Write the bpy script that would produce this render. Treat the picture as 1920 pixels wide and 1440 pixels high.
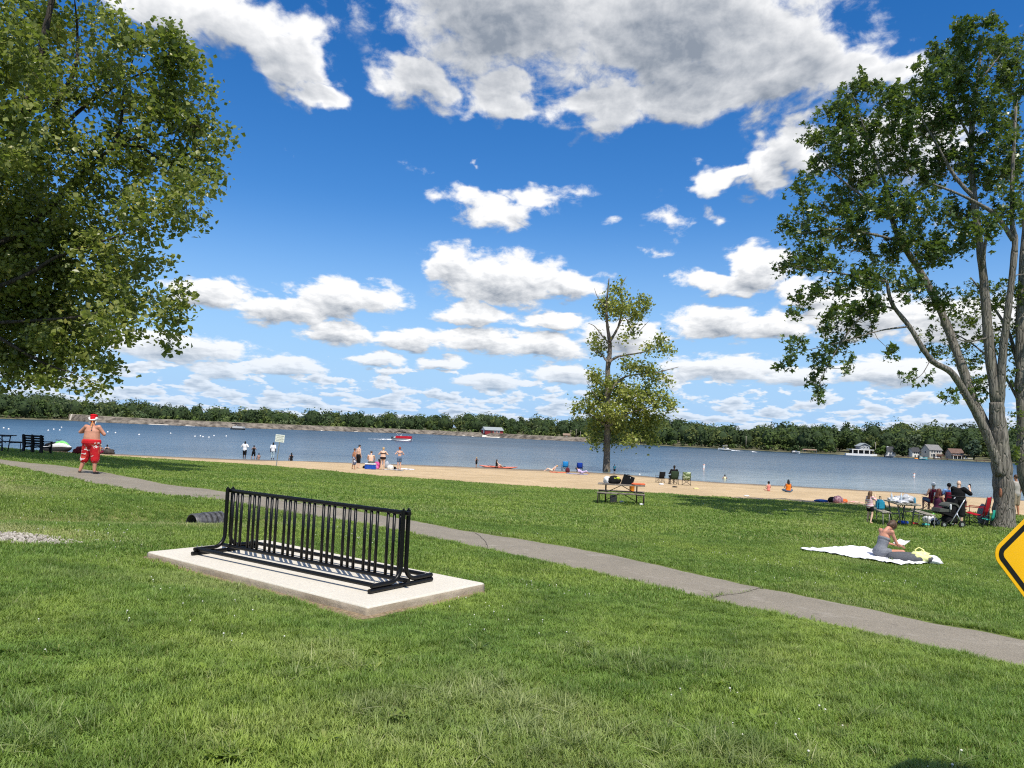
import bpy, bmesh, math, random
import numpy as np
from mathutils import Vector, Matrix, Quaternion, noise as mnoise
from math import radians, sin, cos, tan, atan, atan2, asin, pi, sqrt, exp

for _o in list(bpy.data.objects):
    bpy.data.objects.remove(_o)
SC = bpy.context.scene
COL = SC.collection

# ------------------------------------------------------------------ camera
FPX = 1443.0                      # focal length in pixels of the 1920 x 1440 photograph
PITCH, ROLL = atan(88 / FPX), radians(2.4)
CAM = Vector((0.0, 0.0, 3.9))     # water surface is z = 0
_cr, _sr = cos(ROLL), sin(ROLL)
_R, _FW, _U = Vector((1, 0, 0)), Vector((0, cos(PITCH), sin(PITCH))), Vector((0, -sin(PITCH), cos(PITCH)))
cam_data = bpy.data.cameras.new('camera')
cam = bpy.data.objects.new('camera', cam_data)
COL.objects.link(cam)
SC.camera = cam
cam_data.sensor_width = 36.0
cam_data.lens = FPX / 1920 * 36.0
cam_data.clip_start, cam_data.clip_end = 0.05, 20000
_xr, _yr, _zr = _R * _cr + _U * _sr, _U * _cr - _R * _sr, -_FW
cam.matrix_world = Matrix(((_xr.x, _yr.x, _zr.x, CAM.x), (_xr.y, _yr.y, _zr.y, CAM.y), (_xr.z, _yr.z, _zr.z, CAM.z), (0, 0, 0, 1)))


def ray(px, py):
    u, v = (px - 960) / FPX, (720 - py) / FPX
    return _FW + _R * (u * _cr - v * _sr) + _U * (u * _sr + v * _cr)


def at(px, py, Y):
    d = ray(px, py)
    return CAM + d * (Y / d.y)


def on_z(px, py, z=0.0):
    d = ray(px, py)
    return CAM + d * ((z - CAM.z) / d.z)


# ------------------------------------------------------------------ light and exposure
SUN_EL, SUN_AZ = radians(60), radians(160)     # azimuth clockwise from +Y: behind the camera, to its right
sun_dir = Vector((sin(SUN_AZ) * cos(SUN_EL), cos(SUN_AZ) * cos(SUN_EL), sin(SUN_EL)))
sl = bpy.data.lights.new('sun', 'SUN')
sl.energy, sl.angle, sl.color = 5.0, radians(0.53), (1.0, 0.94, 0.84)
sun = bpy.data.objects.new('sun', sl)
COL.objects.link(sun)
sun.rotation_euler = sun_dir.to_track_quat('Z', 'Y').to_euler()
sun.location = (10, -30, 60)

SC.view_settings.view_transform = 'Standard'
SC.view_settings.look = 'None'
SC.view_settings.exposure = 0.08
SC.view_settings.gamma = 1.0
SC.view_settings.use_curve_mapping = False
SC.render.engine = 'CYCLES'
SC.cycles.max_bounces = 8
SC.cycles.diffuse_bounces = 3
SC.cycles.glossy_bounces = 3
SC.cycles.transmission_bounces = 5
SC.cycles.transparent_max_bounces = 8
SC.cycles.sample_clamp_indirect = 6.0
SC.cycles.caustics_reflective = SC.cycles.caustics_refractive = False
SC.cycles.use_denoising = False
SC.cycles.filter_width = 1.15


# ------------------------------------------------------------------ node helpers
class S:
    """A scalar socket that builds math nodes through operators."""
    def __init__(self, nt, sock): self.nt, self.s = nt, sock
    def _m(self, op, *a, clamp=False):
        n = self.nt.nodes.new('ShaderNodeMath'); n.operation = op; n.use_clamp = clamp
        for i, x in enumerate((self,) + a):
            if isinstance(x, S): self.nt.links.new(x.s, n.inputs[i])
            else: n.inputs[i].default_value = x
        return S(self.nt, n.outputs[0])
    def __add__(self, o): return self._m('ADD', o)
    def __radd__(self, o): return self._m('ADD', o)
    def __sub__(self, o): return self._m('SUBTRACT', o)
    def __rsub__(self, o): return self._m('MULTIPLY_ADD', -1.0, o)
    def __mul__(self, o): return self._m('MULTIPLY', o)
    def __rmul__(self, o): return self._m('MULTIPLY', o)
    def __truediv__(self, o): return self._m('DIVIDE', o)
    def __neg__(self): return self._m('MULTIPLY', -1.0)
    def max(self, o): return self._m('MAXIMUM', o)
    def smax(self, o, k): return self._m('SMOOTH_MAX', o, k)
    def min(self, o): return self._m('MINIMUM', o)
    def pow(self, o): return self._m('POWER', o)
    def clamp(self): return self._m('ADD', 0.0, clamp=True)
    def abs(self): return self._m('ABSOLUTE')
    def step(self, a, b, lo=0.0, hi=1.0, smooth=True):
        n = self.nt.nodes.new('ShaderNodeMapRange')
        n.interpolation_type = 'SMOOTHSTEP' if smooth else 'LINEAR'
        self.nt.links.new(self.s, n.inputs['Value'])
        for k, v in (('From Min', a), ('From Max', b), ('To Min', lo), ('To Max', hi)): n.inputs[k].default_value = v
        return S(self.nt, n.outputs['Result'])


def vec(nt, x, y, z=0.0):
    n = nt.nodes.new('ShaderNodeCombineXYZ')
    for i, a in enumerate((x, y, z)):
        if isinstance(a, S): nt.links.new(a.s, n.inputs[i])
        else: n.inputs[i].default_value = a
    return n.outputs[0]


def noise(nt, v, scale=1.0, detail=4.0, rough=0.55, lac=2.0, dist=0.0, dim='3D', col=False, kind=None):
    n = nt.nodes.new('ShaderNodeTexNoise'); n.noise_dimensions = dim
    if kind: n.noise_type = kind
    if v is not None: nt.links.new(v, n.inputs['Vector'])
    for k, x in (('Scale', scale), ('Detail', detail), ('Roughness', rough), ('Lacunarity', lac), ('Distortion', dist)):
        n.inputs[k].default_value = x
    return S(nt, n.outputs['Color' if col else 0])


def mixc(nt, fac, a, b, mode='MIX'):
    n = nt.nodes.new('ShaderNodeMix'); n.data_type = 'RGBA'; n.blend_type = mode
    if isinstance(fac, S): nt.links.new(fac.s, n.inputs[0])
    else: n.inputs[0].default_value = fac
    for i, c in ((6, a), (7, b)):
        if isinstance(c, S): nt.links.new(c.s, n.inputs[i])
        elif isinstance(c, bpy.types.NodeSocket): nt.links.new(c, n.inputs[i])
        else: n.inputs[i].default_value = (*c[:3], 1)
    return n.outputs[2]


# ------------------------------------------------------------------ sky: clear Nishita sky with fair-weather cumulus
# each cloud: direction (from where it stands in the photograph) and half size, in pixels
CLOUDS = [
    (960, 0, 310, 150), (1270, 30, 330, 150), (1120, 195, 125, 56), (1470, 120, 190, 92), (800, 150, 100, 62), (1290, 170, 170, 62), (940, 180, 80, 50),
    (440, 40, 170, 62), (540, 110, 90, 62), (600, 170, 60, 42), (1620, 130, 100, 50), (320, 10, 120, 60),
    (1345, 335, 48, 36), (1430, 315, 60, 46), (1490, 275, 66, 58), (1690, 270, 110, 80),
    (930, 398, 96, 36, .8), (865, 372, 66, 28, .75), (990, 372, 50, 26, .75), (1070, 358, 60, 26, .42), (1250, 412, 40, 40, .42), (1335, 407, 24, 22, .42), (775, 303, 26, 26, .34), (1240, 465, 40, 14, .4), (1155, 418, 36, 14, .34),
    (846, 500, 58, 50), (945, 525, 140, 56), (1060, 535, 95, 34), (895, 590, 85, 26), (1040, 602, 66, 20),
    (650, 560, 115, 40), (530, 580, 105, 34), (390, 548, 76, 34), (635, 622, 70, 32),
    (1375, 528, 105, 26), (1425, 500, 60, 40), (1520, 552, 60, 26),
    (1350, 605, 100, 36), (1450, 612, 80, 34), (1620, 590, 120, 46), (1790, 600, 110, 46),
    (765, 637, 86, 22), (900, 640, 110, 26), (1020, 648, 100, 28), (1165, 632, 96, 40), (330, 652, 140, 30),
    (710, 676, 56, 17), (535, 686, 76, 19), (415, 694, 66, 17), (920, 714, 76, 17), (1060, 700, 70, 20), (820, 682, 60, 14),
    (1350, 690, 130, 26), (1500, 704, 80, 20), (1680, 700, 140, 26),
]
w = bpy.data.worlds.new('World'); SC.world = w; w.use_nodes = True
nt = w.node_tree; nt.nodes.clear()
sky = nt.nodes.new('ShaderNodeTexSky'); sky.sky_type = 'NISHITA'; sky.sun_disc = False
sky.sun_elevation, sky.sun_rotation = SUN_EL, SUN_AZ
sky.altitude, sky.air_density, sky.dust_density, sky.ozone_density = 0, 1.0, 0.1, 3.0


def vmadd(nt, v, s, c):
    n = nt.nodes.new('ShaderNodeVectorMath'); n.operation = 'MULTIPLY_ADD'
    nt.links.new(v, n.inputs[0]); n.inputs[1].default_value = s; n.inputs[2].default_value = c
    return n.outputs[0]


def blobs(nt, v, lst, k):
    f = None
    for x, y, rx, ry, *wt in lst:
        d = ray(x, y).normalized()
        sx, sy = FPX / (rx * k), FPX / (ry * k)
        g = nt.nodes.new('ShaderNodeTexGradient'); g.gradient_type = 'SPHERICAL'
        nt.links.new(vmadd(nt, v, (sx, sy, 0), (-atan2(d.x, d.y) * sx, -asin(d.z) * sy, 0)), g.inputs[0])
        q = S(nt, g.outputs['Fac'])
        if wt: q = q * wt[0]
        f = q if f is None else f.max(q)
    return f


tc = nt.nodes.new('ShaderNodeTexCoord')
sep = nt.nodes.new('ShaderNodeSeparateXYZ'); nt.links.new(tc.outputs['Generated'], sep.inputs[0])
dx, dy, dz = (S(nt, sep.outputs[i]) for i in range(3))
AZ, EL = dx._m('ARCTAN2', dy), dz.max(-0.999).min(.999)._m('ARCSINE')
e2 = EL.max(0.0) + 0.045
fx, fy = AZ * EL.step(0.0, .45, 6.2, 4.0, smooth=False), e2._m('LOGARITHM', math.e) * 1.75 + EL * 2.6   # structure gets finer towards the horizon
fp = vec(nt, fx, fy, 0.0)
fp_up = vec(nt, fx + .025, fy + .055, 0.0)                    # a little nearer to the sun
fine = noise(nt, fp, 5.2, 6.0, .6, 2.1, .15, dim='2D')
fine_up = noise(nt, fp_up, 5.2, 4.0, .6, 2.1, .15, dim='2D')
warp = noise(nt, fp, 3.2, 3.0, .55, col=True, dim='2D')
wsep = nt.nodes.new('ShaderNodeSeparateXYZ'); nt.links.new(warp.s, wsep.inputs[0])
wv = (S(nt, wsep.outputs[0]) - .5, S(nt, wsep.outputs[1]) - .5)
wx, wy = AZ + wv[0] * e2 * .24, EL + wv[1] * e2 * .15
field = blobs(nt, vec(nt, wx, wy, 0), CLOUDS, 1.28)
field_up = blobs(nt, vec(nt, wx + e2 * .016, wy + e2 * .085, 0), CLOUDS, 1.28)
# rows of far cumulus all round the horizon, and clouds out of view thickened to whiten the skylight
rp = vec(nt, fx + 13.7, fy, 0)
rn = noise(nt, vec(nt, AZ * 7.5 + 31.0, fy, 0), 3.0, 4.0, .55, dim='2D')
rn_up = noise(nt, vec(nt, AZ * 7.5 + 31.02, fy + .05, 0), 3.0, 3.0, .55, dim='2D')
rows = rn * 3.0 - 1.30 + EL.step(.02, .13, .25, -.8)
outside = AZ.abs().step(.62, .85).max(EL.step(.56, .75))
over = noise(nt, rp, 1.5, 4.0, .55, dim='2D') * 2.2 - 1.9 + outside * 1.05
rr = rows.max(over).max(0.0)
rw = rr.step(.02, .2) * field.step(.05, .25, 1.0, 0.0)
field = field.max(rr)
dens = field + (fine - .5) * 1.35 - .15 + field.step(.25, .7) * .34
alpha = (dens / EL.step(.1, .5, 1.0, 1.5)).step(0.0, .44) * field.step(0.04, .2) * EL.step(-.005, .01)
lit = (field - field_up) * 1.15 * (1.0 - rw) + (rn - rn_up) * 3.2 * rw + rw * .12 + (fine - fine_up) * EL.step(.2, .42, 1.0, .62)
thick = field.step(.45, 1.0)
tone = lit * .95 + .66 - thick * .50 - EL.step(.27, .42) * field.step(.3, .75) * .26
ccol = mixc(nt, tone.step(-.05, .84, smooth=False), (.27, .31, .37), (.98, .98, .98))
hz = EL.step(0.0, .14)
hsv = nt.nodes.new('ShaderNodeHueSaturation'); nt.links.new(sky.outputs[0], hsv.inputs['Color'])
hsv.inputs['Saturation'].default_value = 1.38
hsv.inputs['Hue'].default_value = .508
bg1 = nt.nodes.new('ShaderNodeBackground'); nt.links.new(hsv.outputs[0], bg1.inputs[0]); bg1.inputs[1].default_value = 0.138
# far clouds and the low sky fade into pale air
farmix = mixc(nt, hz.step(0, 1, .30, 0.0), ccol, (.45, .62, .86))
bg2 = nt.nodes.new('ShaderNodeBackground'); nt.links.new(farmix, bg2.inputs[0])
bg3 = nt.nodes.new('ShaderNodeBackground'); bg3.inputs[0].default_value = (.33, .56, .90, 1)
m0 = nt.nodes.new('ShaderNodeMixShader')
nt.links.new(EL.step(.0, .30, .92, 0.0).s, m0.inputs[0]); nt.links.new(bg1.outputs[0], m0.inputs[1]); nt.links.new(bg3.outputs[0], m0.inputs[2])
ms = nt.nodes.new('ShaderNodeMixShader')
nt.links.new((alpha * hz.step(0, 1, .75, .97)).s, ms.inputs[0]); nt.links.new(m0.outputs[0], ms.inputs[1]); nt.links.new(bg2.outputs[0], ms.inputs[2])
wo = nt.nodes.new('ShaderNodeOutputWorld'); nt.links.new(ms.outputs[0], wo.inputs[0])
w.cycles.sampling_method = 'NONE'

# ------------------------------------------------------------------ materials
_mats = {}


def base_mat(name):
    m = bpy.data.materials.new(name); m.use_nodes = True
    t = m.node_tree; p = t.nodes['Principled BSDF']
    return m, t, p


def coord(t, kind='Object'):
    return t.nodes.new('ShaderNodeTexCoord').outputs[kind]


def bump(t, p, h, strength=.3, dist=.02):
    b = t.nodes.new('ShaderNodeBump'); b.inputs['Strength'].default_value = strength; b.inputs['Distance'].default_value = dist
    t.links.new(h.s, b.inputs['Height']); t.links.new(b.outputs[0], p.inputs['Normal'])


def M(name, rgb, rough=.7, var=.18, scale=9.0, bmp=0.0, metal=0.0, spec=.3, bscale=None, coat=0.0, two=None, sss=0.0):
    """A procedural material: base colour with mottled variation, fine relief and uneven roughness."""
    if name in _mats: return _mats[name]
    m, t, p = base_mat(name)
    c = coord(t)
    n = noise(t, c, scale, 5.0, .6)
    lo = tuple(x * (1 - var) for x in rgb); hi = tuple(min(1, x * (1 + var)) for x in (two or rgb))
    t.links.new(mixc(t, n.step(.3, .7), lo, hi), p.inputs['Base Color'])
    t.links.new((n * .2 + (rough - .1)).s, p.inputs['Roughness'])
    p.inputs['Metallic'].default_value = metal
    p.inputs['Specular IOR Level'].default_value = spec
    p.inputs['Coat Weight'].default_value = coat
    if sss:
        p.inputs['Subsurface Weight'].default_value = sss; p.inputs['Subsurface Radius'].default_value = (.02, .01, .005)
    if bmp: bump(t, p, noise(t, c, bscale or scale * 6, 4.0, .6), bmp, .01)
    _mats[name] = m
    return m


# ------------------------------------------------------------------ mesh helpers
def link(name, mesh, material=None, parent=None, kind=None, loc=None, smooth=False):
    o = bpy.data.objects.new(name, mesh)
    COL.objects.link(o)
    if material is not None and not mesh.materials: mesh.materials.append(material)
    if parent is not None: o.parent = parent
    if kind: o['kind'] = kind
    if loc is not None: o.location = loc
    if smooth: mesh.shade_smooth()
    return o


def tag(o, label, cat, group=None):
    o['label'], o['category'] = label, cat
    if group: o['group'] = group
    return o


def thing(name, label, cat, loc=(0, 0, 0), rz=0.0, group=None):
    o = bpy.data.objects.new(name, None); COL.objects.link(o)
    o.location = loc; o.rotation_euler = (0, 0, rz); o.empty_display_size = .2
    return tag(o, label, cat, group)


def clone(root, loc, rz=0.0, label=None, sc=None):
    r = root.copy(); COL.objects.link(r); r.location = loc; r.rotation_euler = (0, 0, rz)
    if label: r['label'] = label
    if sc: r.scale = (sc, sc, sc)
    for ch in list(root.children):
        c = ch.copy(); COL.objects.link(c); c.parent = r
        for g in ch.children:
            d = g.copy(); COL.objects.link(d); d.parent = c
    return r


class MB:
    def __init__(self): self.v, self.f = [], []
    def add(self, vs, fs):
        b = len(self.v); self.v += [tuple(x) for x in vs]; self.f += [tuple(b + i for i in f) for f in fs]
        return self
    def box(self, c, s, rz=0.0, rx=0.0, ry=0.0, bev=0.0):
        hx, hy, hz = s[0] / 2, s[1] / 2, s[2] / 2
        R = Matrix.Rotation(rz, 3, 'Z') @ Matrix.Rotation(ry, 3, 'Y') @ Matrix.Rotation(rx, 3, 'X')
        c = Vector(c)
        if bev <= 0:
            vs = [c + R @ Vector((x * hx, y * hy, z * hz)) for z in (-1, 1) for y in (-1, 1) for x in (-1, 1)]
            return self.add(vs, [(0, 2, 3, 1), (4, 5, 7, 6), (0, 1, 5, 4), (2, 6, 7, 3), (0, 4, 6, 2), (1, 3, 7, 5)])
        bm = bmesh.new(); bmesh.ops.create_cube(bm, size=1)
        for v in bm.verts: v.co = Vector((v.co.x * s[0], v.co.y * s[1], v.co.z * s[2]))
        bmesh.ops.bevel(bm, geom=bm.edges[:], offset=min(bev, min(s) * .45), segments=2, affect='EDGES')
        bm.verts.index_update()
        self.add([c + R @ v.co for v in bm.verts], [[v.index for v in f.verts] for f in bm.faces]); bm.free()
        return self
    def tube(self, pts, r, n=10, caps=True):
        pts = [Vector(p) for p in pts]
        rs = [r] * len(pts) if isinstance(r, (int, float)) else list(r)
        up = None; rings = []
        for i, p in enumerate(pts):
            d = (pts[min(i + 1, len(pts) - 1)] - pts[max(i - 1, 0)])
            if d.length < 1e-9: d = Vector((0, 0, 1))
            d.normalize()
            if up is None:
                up = Vector((0, 0, 1)) if abs(d.z) < .9 else Vector((1, 0, 0))
            a = d.cross(up)
            if a.length < 1e-4: a = d.cross(Vector((0, 1, .1)))
            a.normalize(); b = a.cross(d).normalized(); up = b
            rings.append([p + (a * cos(2 * pi * k / n) + b * sin(2 * pi * k / n)) * rs[i] for k in range(n)])
        vs = [q for rg in rings for q in rg]; fs = []
        for i in range(len(rings) - 1):
            for k in range(n):
                k2 = (k + 1) % n
                fs.append((i * n + k, (i + 1) * n + k, (i + 1) * n + k2, i * n + k2))
        if caps:
            fs.append(tuple(range(n))); L = (len(rings) - 1) * n
            fs.append(tuple(L + k for k in reversed(range(n))))
        return self.add(vs, fs)
    def ell(self, c, s, n=12, m=8, R=None):
        c = Vector(c); vs = []; fs = []
        R = R or Matrix.Identity(3)
        for j in range(1, m):
            th = pi * j / m
            for k in range(n):
                ph = 2 * pi * k / n
                vs.append(c + R @ Vector((s[0] * sin(th) * cos(ph), s[1] * sin(th) * sin(ph), s[2] * cos(th))))
        for j in range(m - 2):
            for k in range(n):
                k2 = (k + 1) % n
                fs.append((j * n + k, (j + 1) * n + k, (j + 1) * n + k2, j * n + k2))
        T = len(vs); vs.append(c + R @ Vector((0, 0, s[2]))); vs.append(c + R @ Vector((0, 0, -s[2])))
        for k in range(n):
            k2 = (k + 1) % n
            fs.append((T, k, k2)); fs.append((T + 1, (m - 2) * n + k2, (m - 2) * n + k))
        return self.add(vs, fs)
    def lathe(self, c, prof, n=14):
        c = Vector(c); vs = []; fs = []
        for r, z in prof:
            vs += [c + Vector((r * cos(2 * pi * k / n), r * sin(2 * pi * k / n), z)) for k in range(n)]
        for j in range(len(prof) - 1):
            for k in range(n):
                k2 = (k + 1) % n
                fs.append((j * n + k, j * n + k2, (j + 1) * n + k2, (j + 1) * n + k))
        fs.append(tuple(reversed(range(n)))); L = (len(prof) - 1) * n; fs.append(tuple(L + k for k in range(n)))
        return self.add(vs, fs)
    def prism(self, poly, lo, hi, axis='Z', M3=None, c=(0, 0, 0)):
        """poly: 2-D outline; extruded from lo to hi along an axis."""
        n = len(poly); c = Vector(c)
        def mk(a, b, h):
            q = Vector((a, b, h)) if axis == 'Z' else (Vector((a, h, b)) if axis == 'Y' else Vector((h, a, b)))
            return c + (M3 @ q if M3 else q)
        vs = [mk(a, b, lo) for a, b in poly] + [mk(a, b, hi) for a, b in poly]
        fs = [tuple(reversed(range(n))), tuple(range(n, 2 * n))] + [(i, (i + 1) % n, n + (i + 1) % n, n + i) for i in range(n)]
        return self.add(vs, fs)
    def mesh(self, name='m'):
        m = bpy.data.meshes.new(name); m.from_pydata(self.v, [], self.f)
        bm = bmesh.new(); bm.from_mesh(m); bmesh.ops.recalc_face_normals(bm, faces=bm.faces); bm.to_mesh(m); bm.free()
        return m
    def build(self, name, material, parent=None, smooth=False, kind=None):
        m = self.mesh(name)
        if smooth == 'auto': m.shade_smooth(); m.set_sharp_from_angle(angle=radians(40))
        elif smooth: m.shade_smooth()
        return link(name, m, material, parent, kind)


# ------------------------------------------------------------------ terrain: heights read from sight lines, smoothed
_ctl = [(960, 1440, -1.68), (100, 1440, -1.66), (1850, 1440, -1.74), (600, 1060, -1.95), (300, 1050, -1.93), (900, 1115, -1.96),
        (165, 888, -1.88), (68, 850, -2.15), (1640, 1050, -2.40), (1632, 980, -2.60), (1165, 940, -2.80), (1880, 985, -2.60),
        (520, 873, -3.0), (700, 893, -2.95), (1000, 912, -2.90), (1400, 930, -2.80), (1900, 970, -2.75), (1400, 1120, -2.2), (1900, 1220, -2.08), (250, 905, -2.0)]
_P = []
for _x, _y, _h in _ctl:
    _d = ray(_x, _y); _q = CAM + _d * (_h / _d.z); _P.append((_q.x, _q.y, _q.z))
_P = np.array(_P)


def _terms(X, Y):
    x, y = X / 20.0, Y / 30.0
    return np.stack([np.ones_like(x), x, y, x * y, x * x, y * y, y * y * x, y * y * y], -1)


_A = _terms(_P[:, 0], _P[:, 1])
_cf = np.linalg.solve(_A.T @ _A + 1e-3 * np.eye(8), _A.T @ _P[:, 2])

# outer edge of the lawn and water's edge, as Y over X
_EB = np.array([(-200, 34), (-45, 37), (-29, 40.5), (-24, 43), (-21.8, 48), (-20, 51.5), (-16, 51.5), (-8, 44.6), (1.1, 41), (8, 39.6), (15, 36.6), (21, 32.6), (45, 28), (200, 20)])
_EW = np.array([(-200, 90), (-60, 78), (-30, 76), (-10, 80), (5, 81), (12, 79), (17, 71.5), (25, 70), (35, 67.5), (42, 63), (60, 58), (200, 40)])


def _smooth_interp(T, X, s):
    return sum(np.interp(X + k * s, T[:, 0], T[:, 1]) for k in (-1, -.5, 0, .5, 1)) / 5


def edge_lawn(X):
    X = np.asarray(X, float)
    return _smooth_interp(_EB, X, 1.4) + .20 * np.sin(X * 1.9 + .4) * np.sin(X * .73) + .10 * np.sin(X * 4.7 + 1.3)


def edge_water(X): return _smooth_interp(_EW, np.asarray(X, float), 2.5)


PAD_O, PAD_A, PAD_B = (-1.334, 7.756), (-.7957, .6059), (.6059, .7957)   # front corner and the two edge directions
PAD_L, PAD_W, PAD_Z = 4.30, 1.84, 2.10


def lawn_z(X, Y):
    X, Y = np.asarray(X, float), np.asarray(Y, float)
    Xc, Yc = np.clip(X, -30, 24), np.clip(Y, 1.5, 54)
    z = _terms(Xc, Yc) @ _cf
    # drainage swale that runs to the pipe
    ax, ay, bx, by = -16.0, 8.5, -6.0, 16.6
    t = np.clip(((X - ax) * (bx - ax) + (Y - ay) * (by - ay)) / ((bx - ax) ** 2 + (by - ay) ** 2), 0, 1)
    d2 = (X - ax - t * (bx - ax)) ** 2 + (Y - ay - t * (by - ay)) ** 2
    z = z - .33 * np.exp(-d2 / 1.9)
    # level ground round the concrete pad
    u = (X - PAD_O[0]) * PAD_A[0] + (Y - PAD_O[1]) * PAD_A[1]; v = (X - PAD_O[0]) * PAD_B[0] + (Y - PAD_O[1]) * PAD_B[1]
    du, dv = np.maximum(np.maximum(-u, u - PAD_L), 0), np.maximum(np.maximum(-v, v - PAD_W), 0)
    k = np.exp(-((du ** 2 + dv ** 2) / .55))
    z = z * (1 - k) + (PAD_Z - .105) * k
    z = z + .012 * np.sin(X * 1.7 + Y * .6) * np.cos(Y * 1.3 - X * .4) + .008 * np.sin(X * 4.1 + 1) * np.sin(Y * 3.3)
    return z


def ground_z(X, Y):
    X, Y = np.asarray(X, float), np.asarray(Y, float)
    eb, ew = edge_lawn(X), edge_water(X)
    zb = lawn_z(X, eb)
    t = (Y - eb) / np.maximum(ew - eb, 1)
    zs = np.where(t < 1, zb - .03 + (-zb + .03) * t, -(t - 1) * (ew - eb) * .05)
    zs = zs + .02 * np.sin(X * 1.1 + Y * .7) * np.sin(Y * 1.7 - X * .35) * np.clip((Y - eb) / 3, 0, 1)
    bank = np.clip((-20.5 - X) / 2.5, 0, 1) * np.clip((Y - eb) / 2.2, 0, 1)      # steep bank on the left
    zs = zs * (1 - .45 * bank * (t < 1))
    return np.where(Y <= eb, lawn_z(X, Y), zs)


def on_ground(px, py, far=140.0):
    """Where the sight line through a pixel of the photograph meets the ground."""
    d = ray(px, py)
    Y = np.arange(2.0, far, .02)
    P = np.stack([CAM.x + d.x / d.y * Y, Y, CAM.z + d.z / d.y * Y], -1)
    h = np.maximum(ground_z(P[:, 0], P[:, 1]), 0)
    i = int(np.argmax(P[:, 2] <= h))
    return Vector((P[i, 0], P[i, 1], float(ground_z(P[i, 0], P[i, 1]))))


def gpt(x, y, up=0.0): return Vector((x, y, float(ground_z(x, y)) + up))


def grid_mesh(name, X, rows, zf):
    """X: columns; rows: array (n, len(X)) of Y; zf: height."""
    n, m = rows.shape
    XX = np.broadcast_to(X, (n, m)); ZZ = zf(XX, rows)
    vs = np.stack([XX, rows, ZZ], -1).reshape(-1, 3)
    i = np.arange((n - 1) * (m - 1)); r, c = i // (m - 1), i % (m - 1)
    a = r * m + c
    fs = np.stack([a, a + 1, a + m + 1, a + m], -1)
    me = bpy.data.meshes.new(name); me.from_pydata(vs.tolist(), [], fs.tolist()); me.shade_smooth()
    return me


Xc = np.concatenate([np.linspace(-200, -48, 24)[:-1], np.linspace(-48, 46, 260), np.linspace(46, 200, 24)[1:]])
_t = np.linspace(0, 1, 150)[:, None]
eb, ew = edge_lawn(Xc)[None, :], edge_water(Xc)[None, :]


DRY = [(-7.0, 14.6, 2.2, 1.0), (-8.6, 11.4, 2.6, .7), (-13.6, 17.6, 3.0, 1.6), (-15.5, 20.0, 2.5, 1.3), (-5.4, 16.4, 1.2, .6)]   # parched patches: x, y, half sizes


def dry_mask(t, v):
    f = None
    for x, y, rx, ry in DRY:
        n = t.nodes.new('ShaderNodeVectorMath'); n.operation = 'MULTIPLY_ADD'; t.links.new(v, n.inputs[0])
        n.inputs[1].default_value = (1 / (1.6 * rx), 1 / (1.6 * ry), 0); n.inputs[2].default_value = (-x / (1.6 * rx), -y / (1.6 * ry), 0)
        g = t.nodes.new('ShaderNodeTexGradient'); g.gradient_type = 'SPHERICAL'; t.links.new(n.outputs[0], g.inputs[0]); q = S(t, g.outputs['Fac'])
        f = q if f is None else f.max(q)
    return f


def grass_soil_mat():
    m, t, p = base_mat('lawn_soil')
    c = coord(t)
    a, b = noise(t, c, .55, 4, .6), noise(t, c, 14, 6, .65)
    dry = noise(t, c, .16, 3, .5)
    col = mixc(t, b.step(.3, .75), (.080, .115, .024), (.27, .345, .085))
    col = mixc(t, a.step(.35, .75, 0, .55), col, (.15, .20, .05))
    col = mixc(t, (dry.step(.60, .72, 0, .5) + (dry_mask(t, c) + (b - .5) * .5).step(.15, .5, 0, .8)).clamp(), col, (.30, .255, .12))
    t.links.new(col, p.inputs['Base Color']); p.inputs['Roughness'].default_value = .9; p.inputs['Specular IOR Level'].default_value = .15
    bump(t, p, noise(t, c, 30, 5, .7) + noise(t, c, 7, 3, .6), .9, .05)
    return m


def sand_mat():
    m, t, p = base_mat('beach_sand')
    c = coord(t)
    sx = t.nodes.new('ShaderNodeSeparateXYZ'); t.links.new(c, sx.inputs[0])
    big, fine, foot = noise(t, c, .35, 4, .6), noise(t, c, 9, 6, .7), noise(t, c, 2.2, 4, .65)
    col = mixc(t, big.step(.3, .7), (.42, .305, .165), (.54, .40, .235))
    col = mixc(t, foot.step(.52, .66, 0, .5), col, (.30, .21, .115))
    col = mixc(t, noise(t, c, .9, 4, .6).step(.56, .68, 0, .4), col, (.58, .45, .28))
    col = mixc(t, fine.step(.35, .75, 0, .35), col, (.60, .47, .30))
    h = S(t, sx.outputs[2]) + (big - .5) * .10
    col = mixc(t, h.step(.04, .26, 1, 0), col, (.17, .125, .075))          # wet sand by the water
    t.links.new(col, p.inputs['Base Color'])
    t.links.new(h.step(.02, .2, .38, .95).s, p.inputs['Roughness']); p.inputs['Specular IOR Level'].default_value = .25
    bump(t, p, foot * 1.2 + fine * .5, .8, .06)
    return m


LAWN = link('lawn', grid_mesh('lawn', Xc, -25 + _t ** .8 * (eb + 25), lawn_z), grass_soil_mat(), kind='structure')
_tb = np.linspace(0, 1, 60)[:, None]
BEACH = link('beach', grid_mesh('beach', Xc, eb - .25 + _tb * (ew - eb + 25), lambda X, Y: np.where(Y < edge_lawn(X), lawn_z(X, Y) - .05, ground_z(X, Y))), sand_mat(), kind='structure')


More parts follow.
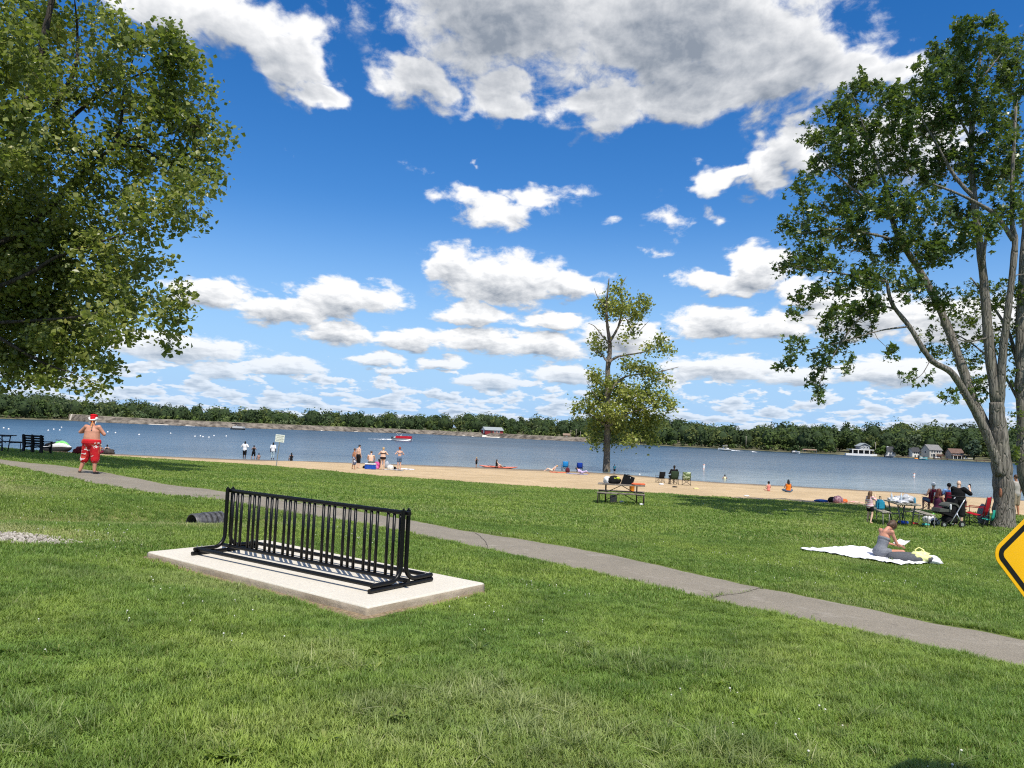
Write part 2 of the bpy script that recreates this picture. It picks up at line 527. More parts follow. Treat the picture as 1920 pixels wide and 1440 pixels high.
# water: a wind-rippled lake
def water_mat():
    m, t, p = base_mat('lake_water')
    c = coord(t)
    sx = t.nodes.new('ShaderNodeSeparateXYZ'); t.links.new(c, sx.inputs[0])
    Y = S(t, sx.outputs[1]); X = S(t, sx.outputs[0])
    def mapped(sc, rot):
        mp = t.nodes.new('ShaderNodeMapping'); mp.inputs['Scale'].default_value = sc; mp.inputs['Rotation'].default_value = (0, 0, rot); t.links.new(c, mp.inputs[0]); return mp.outputs[0]
    m1, m2 = mapped((.42, 1, 1), .2), mapped((.16, 1, 1), .06)
    w1, w2 = noise(t, m1, 2.0, 4, .62, dist=.3), noise(t, m1, .5, 3, .55)
    st, gust = noise(t, m2, .11, 4, .62), noise(t, m2, .028, 3, .6)
    shal = (Y + (noise(t, c, .06, 3, .5) - .5) * 16 - X * .30).step(64, 104, 1, 0)
    tone = (st * .6 + gust * .6 - .1).clamp()
    col = mixc(t, tone.step(.32, .68), (.014, .033, .050), (.040, .072, .098))  # gust streaks of changing reflection painted as lighter and darker water
    col = mixc(t, shal, col, mixc(t, w2.step(.4, .62), (.135, .165, .160), (.22, .25, .24)))
    t.links.new(col, p.inputs['Base Color'])
    t.links.new((Y.step(60, 260, .16, .34)).s, p.inputs['Roughness'])
    p.inputs['IOR'].default_value = 1.333; p.inputs['Specular IOR Level'].default_value = .27
    b = t.nodes.new('ShaderNodeBump'); b.inputs['Strength'].default_value = 1.0; b.inputs['Distance'].default_value = .30
    t.links.new((w1 * Y.step(60, 200, .5, .12) + w2 * Y.step(70, 260, 1.1, .6) + st * 1.5).s, b.inputs['Height'])
    # the lake is livelier in the gust streaks, smoother by the beach
    t.links.new((gust.step(.35, .65, .45, 1.0) * shal.step(0, 1, 1.0, .6)).s, b.inputs['Strength'])
    t.links.new(b.outputs[0], p.inputs['Normal'])
    return m


me = bpy.data.meshes.new('lake_water')
me.from_pydata([(-1500, 30, 0), (1500, 30, 0), (1500, 1500, 0), (-1500, 1500, 0)], [], [(0, 1, 2, 3)])
link('lake_water', me, water_mat(), kind='structure')

# ------------------------------------------------------------------ asphalt path across the lawn
PATH_UP = [(-500, 812), (-150, 840), (0, 862), (150, 877), (250, 895), (325, 910), (410, 919), (528, 936), (660, 955), (783, 977), (940, 1006), (1090, 1027), (1250, 1062), (1400, 1097), (1573, 1130), (1739, 1166), (1920, 1197), (2200, 1262)]
PATH_LO = [(-500, 818), (-150, 848), (0, 870), (100, 892), (200, 912), (312, 930), (406, 937), (493, 953), (640, 976), (783, 1004), (940, 1037), (1120, 1076), (1290, 1116), (1400, 1142), (1563, 1175), (1698, 1203), (1823, 1233), (1920, 1253), (2200, 1320)]


def resample(P, n):
    P = np.array(P); d = np.r_[0, np.cumsum(np.linalg.norm(np.diff(P, axis=0), axis=1))]
    s = np.linspace(0, d[-1], n); return np.stack([np.interp(s, d, P[:, k]) for k in range(2)], -1)


def chaikin(P, it=2):
    P = np.array(P, float)
    for _ in range(it):
        a, b = P[:-1] * .75 + P[1:] * .25, P[:-1] * .25 + P[1:] * .75
        P = np.concatenate([P[:1], np.stack([a, b], 1).reshape(-1, 2), P[-1:]])
    return P


_gu = [tuple(on_ground(*q)[:2]) for q in PATH_UP]; _gl = [tuple(on_ground(*q)[:2]) for q in PATH_LO]
PU, PL = resample(chaikin(_gu), 260), resample(chaikin(_gl), 260)
_rs = np.random.RandomState(5)
PU = PU + np.cumsum(_rs.randn(260, 2) * .006, 0) * .5 + _rs.randn(260, 2) * .012; PL = PL + _rs.randn(260, 2) * .016


def asphalt_mat():
    m, t, p = base_mat('old_asphalt')
    c = coord(t)
    agg, big, mid = noise(t, c, 70, 3, .75), noise(t, c, .8, 4, .6), noise(t, c, 6, 4, .6)
    col = mixc(t, agg.step(.3, .7), (.160, .140, .108), (.345, .305, .240))
    col = mixc(t, big.step(.35, .7, 0, .5), col, (.19, .168, .13))
    col = mixc(t, mid.step(.58, .76, 0, .55), col, (.12, .105, .085))
    col = mixc(t, noise(t, c, 2.2, 4, .65).step(.55, .7, 0, .45), col, (.36, .325, .27))
    t.links.new(col, p.inputs['Base Color']); p.inputs['Roughness'].default_value = .92; p.inputs['Specular IOR Level'].default_value = .2
    bump(t, p, agg + mid * .4, .6, .012)
    return m


NW = 7
_k = np.linspace(0, 1, NW)[None, :, None]
PP = PL[:, None, :] * (1 - _k) + PU[:, None, :] * _k
zz = lawn_z(PP[..., 0], PP[..., 1]) + .022 - .03 * (np.abs(_k[..., 0] - .5) * 2) ** 6
pv = np.concatenate([PP, zz[..., None]], -1).reshape(-1, 3)
pf = [(i * NW + j, (i + 1) * NW + j, (i + 1) * NW + j + 1, i * NW + j + 1) for i in range(259) for j in range(NW - 1)]
me = bpy.data.meshes.new('asphalt_path'); me.from_pydata(pv.tolist(), [], pf); me.shade_smooth()
APATH = link('asphalt_path', me, asphalt_mat(), kind='structure')
# cracks: (share of grass in it, photo polyline)
PATH_CRACKS = [(.12, [(1330, 1124), (1362, 1118), (1400, 1113), (1432, 1104)]), (.25, [(360, 930), (430, 931), (490, 935), (545, 944), (610, 955)]), (.0, [(880, 995), (905, 1008), (925, 1030)])]
crm = M('crack_dirt', (.085, .073, .058), .95)
for _i, (_g, _pl) in enumerate(PATH_CRACKS):
    L_ = resample([tuple(on_ground(*q)[:2]) for q in _pl], 40); r_ = np.random.RandomState(_i); L_ = L_ + np.cumsum(r_.randn(40, 2) * .010, 0) * .6
    wd = .003 + .006 * r_.rand(40); tn = np.gradient(L_, axis=0); tn /= np.linalg.norm(tn, axis=1)[:, None] + 1e-9; nn_ = np.stack([-tn[:, 1], tn[:, 0]], -1)
    A_, B_ = L_ + nn_ * wd[:, None], L_ - nn_ * wd[:, None]
    cv = [(x, y, float(lawn_z(x, y)) + .0265) for x, y in A_] + [(x, y, float(lawn_z(x, y)) + .0265) for x, y in B_]
    cm = bpy.data.meshes.new('crack'); cm.from_pydata(cv, [], [(i, i + 1, 41 + i, 40 + i) for i in range(39)]); link('crack', cm, crm, APATH)


def poly_mask(poly, X, Y, grow=0.0):
    inside = np.zeros(X.shape, bool)
    n = len(poly)
    for i in range(n):
        x1, y1 = poly[i]; x2, y2 = poly[(i + 1) % n]
        if y1 == y2: continue
        c = ((y1 > Y) != (y2 > Y)) & (X < (x2 - x1) * (Y - y1) / (y2 - y1) + x1)
        inside ^= c
    return inside


PATH_POLY = [tuple(q) for q in PL] + [tuple(q) for q in PU[::-1]]
# ------------------------------------------------------------------ concrete pad
A3, B3 = Vector((*PAD_A, 0)), Vector((*PAD_B, 0)); O3 = Vector((*PAD_O, PAD_Z))


def concrete_mat(name, side=False):
    m, t, p = base_mat(name)
    c = coord(t)
    f, b, pit = noise(t, c, 38, 5, .7), noise(t, c, 1.4, 4, .6), noise(t, c, 11, 4, .6)
    if side:
        col = mixc(t, b.step(.3, .7), (.30, .235, .165), (.48, .405, .31)); col = mixc(t, f.step(.5, .8, 0, .5), col, (.20, .15, .10))
    else:
        col = mixc(t, f.step(.25, .75), (.53, .488, .405), (.67, .628, .535)); col = mixc(t, b.step(.4, .75, 0, .35), col, (.49, .45, .37))
        col = mixc(t, pit.step(.62, .72, 0, .5), col, (.38, .34, .28)); col = mixc(t, noise(t, c, .7, 5, .65).step(.56, .7, 0, .4), col, (.40, .34, .25))
    t.links.new(col, p.inputs['Base Color']); p.inputs['Roughness'].default_value = .88
    bump(t, p, f * .5 + pit, .35 if not side else .55, .01 if not side else .02)
    return m


mpad, mside = concrete_mat('pad_concrete'), concrete_mat('pad_edge_concrete', True)
bm = bmesh.new()
rng = random.Random(3)
nu, nv = 86, 34
prof = [(.0, -.16), (.0, -.055), (.006, -.018), (.018, -.004), (.03, 0.0)]   # from the buried foot of the edge to the rounded arris
def padpt(u, v, z): return O3 + A3 * u + B3 * v + Vector((0, 0, z))
ringp = []
def outline():
    for i in range(nu): yield i / nu * PAD_L, 0.0, (0, 1)
    for i in range(nv): yield PAD_L, i / nv * PAD_W, (-1, 0)
    for i in range(nu): yield PAD_L * (1 - i / nu), PAD_W, (0, -1)
    for i in range(nv): yield 0.0, PAD_W * (1 - i / nv), (1, 0)
ol = list(outline()); N = len(ol); rings = []
for inset, z in prof:
    rg = []
    for u, v, nrm in ol:
        j = mnoise.noise(Vector((u * 5, v * 5, z * 9))) * .012 if z < -.02 else mnoise.noise(Vector((u * 3, v * 3, 7))) * .002
        cx = 1 if u < .01 or u > PAD_L - .01 else 0; cy = 1 if v < .01 or v > PAD_W - .01 else 0
        uu = u + (inset if u <= .01 else (-inset if u >= PAD_L - .01 else 0)) + nrm[0] * j
        vv = v + (inset if v <= .01 else (-inset if v >= PAD_W - .01 else 0)) + nrm[1] * j
        rg.append(bm.verts.new(padpt(uu, vv, z)))
    rings.append(rg)
for a, b in zip(rings[:-1], rings[1:]):
    for i in range(N):
        f = bm.faces.new((a[i], a[(i + 1) % N], b[(i + 1) % N], b[i])); f.material_index = 1 if a is rings[0] or a is rings[1] else 0
        f.smooth = True
bm.faces.new(rings[-1])
bmesh.ops.recalc_face_normals(bm, faces=bm.faces)
me = bpy.data.meshes.new('concrete_pad'); bm.to_mesh(me); bm.free(); me.materials.append(mpad); me.materials.append(mside)
PAD = link('concrete_pad', me, kind='structure')

# trodden bare soil round the pad
def soil_mat():
    m, t, p = base_mat('bare_soil'); c = coord(t)
    a, b = noise(t, c, 25, 5, .7), noise(t, c, 3, 4, .6)
    col = mixc(t, a.step(.3, .7), (.15, .105, .06), (.36, .27, .165)); col = mixc(t, b.step(.5, .7, 0, .5), col, (.22, .155, .085))
    t.links.new(col, p.inputs['Base Color']); p.inputs['Roughness'].default_value = .95
    bump(t, p, a + b, .9, .03); return m


soil_vs, soil_fs = [], []
ns = 220
for i in range(ns):
    s = i / ns * (2 * PAD_L + 2 * PAD_W); u = v = 0
    if s < PAD_L: u, v, n2 = s, 0, (0, -1)
    elif s < PAD_L + PAD_W: u, v, n2 = PAD_L, s - PAD_L, (1, 0)
    elif s < 2 * PAD_L + PAD_W: u, v, n2 = 2 * PAD_L + PAD_W - s, PAD_W, (0, 1)
    else: u, v, n2 = 0, 2 * PAD_L + 2 * PAD_W - s, (-1, 0)
    wd = .055 + .05 * (mnoise.noise(Vector((s * 1.6, 2, 0))) + .2) + .03 * mnoise.noise(Vector((s * 7, 5, 0)))
    if n2 == (0, -1): wd += .10 * exp(-((u - .1) / .5) ** 2) + .05 * exp(-((u - 4.2) / .3) ** 2)
    if n2 == (1, 0): wd += .09 * exp(-((v - .1) / .3) ** 2)
    if n2 == (0, 1): wd *= .4
    wd = max(wd, .02)
    for k, e in enumerate((-.03, wd)):
        q = padpt(u + n2[0] * e, v + n2[1] * e, 0); q.z = float(lawn_z(q.x, q.y)) + (.016 if k == 0 else .005)
        soil_vs.append(q)
soil_fs = [(2 * i, 2 * i + 1, 2 * ((i + 1) % ns) + 1, 2 * ((i + 1) % ns)) for i in range(ns)]
me = bpy.data.meshes.new('bare_soil_strip'); me.from_pydata([tuple(v) for v in soil_vs], [], soil_fs); me.shade_smooth()
link('bare_soil_strip', me, soil_mat(), kind='structure')
SOIL_W = np.array([(Vector(soil_vs[2 * i + 1]) - Vector(soil_vs[2 * i])).length for i in range(ns)])

# ------------------------------------------------------------------ bicycle rack
def enamel():
    m, t, p = base_mat('black_enamel'); c = coord(t)
    n = noise(t, c, 60, 4, .6); sc = noise(t, c, 9, 5, .7)
    col = mixc(t, sc.step(.66, .72, 0, .55), (.004, .004, .0042), (.035, .033, .03))
    t.links.new(col, p.inputs['Base Color']); t.links.new((n * .18 + .26).s, p.inputs['Roughness'])
    p.inputs['Specular IOR Level'].default_value = .28
    bump(t, p, n, .08, .003); return m


EN = enamel(); ZINC = M('zinc_bolts', (.55, .55, .54), .35, metal=.9, scale=40)
rk_b = Vector((.572, .82, 0)).normalized(); rk_a = Vector((-.82, .572, 0)).normalized()
RKL, RKH, RKW = 3.36, .85, .47
rack = thing('bike_rack', 'long black tubular steel bicycle rack bolted to the pale concrete pad', 'bike rack',
             (-1.084, 8.725, PAD_Z + .002), atan2(rk_a.y, rk_a.x))   # local x runs along the rack, -y faces away from the camera
R1 = .0255
def rpart(name, pts, r, n=12, parent=rack, mat=EN): return MB().tube(pts, r, n).build(name, mat, parent, 'auto')
FR = 1   # +y is towards the camera
for x in (.06, RKL - .06):
    rpart('foot_rail', [(x, -RKW - .03, R1), (x, RKW + .05, R1)], R1)
    for s in (1, -1):
        pts = [(x, s * (RKW + .02), 3 * R1), (x, s * .20, 3 * R1)]
        for k in range(1, 9):
            a = k / 8 * pi / 2
            pts.append((x, s * (.042 + .158 * (1 - sin(a))), 3 * R1 + .158 * (1 - cos(a))))
        pts.append((x, s * .042, RKH + .01))
        leg = rpart('bent_leg', pts, R1)
        for y in (RKW - .02, RKW - .09):
            MB().tube([(x, s * y, 4 * R1 - .006), (x, s * y, 4 * R1 + .022)], .0055, 6).build('bolt', ZINC, leg)
        MB().tube([(x, s * .042, RKH - .01), (x, s * .042, RKH + .027)], .012, 8).build('bolt', EN, leg)
for s in (1, -1):
    rpart('base_rail', [(.06, s * (RKW - .03), 3 * R1), (RKL - .06, s * (RKW - .03), 3 * R1)], R1)
rpart('grid_bottom_rail', [(-.03, 0, 3 * R1 + .004), (RKL + .03, 0, 3 * R1 + .004)], R1)
rpart('grid_top_rail', [(.0, 0, RKH - .025), (RKL, 0, RKH - .025)], R1)
barm = MB().tube([(0, 0, 3 * R1), (0, 0, RKH - .03)], .0188, 10).mesh('bar'); barm.shade_smooth()
for gi in range(9):
    for k in (-1, 0, 1):
        o = link('bar', barm, EN, rack); o.location = (.235 + gi * .3612 + k * .097, 0, 0)
        if not barm.materials: barm.materials.append(EN)

# ------------------------------------------------------------------ yellow warning sign at the right edge
sgd = 3.45
cor = at(1857, 1036, sgd)
half = .914 / 2 * sqrt(2)
sign_rot = radians(3.6)
cen = cor + Vector((half * cos(sign_rot) * .985, half * .17, -half * sin(sign_rot)))
YEL = M('sign_yellow', (.86, .46, .005), .34, var=.04, scale=5, spec=.45); BLK = M('sign_black', (.008, .008, .008), .4, var=.3)
GALV = M('galvanised_steel', (.42, .43, .43), .45, metal=.85, scale=25, bmp=.05)


def rounded_diamond(hs, r, n=6):
    """square of half side hs turned by 45 degrees, with rounded corners"""
    q = []
    for cx, cy, a0 in ((1, 1, 0), (-1, 1, 90), (-1, -1, 180), (1, -1, 270)):
        for k in range(n + 1):
            a = radians(a0 + 90 * k / n); x, y = cx * (hs - r) + r * cos(a), cy * (hs - r) + r * sin(a)
            q.append(((x - y) * sqrt(.5), (x + y) * sqrt(.5)))
    return q


gnd = float(ground_z(cen.x, cen.y))
sg = thing('warning_sign', 'yellow diamond warning sign with black border cut off by the right edge', 'sign', (cen.x, cen.y, gnd), radians(10))
sz = cen.z - gnd
RS = Matrix.Rotation(sign_rot, 3, 'Y')
def sgp(poly, y): return [Vector((0, 0, sz)) + RS @ Vector((a, y, b)) for a, b in poly]
def plate(poly, y0, y1):
    mb = MB(); n = len(poly); mb.add(sgp(poly, y0) + sgp(poly, y1), [tuple(range(n)), tuple(reversed(range(n, 2 * n)))] + [(i, n + i, n + (i + 1) % n, (i + 1) % n) for i in range(n)]); return mb
panel = plate(rounded_diamond(.457, .057), 0, .003).build('panel', YEL, sg)
outer, inner = rounded_diamond(.457 - .016, .044), rounded_diamond(.457 - .016 - .0225, .025)
n = len(outer); mb = MB(); y0, y1 = -.0016, -.0004
mb.add(sgp(outer, y0) + sgp(inner, y0) + sgp(outer, y1) + sgp(inner, y1),
       [(i, (i + 1) % n, n + (i + 1) % n, n + i) for i in range(n)] + [(i, 2 * n + i, 2 * n + (i + 1) % n, (i + 1) % n) for i in range(n)] + [(n + i, n + (i + 1) % n, 3 * n + (i + 1) % n, 3 * n + i) for i in range(n)])
mb.build('border', BLK, panel)
mb = MB().prism([(-.035, .006), (.035, .006), (.035, .034), (.028, .034), (.028, .012), (-.028, .012), (-.028, .034), (-.035, .034)], -.4, sz + half * .55)
mb.build('post', GALV, sg)
for zz in (sz + .18, sz - .18): MB().tube([(0, -.008, zz), (0, .01, zz)], .009, 8).build('bolt', GALV, panel)

# ------------------------------------------------------------------ black corrugated drain pipe in the swale
PLAS = M('black_plastic', (.045, .045, .047), .45, var=.3, scale=14, two=(.09, .09, .092), spec=.4)
pp = on_ground(385, 992); pp = Vector((-6.15, 15.25, 0)); pp.z = float(lawn_z(pp.x, pp.y))
pa = Vector((.60, .80, .02)).normalized(); px_ = Vector((pa.y, -pa.x, 0)).normalized(); pz_ = px_.cross(pa)
if pz_.z < 0: pz_ = -pz_
pipe = thing('drain_pipe', 'black corrugated plastic drain pipe opening into the swale beside the path', 'pipe', (pp.x, pp.y, pp.z - .015), atan2(pa.y, pa.x))
mb = MB(); n = 28; prof = []
rb = .205
prof += [(-.02, rb), (.0, rb + .012), (.16, rb + .012)]
for k in range(4):
    x0 = .17 + k * .115; prof += [(x0, rb - .008), (x0 + .03, rb - .008), (x0 + .038, rb + .024), (x0 + .098, rb + .024), (x0 + .106, rb - .008)]
full = prof + [(prof[-1][0], rb - .014)] + [(-.02, rb - .012)]
vs, fs = [], []
for x, r in full: vs += [(x, r * cos(2 * pi * k / n), r * sin(2 * pi * k / n) + .07) for k in range(n)]
for j in range(len(full)):
    j2 = (j + 1) % len(full)
    fs += [(j * n + k, j2 * n + k, j2 * n + (k + 1) % n, j * n + (k + 1) % n) for k in range(n)]
mb.add(vs, fs).build('pipe_wall', PLAS, pipe, 'auto')

# gravel spread in the swale at the left edge
rs = np.random.RandomState(12)
gm, t, p = base_mat('gravel'); c = coord(t, 'Object')
gi = t.nodes.new('ShaderNodeNewGeometry')
t.links.new(mixc(t, S(t, gi.outputs['Random Per Island']), (.22, .19, .155), (.50, .46, .40)), p.inputs['Base Color']); p.inputs['Roughness'].default_value = .9
mb = MB()
gc = on_ground(10, 1010)
ico = bmesh.new(); bmesh.ops.create_icosphere(ico, subdivisions=1, radius=1); icv = [v.co.copy() for v in ico.verts]; icf = [[v.index for v in f.verts] for f in ico.faces]; ico.free()
gcx, gcy = gc.x - .3, gc.y
for i in range(1500):
    a, r = rs.rand() * 2 * pi, sqrt(rs.rand())
    x, y = gcx + cos(a) * r * 1.25, gcy + sin(a) * r * .50 + .12 * cos(a) * r
    s = rs.uniform(.010, .026); R = Matrix.Rotation(rs.rand() * 6, 3, 'Z') @ Matrix.Rotation(rs.rand() * 6, 3, 'X')
    q = Vector((x, y, float(lawn_z(x, y)) + .016))
    mb.add([q + R @ Vector((v.x * s * rs.uniform(.8, 1.2), v.y * s, v.z * s * .7)) for v in icv], icf)
mb.build('gravel', gm, kind='stuff')
# ------------------------------------------------------------------ grass: instanced tufts over the lawn
def blade_mat(name, a, b, dry, rough=.5, transl=.38):
    m, t, p = base_mat(name)
    oi = t.nodes.new('ShaderNodeObjectInfo'); ge = t.nodes.new('ShaderNodeNewGeometry')
    pos = ge.outputs['Position']
    big, mid = noise(t, pos, .42, 4, .6), noise(t, pos, 2.6, 3, .6)
    dr = noise(t, pos, .30, 4, .6)
    rnd, isl = S(t, oi.outputs['Random']), S(t, ge.outputs['Random Per Island'])
    col = mixc(t, (rnd * .35 + isl * .4 + mid * .5 - .15).clamp(), a, b)
    col = mixc(t, big.step(.36, .68, 0, .7), col, tuple(x * y for x, y in zip(b, (1.35, 1.15, 1.1))))
    col = mixc(t, noise(t, pos, 1.1, 3, .6).step(.5, .68, 0, .5), col, tuple(x * .6 for x in a))
    clump = noise(t, pos, 7.0, 2, .5)
    col = mixc(t, clump.step(.35, .6, .45, 0), col, tuple(x * .55 for x in a))
    col = mixc(t, (dr.step(.55, .72) * .25 + isl.step(.9, .97) * .5 + (dry_mask(t, pos) + (isl - .5) * .6).step(.15, .7, 0, .7)).clamp(), col, dry)
    t.links.new(col, p.inputs['Base Color']); p.inputs['Roughness'].default_value = rough; p.inputs['Specular IOR Level'].default_value = .35
    tr = t.nodes.new('ShaderNodeBsdfTranslucent'); t.links.new(mixc(t, .6, col, (.30, .42, .05), 'MIX'), tr.inputs[0])
    mx = t.nodes.new('ShaderNodeMixShader'); mx.inputs[0].default_value = transl
    t.links.new(p.outputs[0], mx.inputs[1]); t.links.new(tr.outputs[0], mx.inputs[2])
    t.links.new(mx.outputs[0], t.nodes['Material Output'].inputs[0])
    return m


def tuft(seed, nb, lmin, lmax, wd, spread, lean):
    r = np.random.RandomState(seed); vs, fs = [], []
    for _ in range(nb):
        a, rr = r.rand() * 2 * pi, spread * sqrt(r.rand())
        bx, by = rr * cos(a), rr * sin(a)
        h = r.uniform(lmin, lmax); la = r.rand() * 2 * pi; ln = r.uniform(.15, lean)
        tx, ty = cos(la), sin(la); nx, ny = -ty, tx
        wk = wd * r.uniform(.7, 1.25)
        b0 = len(vs)
        for s, ww in ((0, .8), (.45, 1.0), (.8, .6)):
            ox, oz = ln * h * s * s * 1.1, h * s * (1 - .28 * ln * s)
            for e in (-1, 1):
                vs.append((bx + tx * ox + nx * wk * ww * e * .5, by + ty * ox + ny * wk * ww * e * .5, oz))
        vs.append((bx + tx * ln * h * 1.1, by + ty * ln * h * 1.1, h * (1 - .28 * ln)))
        fs += [(b0, b0 + 1, b0 + 3, b0 + 2), (b0 + 2, b0 + 3, b0 + 5, b0 + 4), (b0 + 4, b0 + 5, b0 + 6)]
    me = bpy.data.meshes.new('tuft'); me.from_pydata(vs, [], fs); me.shade_smooth()
    return me


def scatter(name, pts, rots, scl, variants, material, kind='stuff'):
    """Points carry rotation and scale; a node group puts a tuft on each."""
    me = bpy.data.meshes.new(name); me.from_pydata([tuple(p) for p in pts], [], [])
    a = me.attributes.new('rot', 'FLOAT_VECTOR', 'POINT'); a.data.foreach_set('vector', np.asarray(rots, np.float32).ravel())
    a = me.attributes.new('scl', 'FLOAT_VECTOR', 'POINT'); a.data.foreach_set('vector', np.asarray(scl, np.float32).ravel())
    a = me.attributes.new('pick', 'INT', 'POINT'); a.data.foreach_set('value', np.random.RandomState(len(pts)).randint(0, len(variants), len(pts)).astype(np.int32))
    o = link(name, me, kind=kind)
    g = bpy.data.node_groups.new(name, 'GeometryNodeTree')
    g.interface.new_socket('Geometry', in_out='INPUT', socket_type='NodeSocketGeometry'); g.interface.new_socket('Geometry', in_out='OUTPUT', socket_type='NodeSocketGeometry')
    gi, go = g.nodes.new('NodeGroupInput'), g.nodes.new('NodeGroupOutput')
    jn = g.nodes.new('GeometryNodeJoinGeometry')
    def attr(nm, ty):
        n = g.nodes.new('GeometryNodeInputNamedAttribute'); n.data_type = ty; n.inputs['Name'].default_value = nm; return n.outputs['Attribute']
    rot, sc, pk = attr('rot', 'FLOAT_VECTOR'), attr('scl', 'FLOAT_VECTOR'), attr('pick', 'INT')
    for i, vm in enumerate(variants):
        if not vm.materials: vm.materials.append(material)
        vo = bpy.data.objects.new(name + '_source', vm)
        oi = g.nodes.new('GeometryNodeObjectInfo'); oi.inputs['Object'].default_value = vo; oi.inputs['As Instance'].default_value = True
        cmp = g.nodes.new('FunctionNodeCompare'); cmp.data_type = 'INT'; cmp.operation = 'EQUAL'
        ii = [s for s in cmp.inputs if s.type == 'INT']; g.links.new(pk, ii[0]); ii[1].default_value = i
        ip = g.nodes.new('GeometryNodeInstanceOnPoints')
        g.links.new(gi.outputs[0], ip.inputs['Points']); g.links.new(cmp.outputs[0], ip.inputs['Selection'])
        g.links.new(oi.outputs['Geometry'], ip.inputs['Instance']); g.links.new(rot, ip.inputs['Rotation']); g.links.new(sc, ip.inputs['Scale'])
        g.links.new(ip.outputs[0], jn.inputs[0])
    g.links.new(jn.outputs[0], go.inputs[0])
    md = o.modifiers.new('scatter', 'NODES'); md.node_group = g
    return o


def fbm2(X, Y, s, seed=0):
    return np.array([mnoise.fractal(Vector((x * s, y * s, seed)), 1.0, 2.0, 3) for x, y in zip(X, Y)])


def dist_pad(X, Y):
    u = (X - PAD_O[0]) * PAD_A[0] + (Y - PAD_O[1]) * PAD_A[1]; v = (X - PAD_O[0]) * PAD_B[0] + (Y - PAD_O[1]) * PAD_B[1]
    du, dv = np.maximum(np.maximum(-u, u - PAD_L), 0), np.maximum(np.maximum(-v, v - PAD_W), 0)
    return np.sqrt(du ** 2 + dv ** 2), u, v


def lawn_points(n, y0, y1, seed, margin=1.06, power=1.0):
    r = np.random.RandomState(seed)
    Y = y0 + (y1 - y0) * r.rand(n) ** power
    hw = .70 * margin
    X = (r.rand(n) * 2 - 1) * (Y * hw + .6)
    keep = (r.rand(n) < (Y * hw + .6) / (y1 * hw + .6)) if power == 1.0 else np.ones(n, bool)
    keep &= ~poly_mask(PATH_POLY, X, Y) & (Y < edge_lawn(X) - .02)
    dp, u, v = dist_pad(X, Y)
    lim = .05 + .05 * np.sin(u * 3.1 + v * 2) * .5 + .10 * np.exp(-((u - .1) / .5) ** 2 - (v / .3) ** 2) + r.rand(n) * .05
    keep &= dp > lim
    keep &= ~(((X - gcx) / 1.0) ** 2 + ((Y - gcy) / .36) ** 2 < .9 + .3 * r.rand(n))
    X, Y = X[keep], Y[keep]
    return X, Y, r


GM = blade_mat('grass_blades', (.088, .186, .028), (.295, .435, .088), (.50, .47, .24))
tv_near = [tuft(i, 12, .025, .062, .0052, .036, 1.15) for i in range(5)]
tv_mid = [tuft(10 + i, 12, .03, .058, .0075, .07, 1.0) for i in range(4)]
tv_far = [tuft(20 + i, 12, .035, .065, .017, .16, 1.0) for i in range(4)]


def grass_zone(name, n, y0, y1, seed, variants, base, power=1.0):
    X, Y, r = lawn_points(n, y0, y1, seed, power=power)
    m = len(X); Z = lawn_z(X, Y)
    cl_ = fbm2(X, Y, 3.1) if y1 < 20 else np.zeros(m)
    h = .85 + .25 * np.sin(X * .9 + np.sin(Y * .7) * 2) * np.sin(Y * 1.1 + X * .3) + r.rand(m) * .4 + .55 * cl_
    h = np.clip(h, .4, 1.9)
    rots = np.stack([r.randn(m) * .12, r.randn(m) * .12, r.rand(m) * 6.28], -1)
    scl = np.stack([np.full(m, base), np.full(m, base), base * h], -1) * (.8 + .4 * r.rand(m))[:, None]
    return scatter(name, np.stack([X, Y, Z - .004], -1), rots, scl, variants, GM)


grass_zone('grass', 105000, 3.2, 9.5, 1, tv_near, 1.0)
grass_zone('grass', 105000, 9.5, 19, 2, tv_mid, 1.0)
grass_zone('grass', 130000, 19, 53, 3, tv_far, 1.0)

# coarse clumps of fescue, broad-leaved weeds and clover heads
CM = blade_mat('coarse_grass', (.105, .180, .045), (.31, .40, .12), (.55, .55, .30))
cl_v = [tuft(40 + i, 26, .07, .17, .0062, .05, 1.5) for i in range(4)]
r = np.random.RandomState(8); pts = []
for px, py, rad, k in ((1120, 1240, .33, 26), (1180, 1255, .30, 20), (1330, 1255, .30, 20), (620, 1250, .30, 18), (560, 1275, .2, 10), (900, 1310, .36, 22), (960, 1325, .3, 14), (80, 1370, .30, 18), (30, 1400, .25, 14),
                       (1010, 1395, .25, 14), (1000, 1350, .25, 8), (1440, 1415, .35, 26), (1350, 1420, .3, 16), (1640, 1270, .3, 8), (1050, 1215, .2, 8), (720, 1340, .2, 6), (1280, 1390, .3, 8), (300, 1390, .4, 8), (820, 1420, .3, 8), (1700, 1390, .4, 7)):
    c0 = on_ground(px, py)
    for _ in range(k):
        a, rr = r.rand() * 6.28, rad * sqrt(r.rand()); pts.append((c0.x + 1.3 * rr * cos(a), c0.y + rr * sin(a)))
NCL = len(pts)
X, Y, _r = lawn_points(700, 3.3, 16, 77); pts += list(zip(X, Y))
P = np.array(pts); n = len(P)
scatter('coarse_grass', np.column_stack([P, lawn_z(P[:, 0], P[:, 1]) - .005]), np.column_stack([r.randn(n) * .1, r.randn(n) * .1, r.rand(n) * 6.28]), np.repeat(np.r_[.55 + .5 * r.rand(NCL), .5 + .45 * r.rand(n - NCL)][:, None], 3, 1), cl_v, CM)


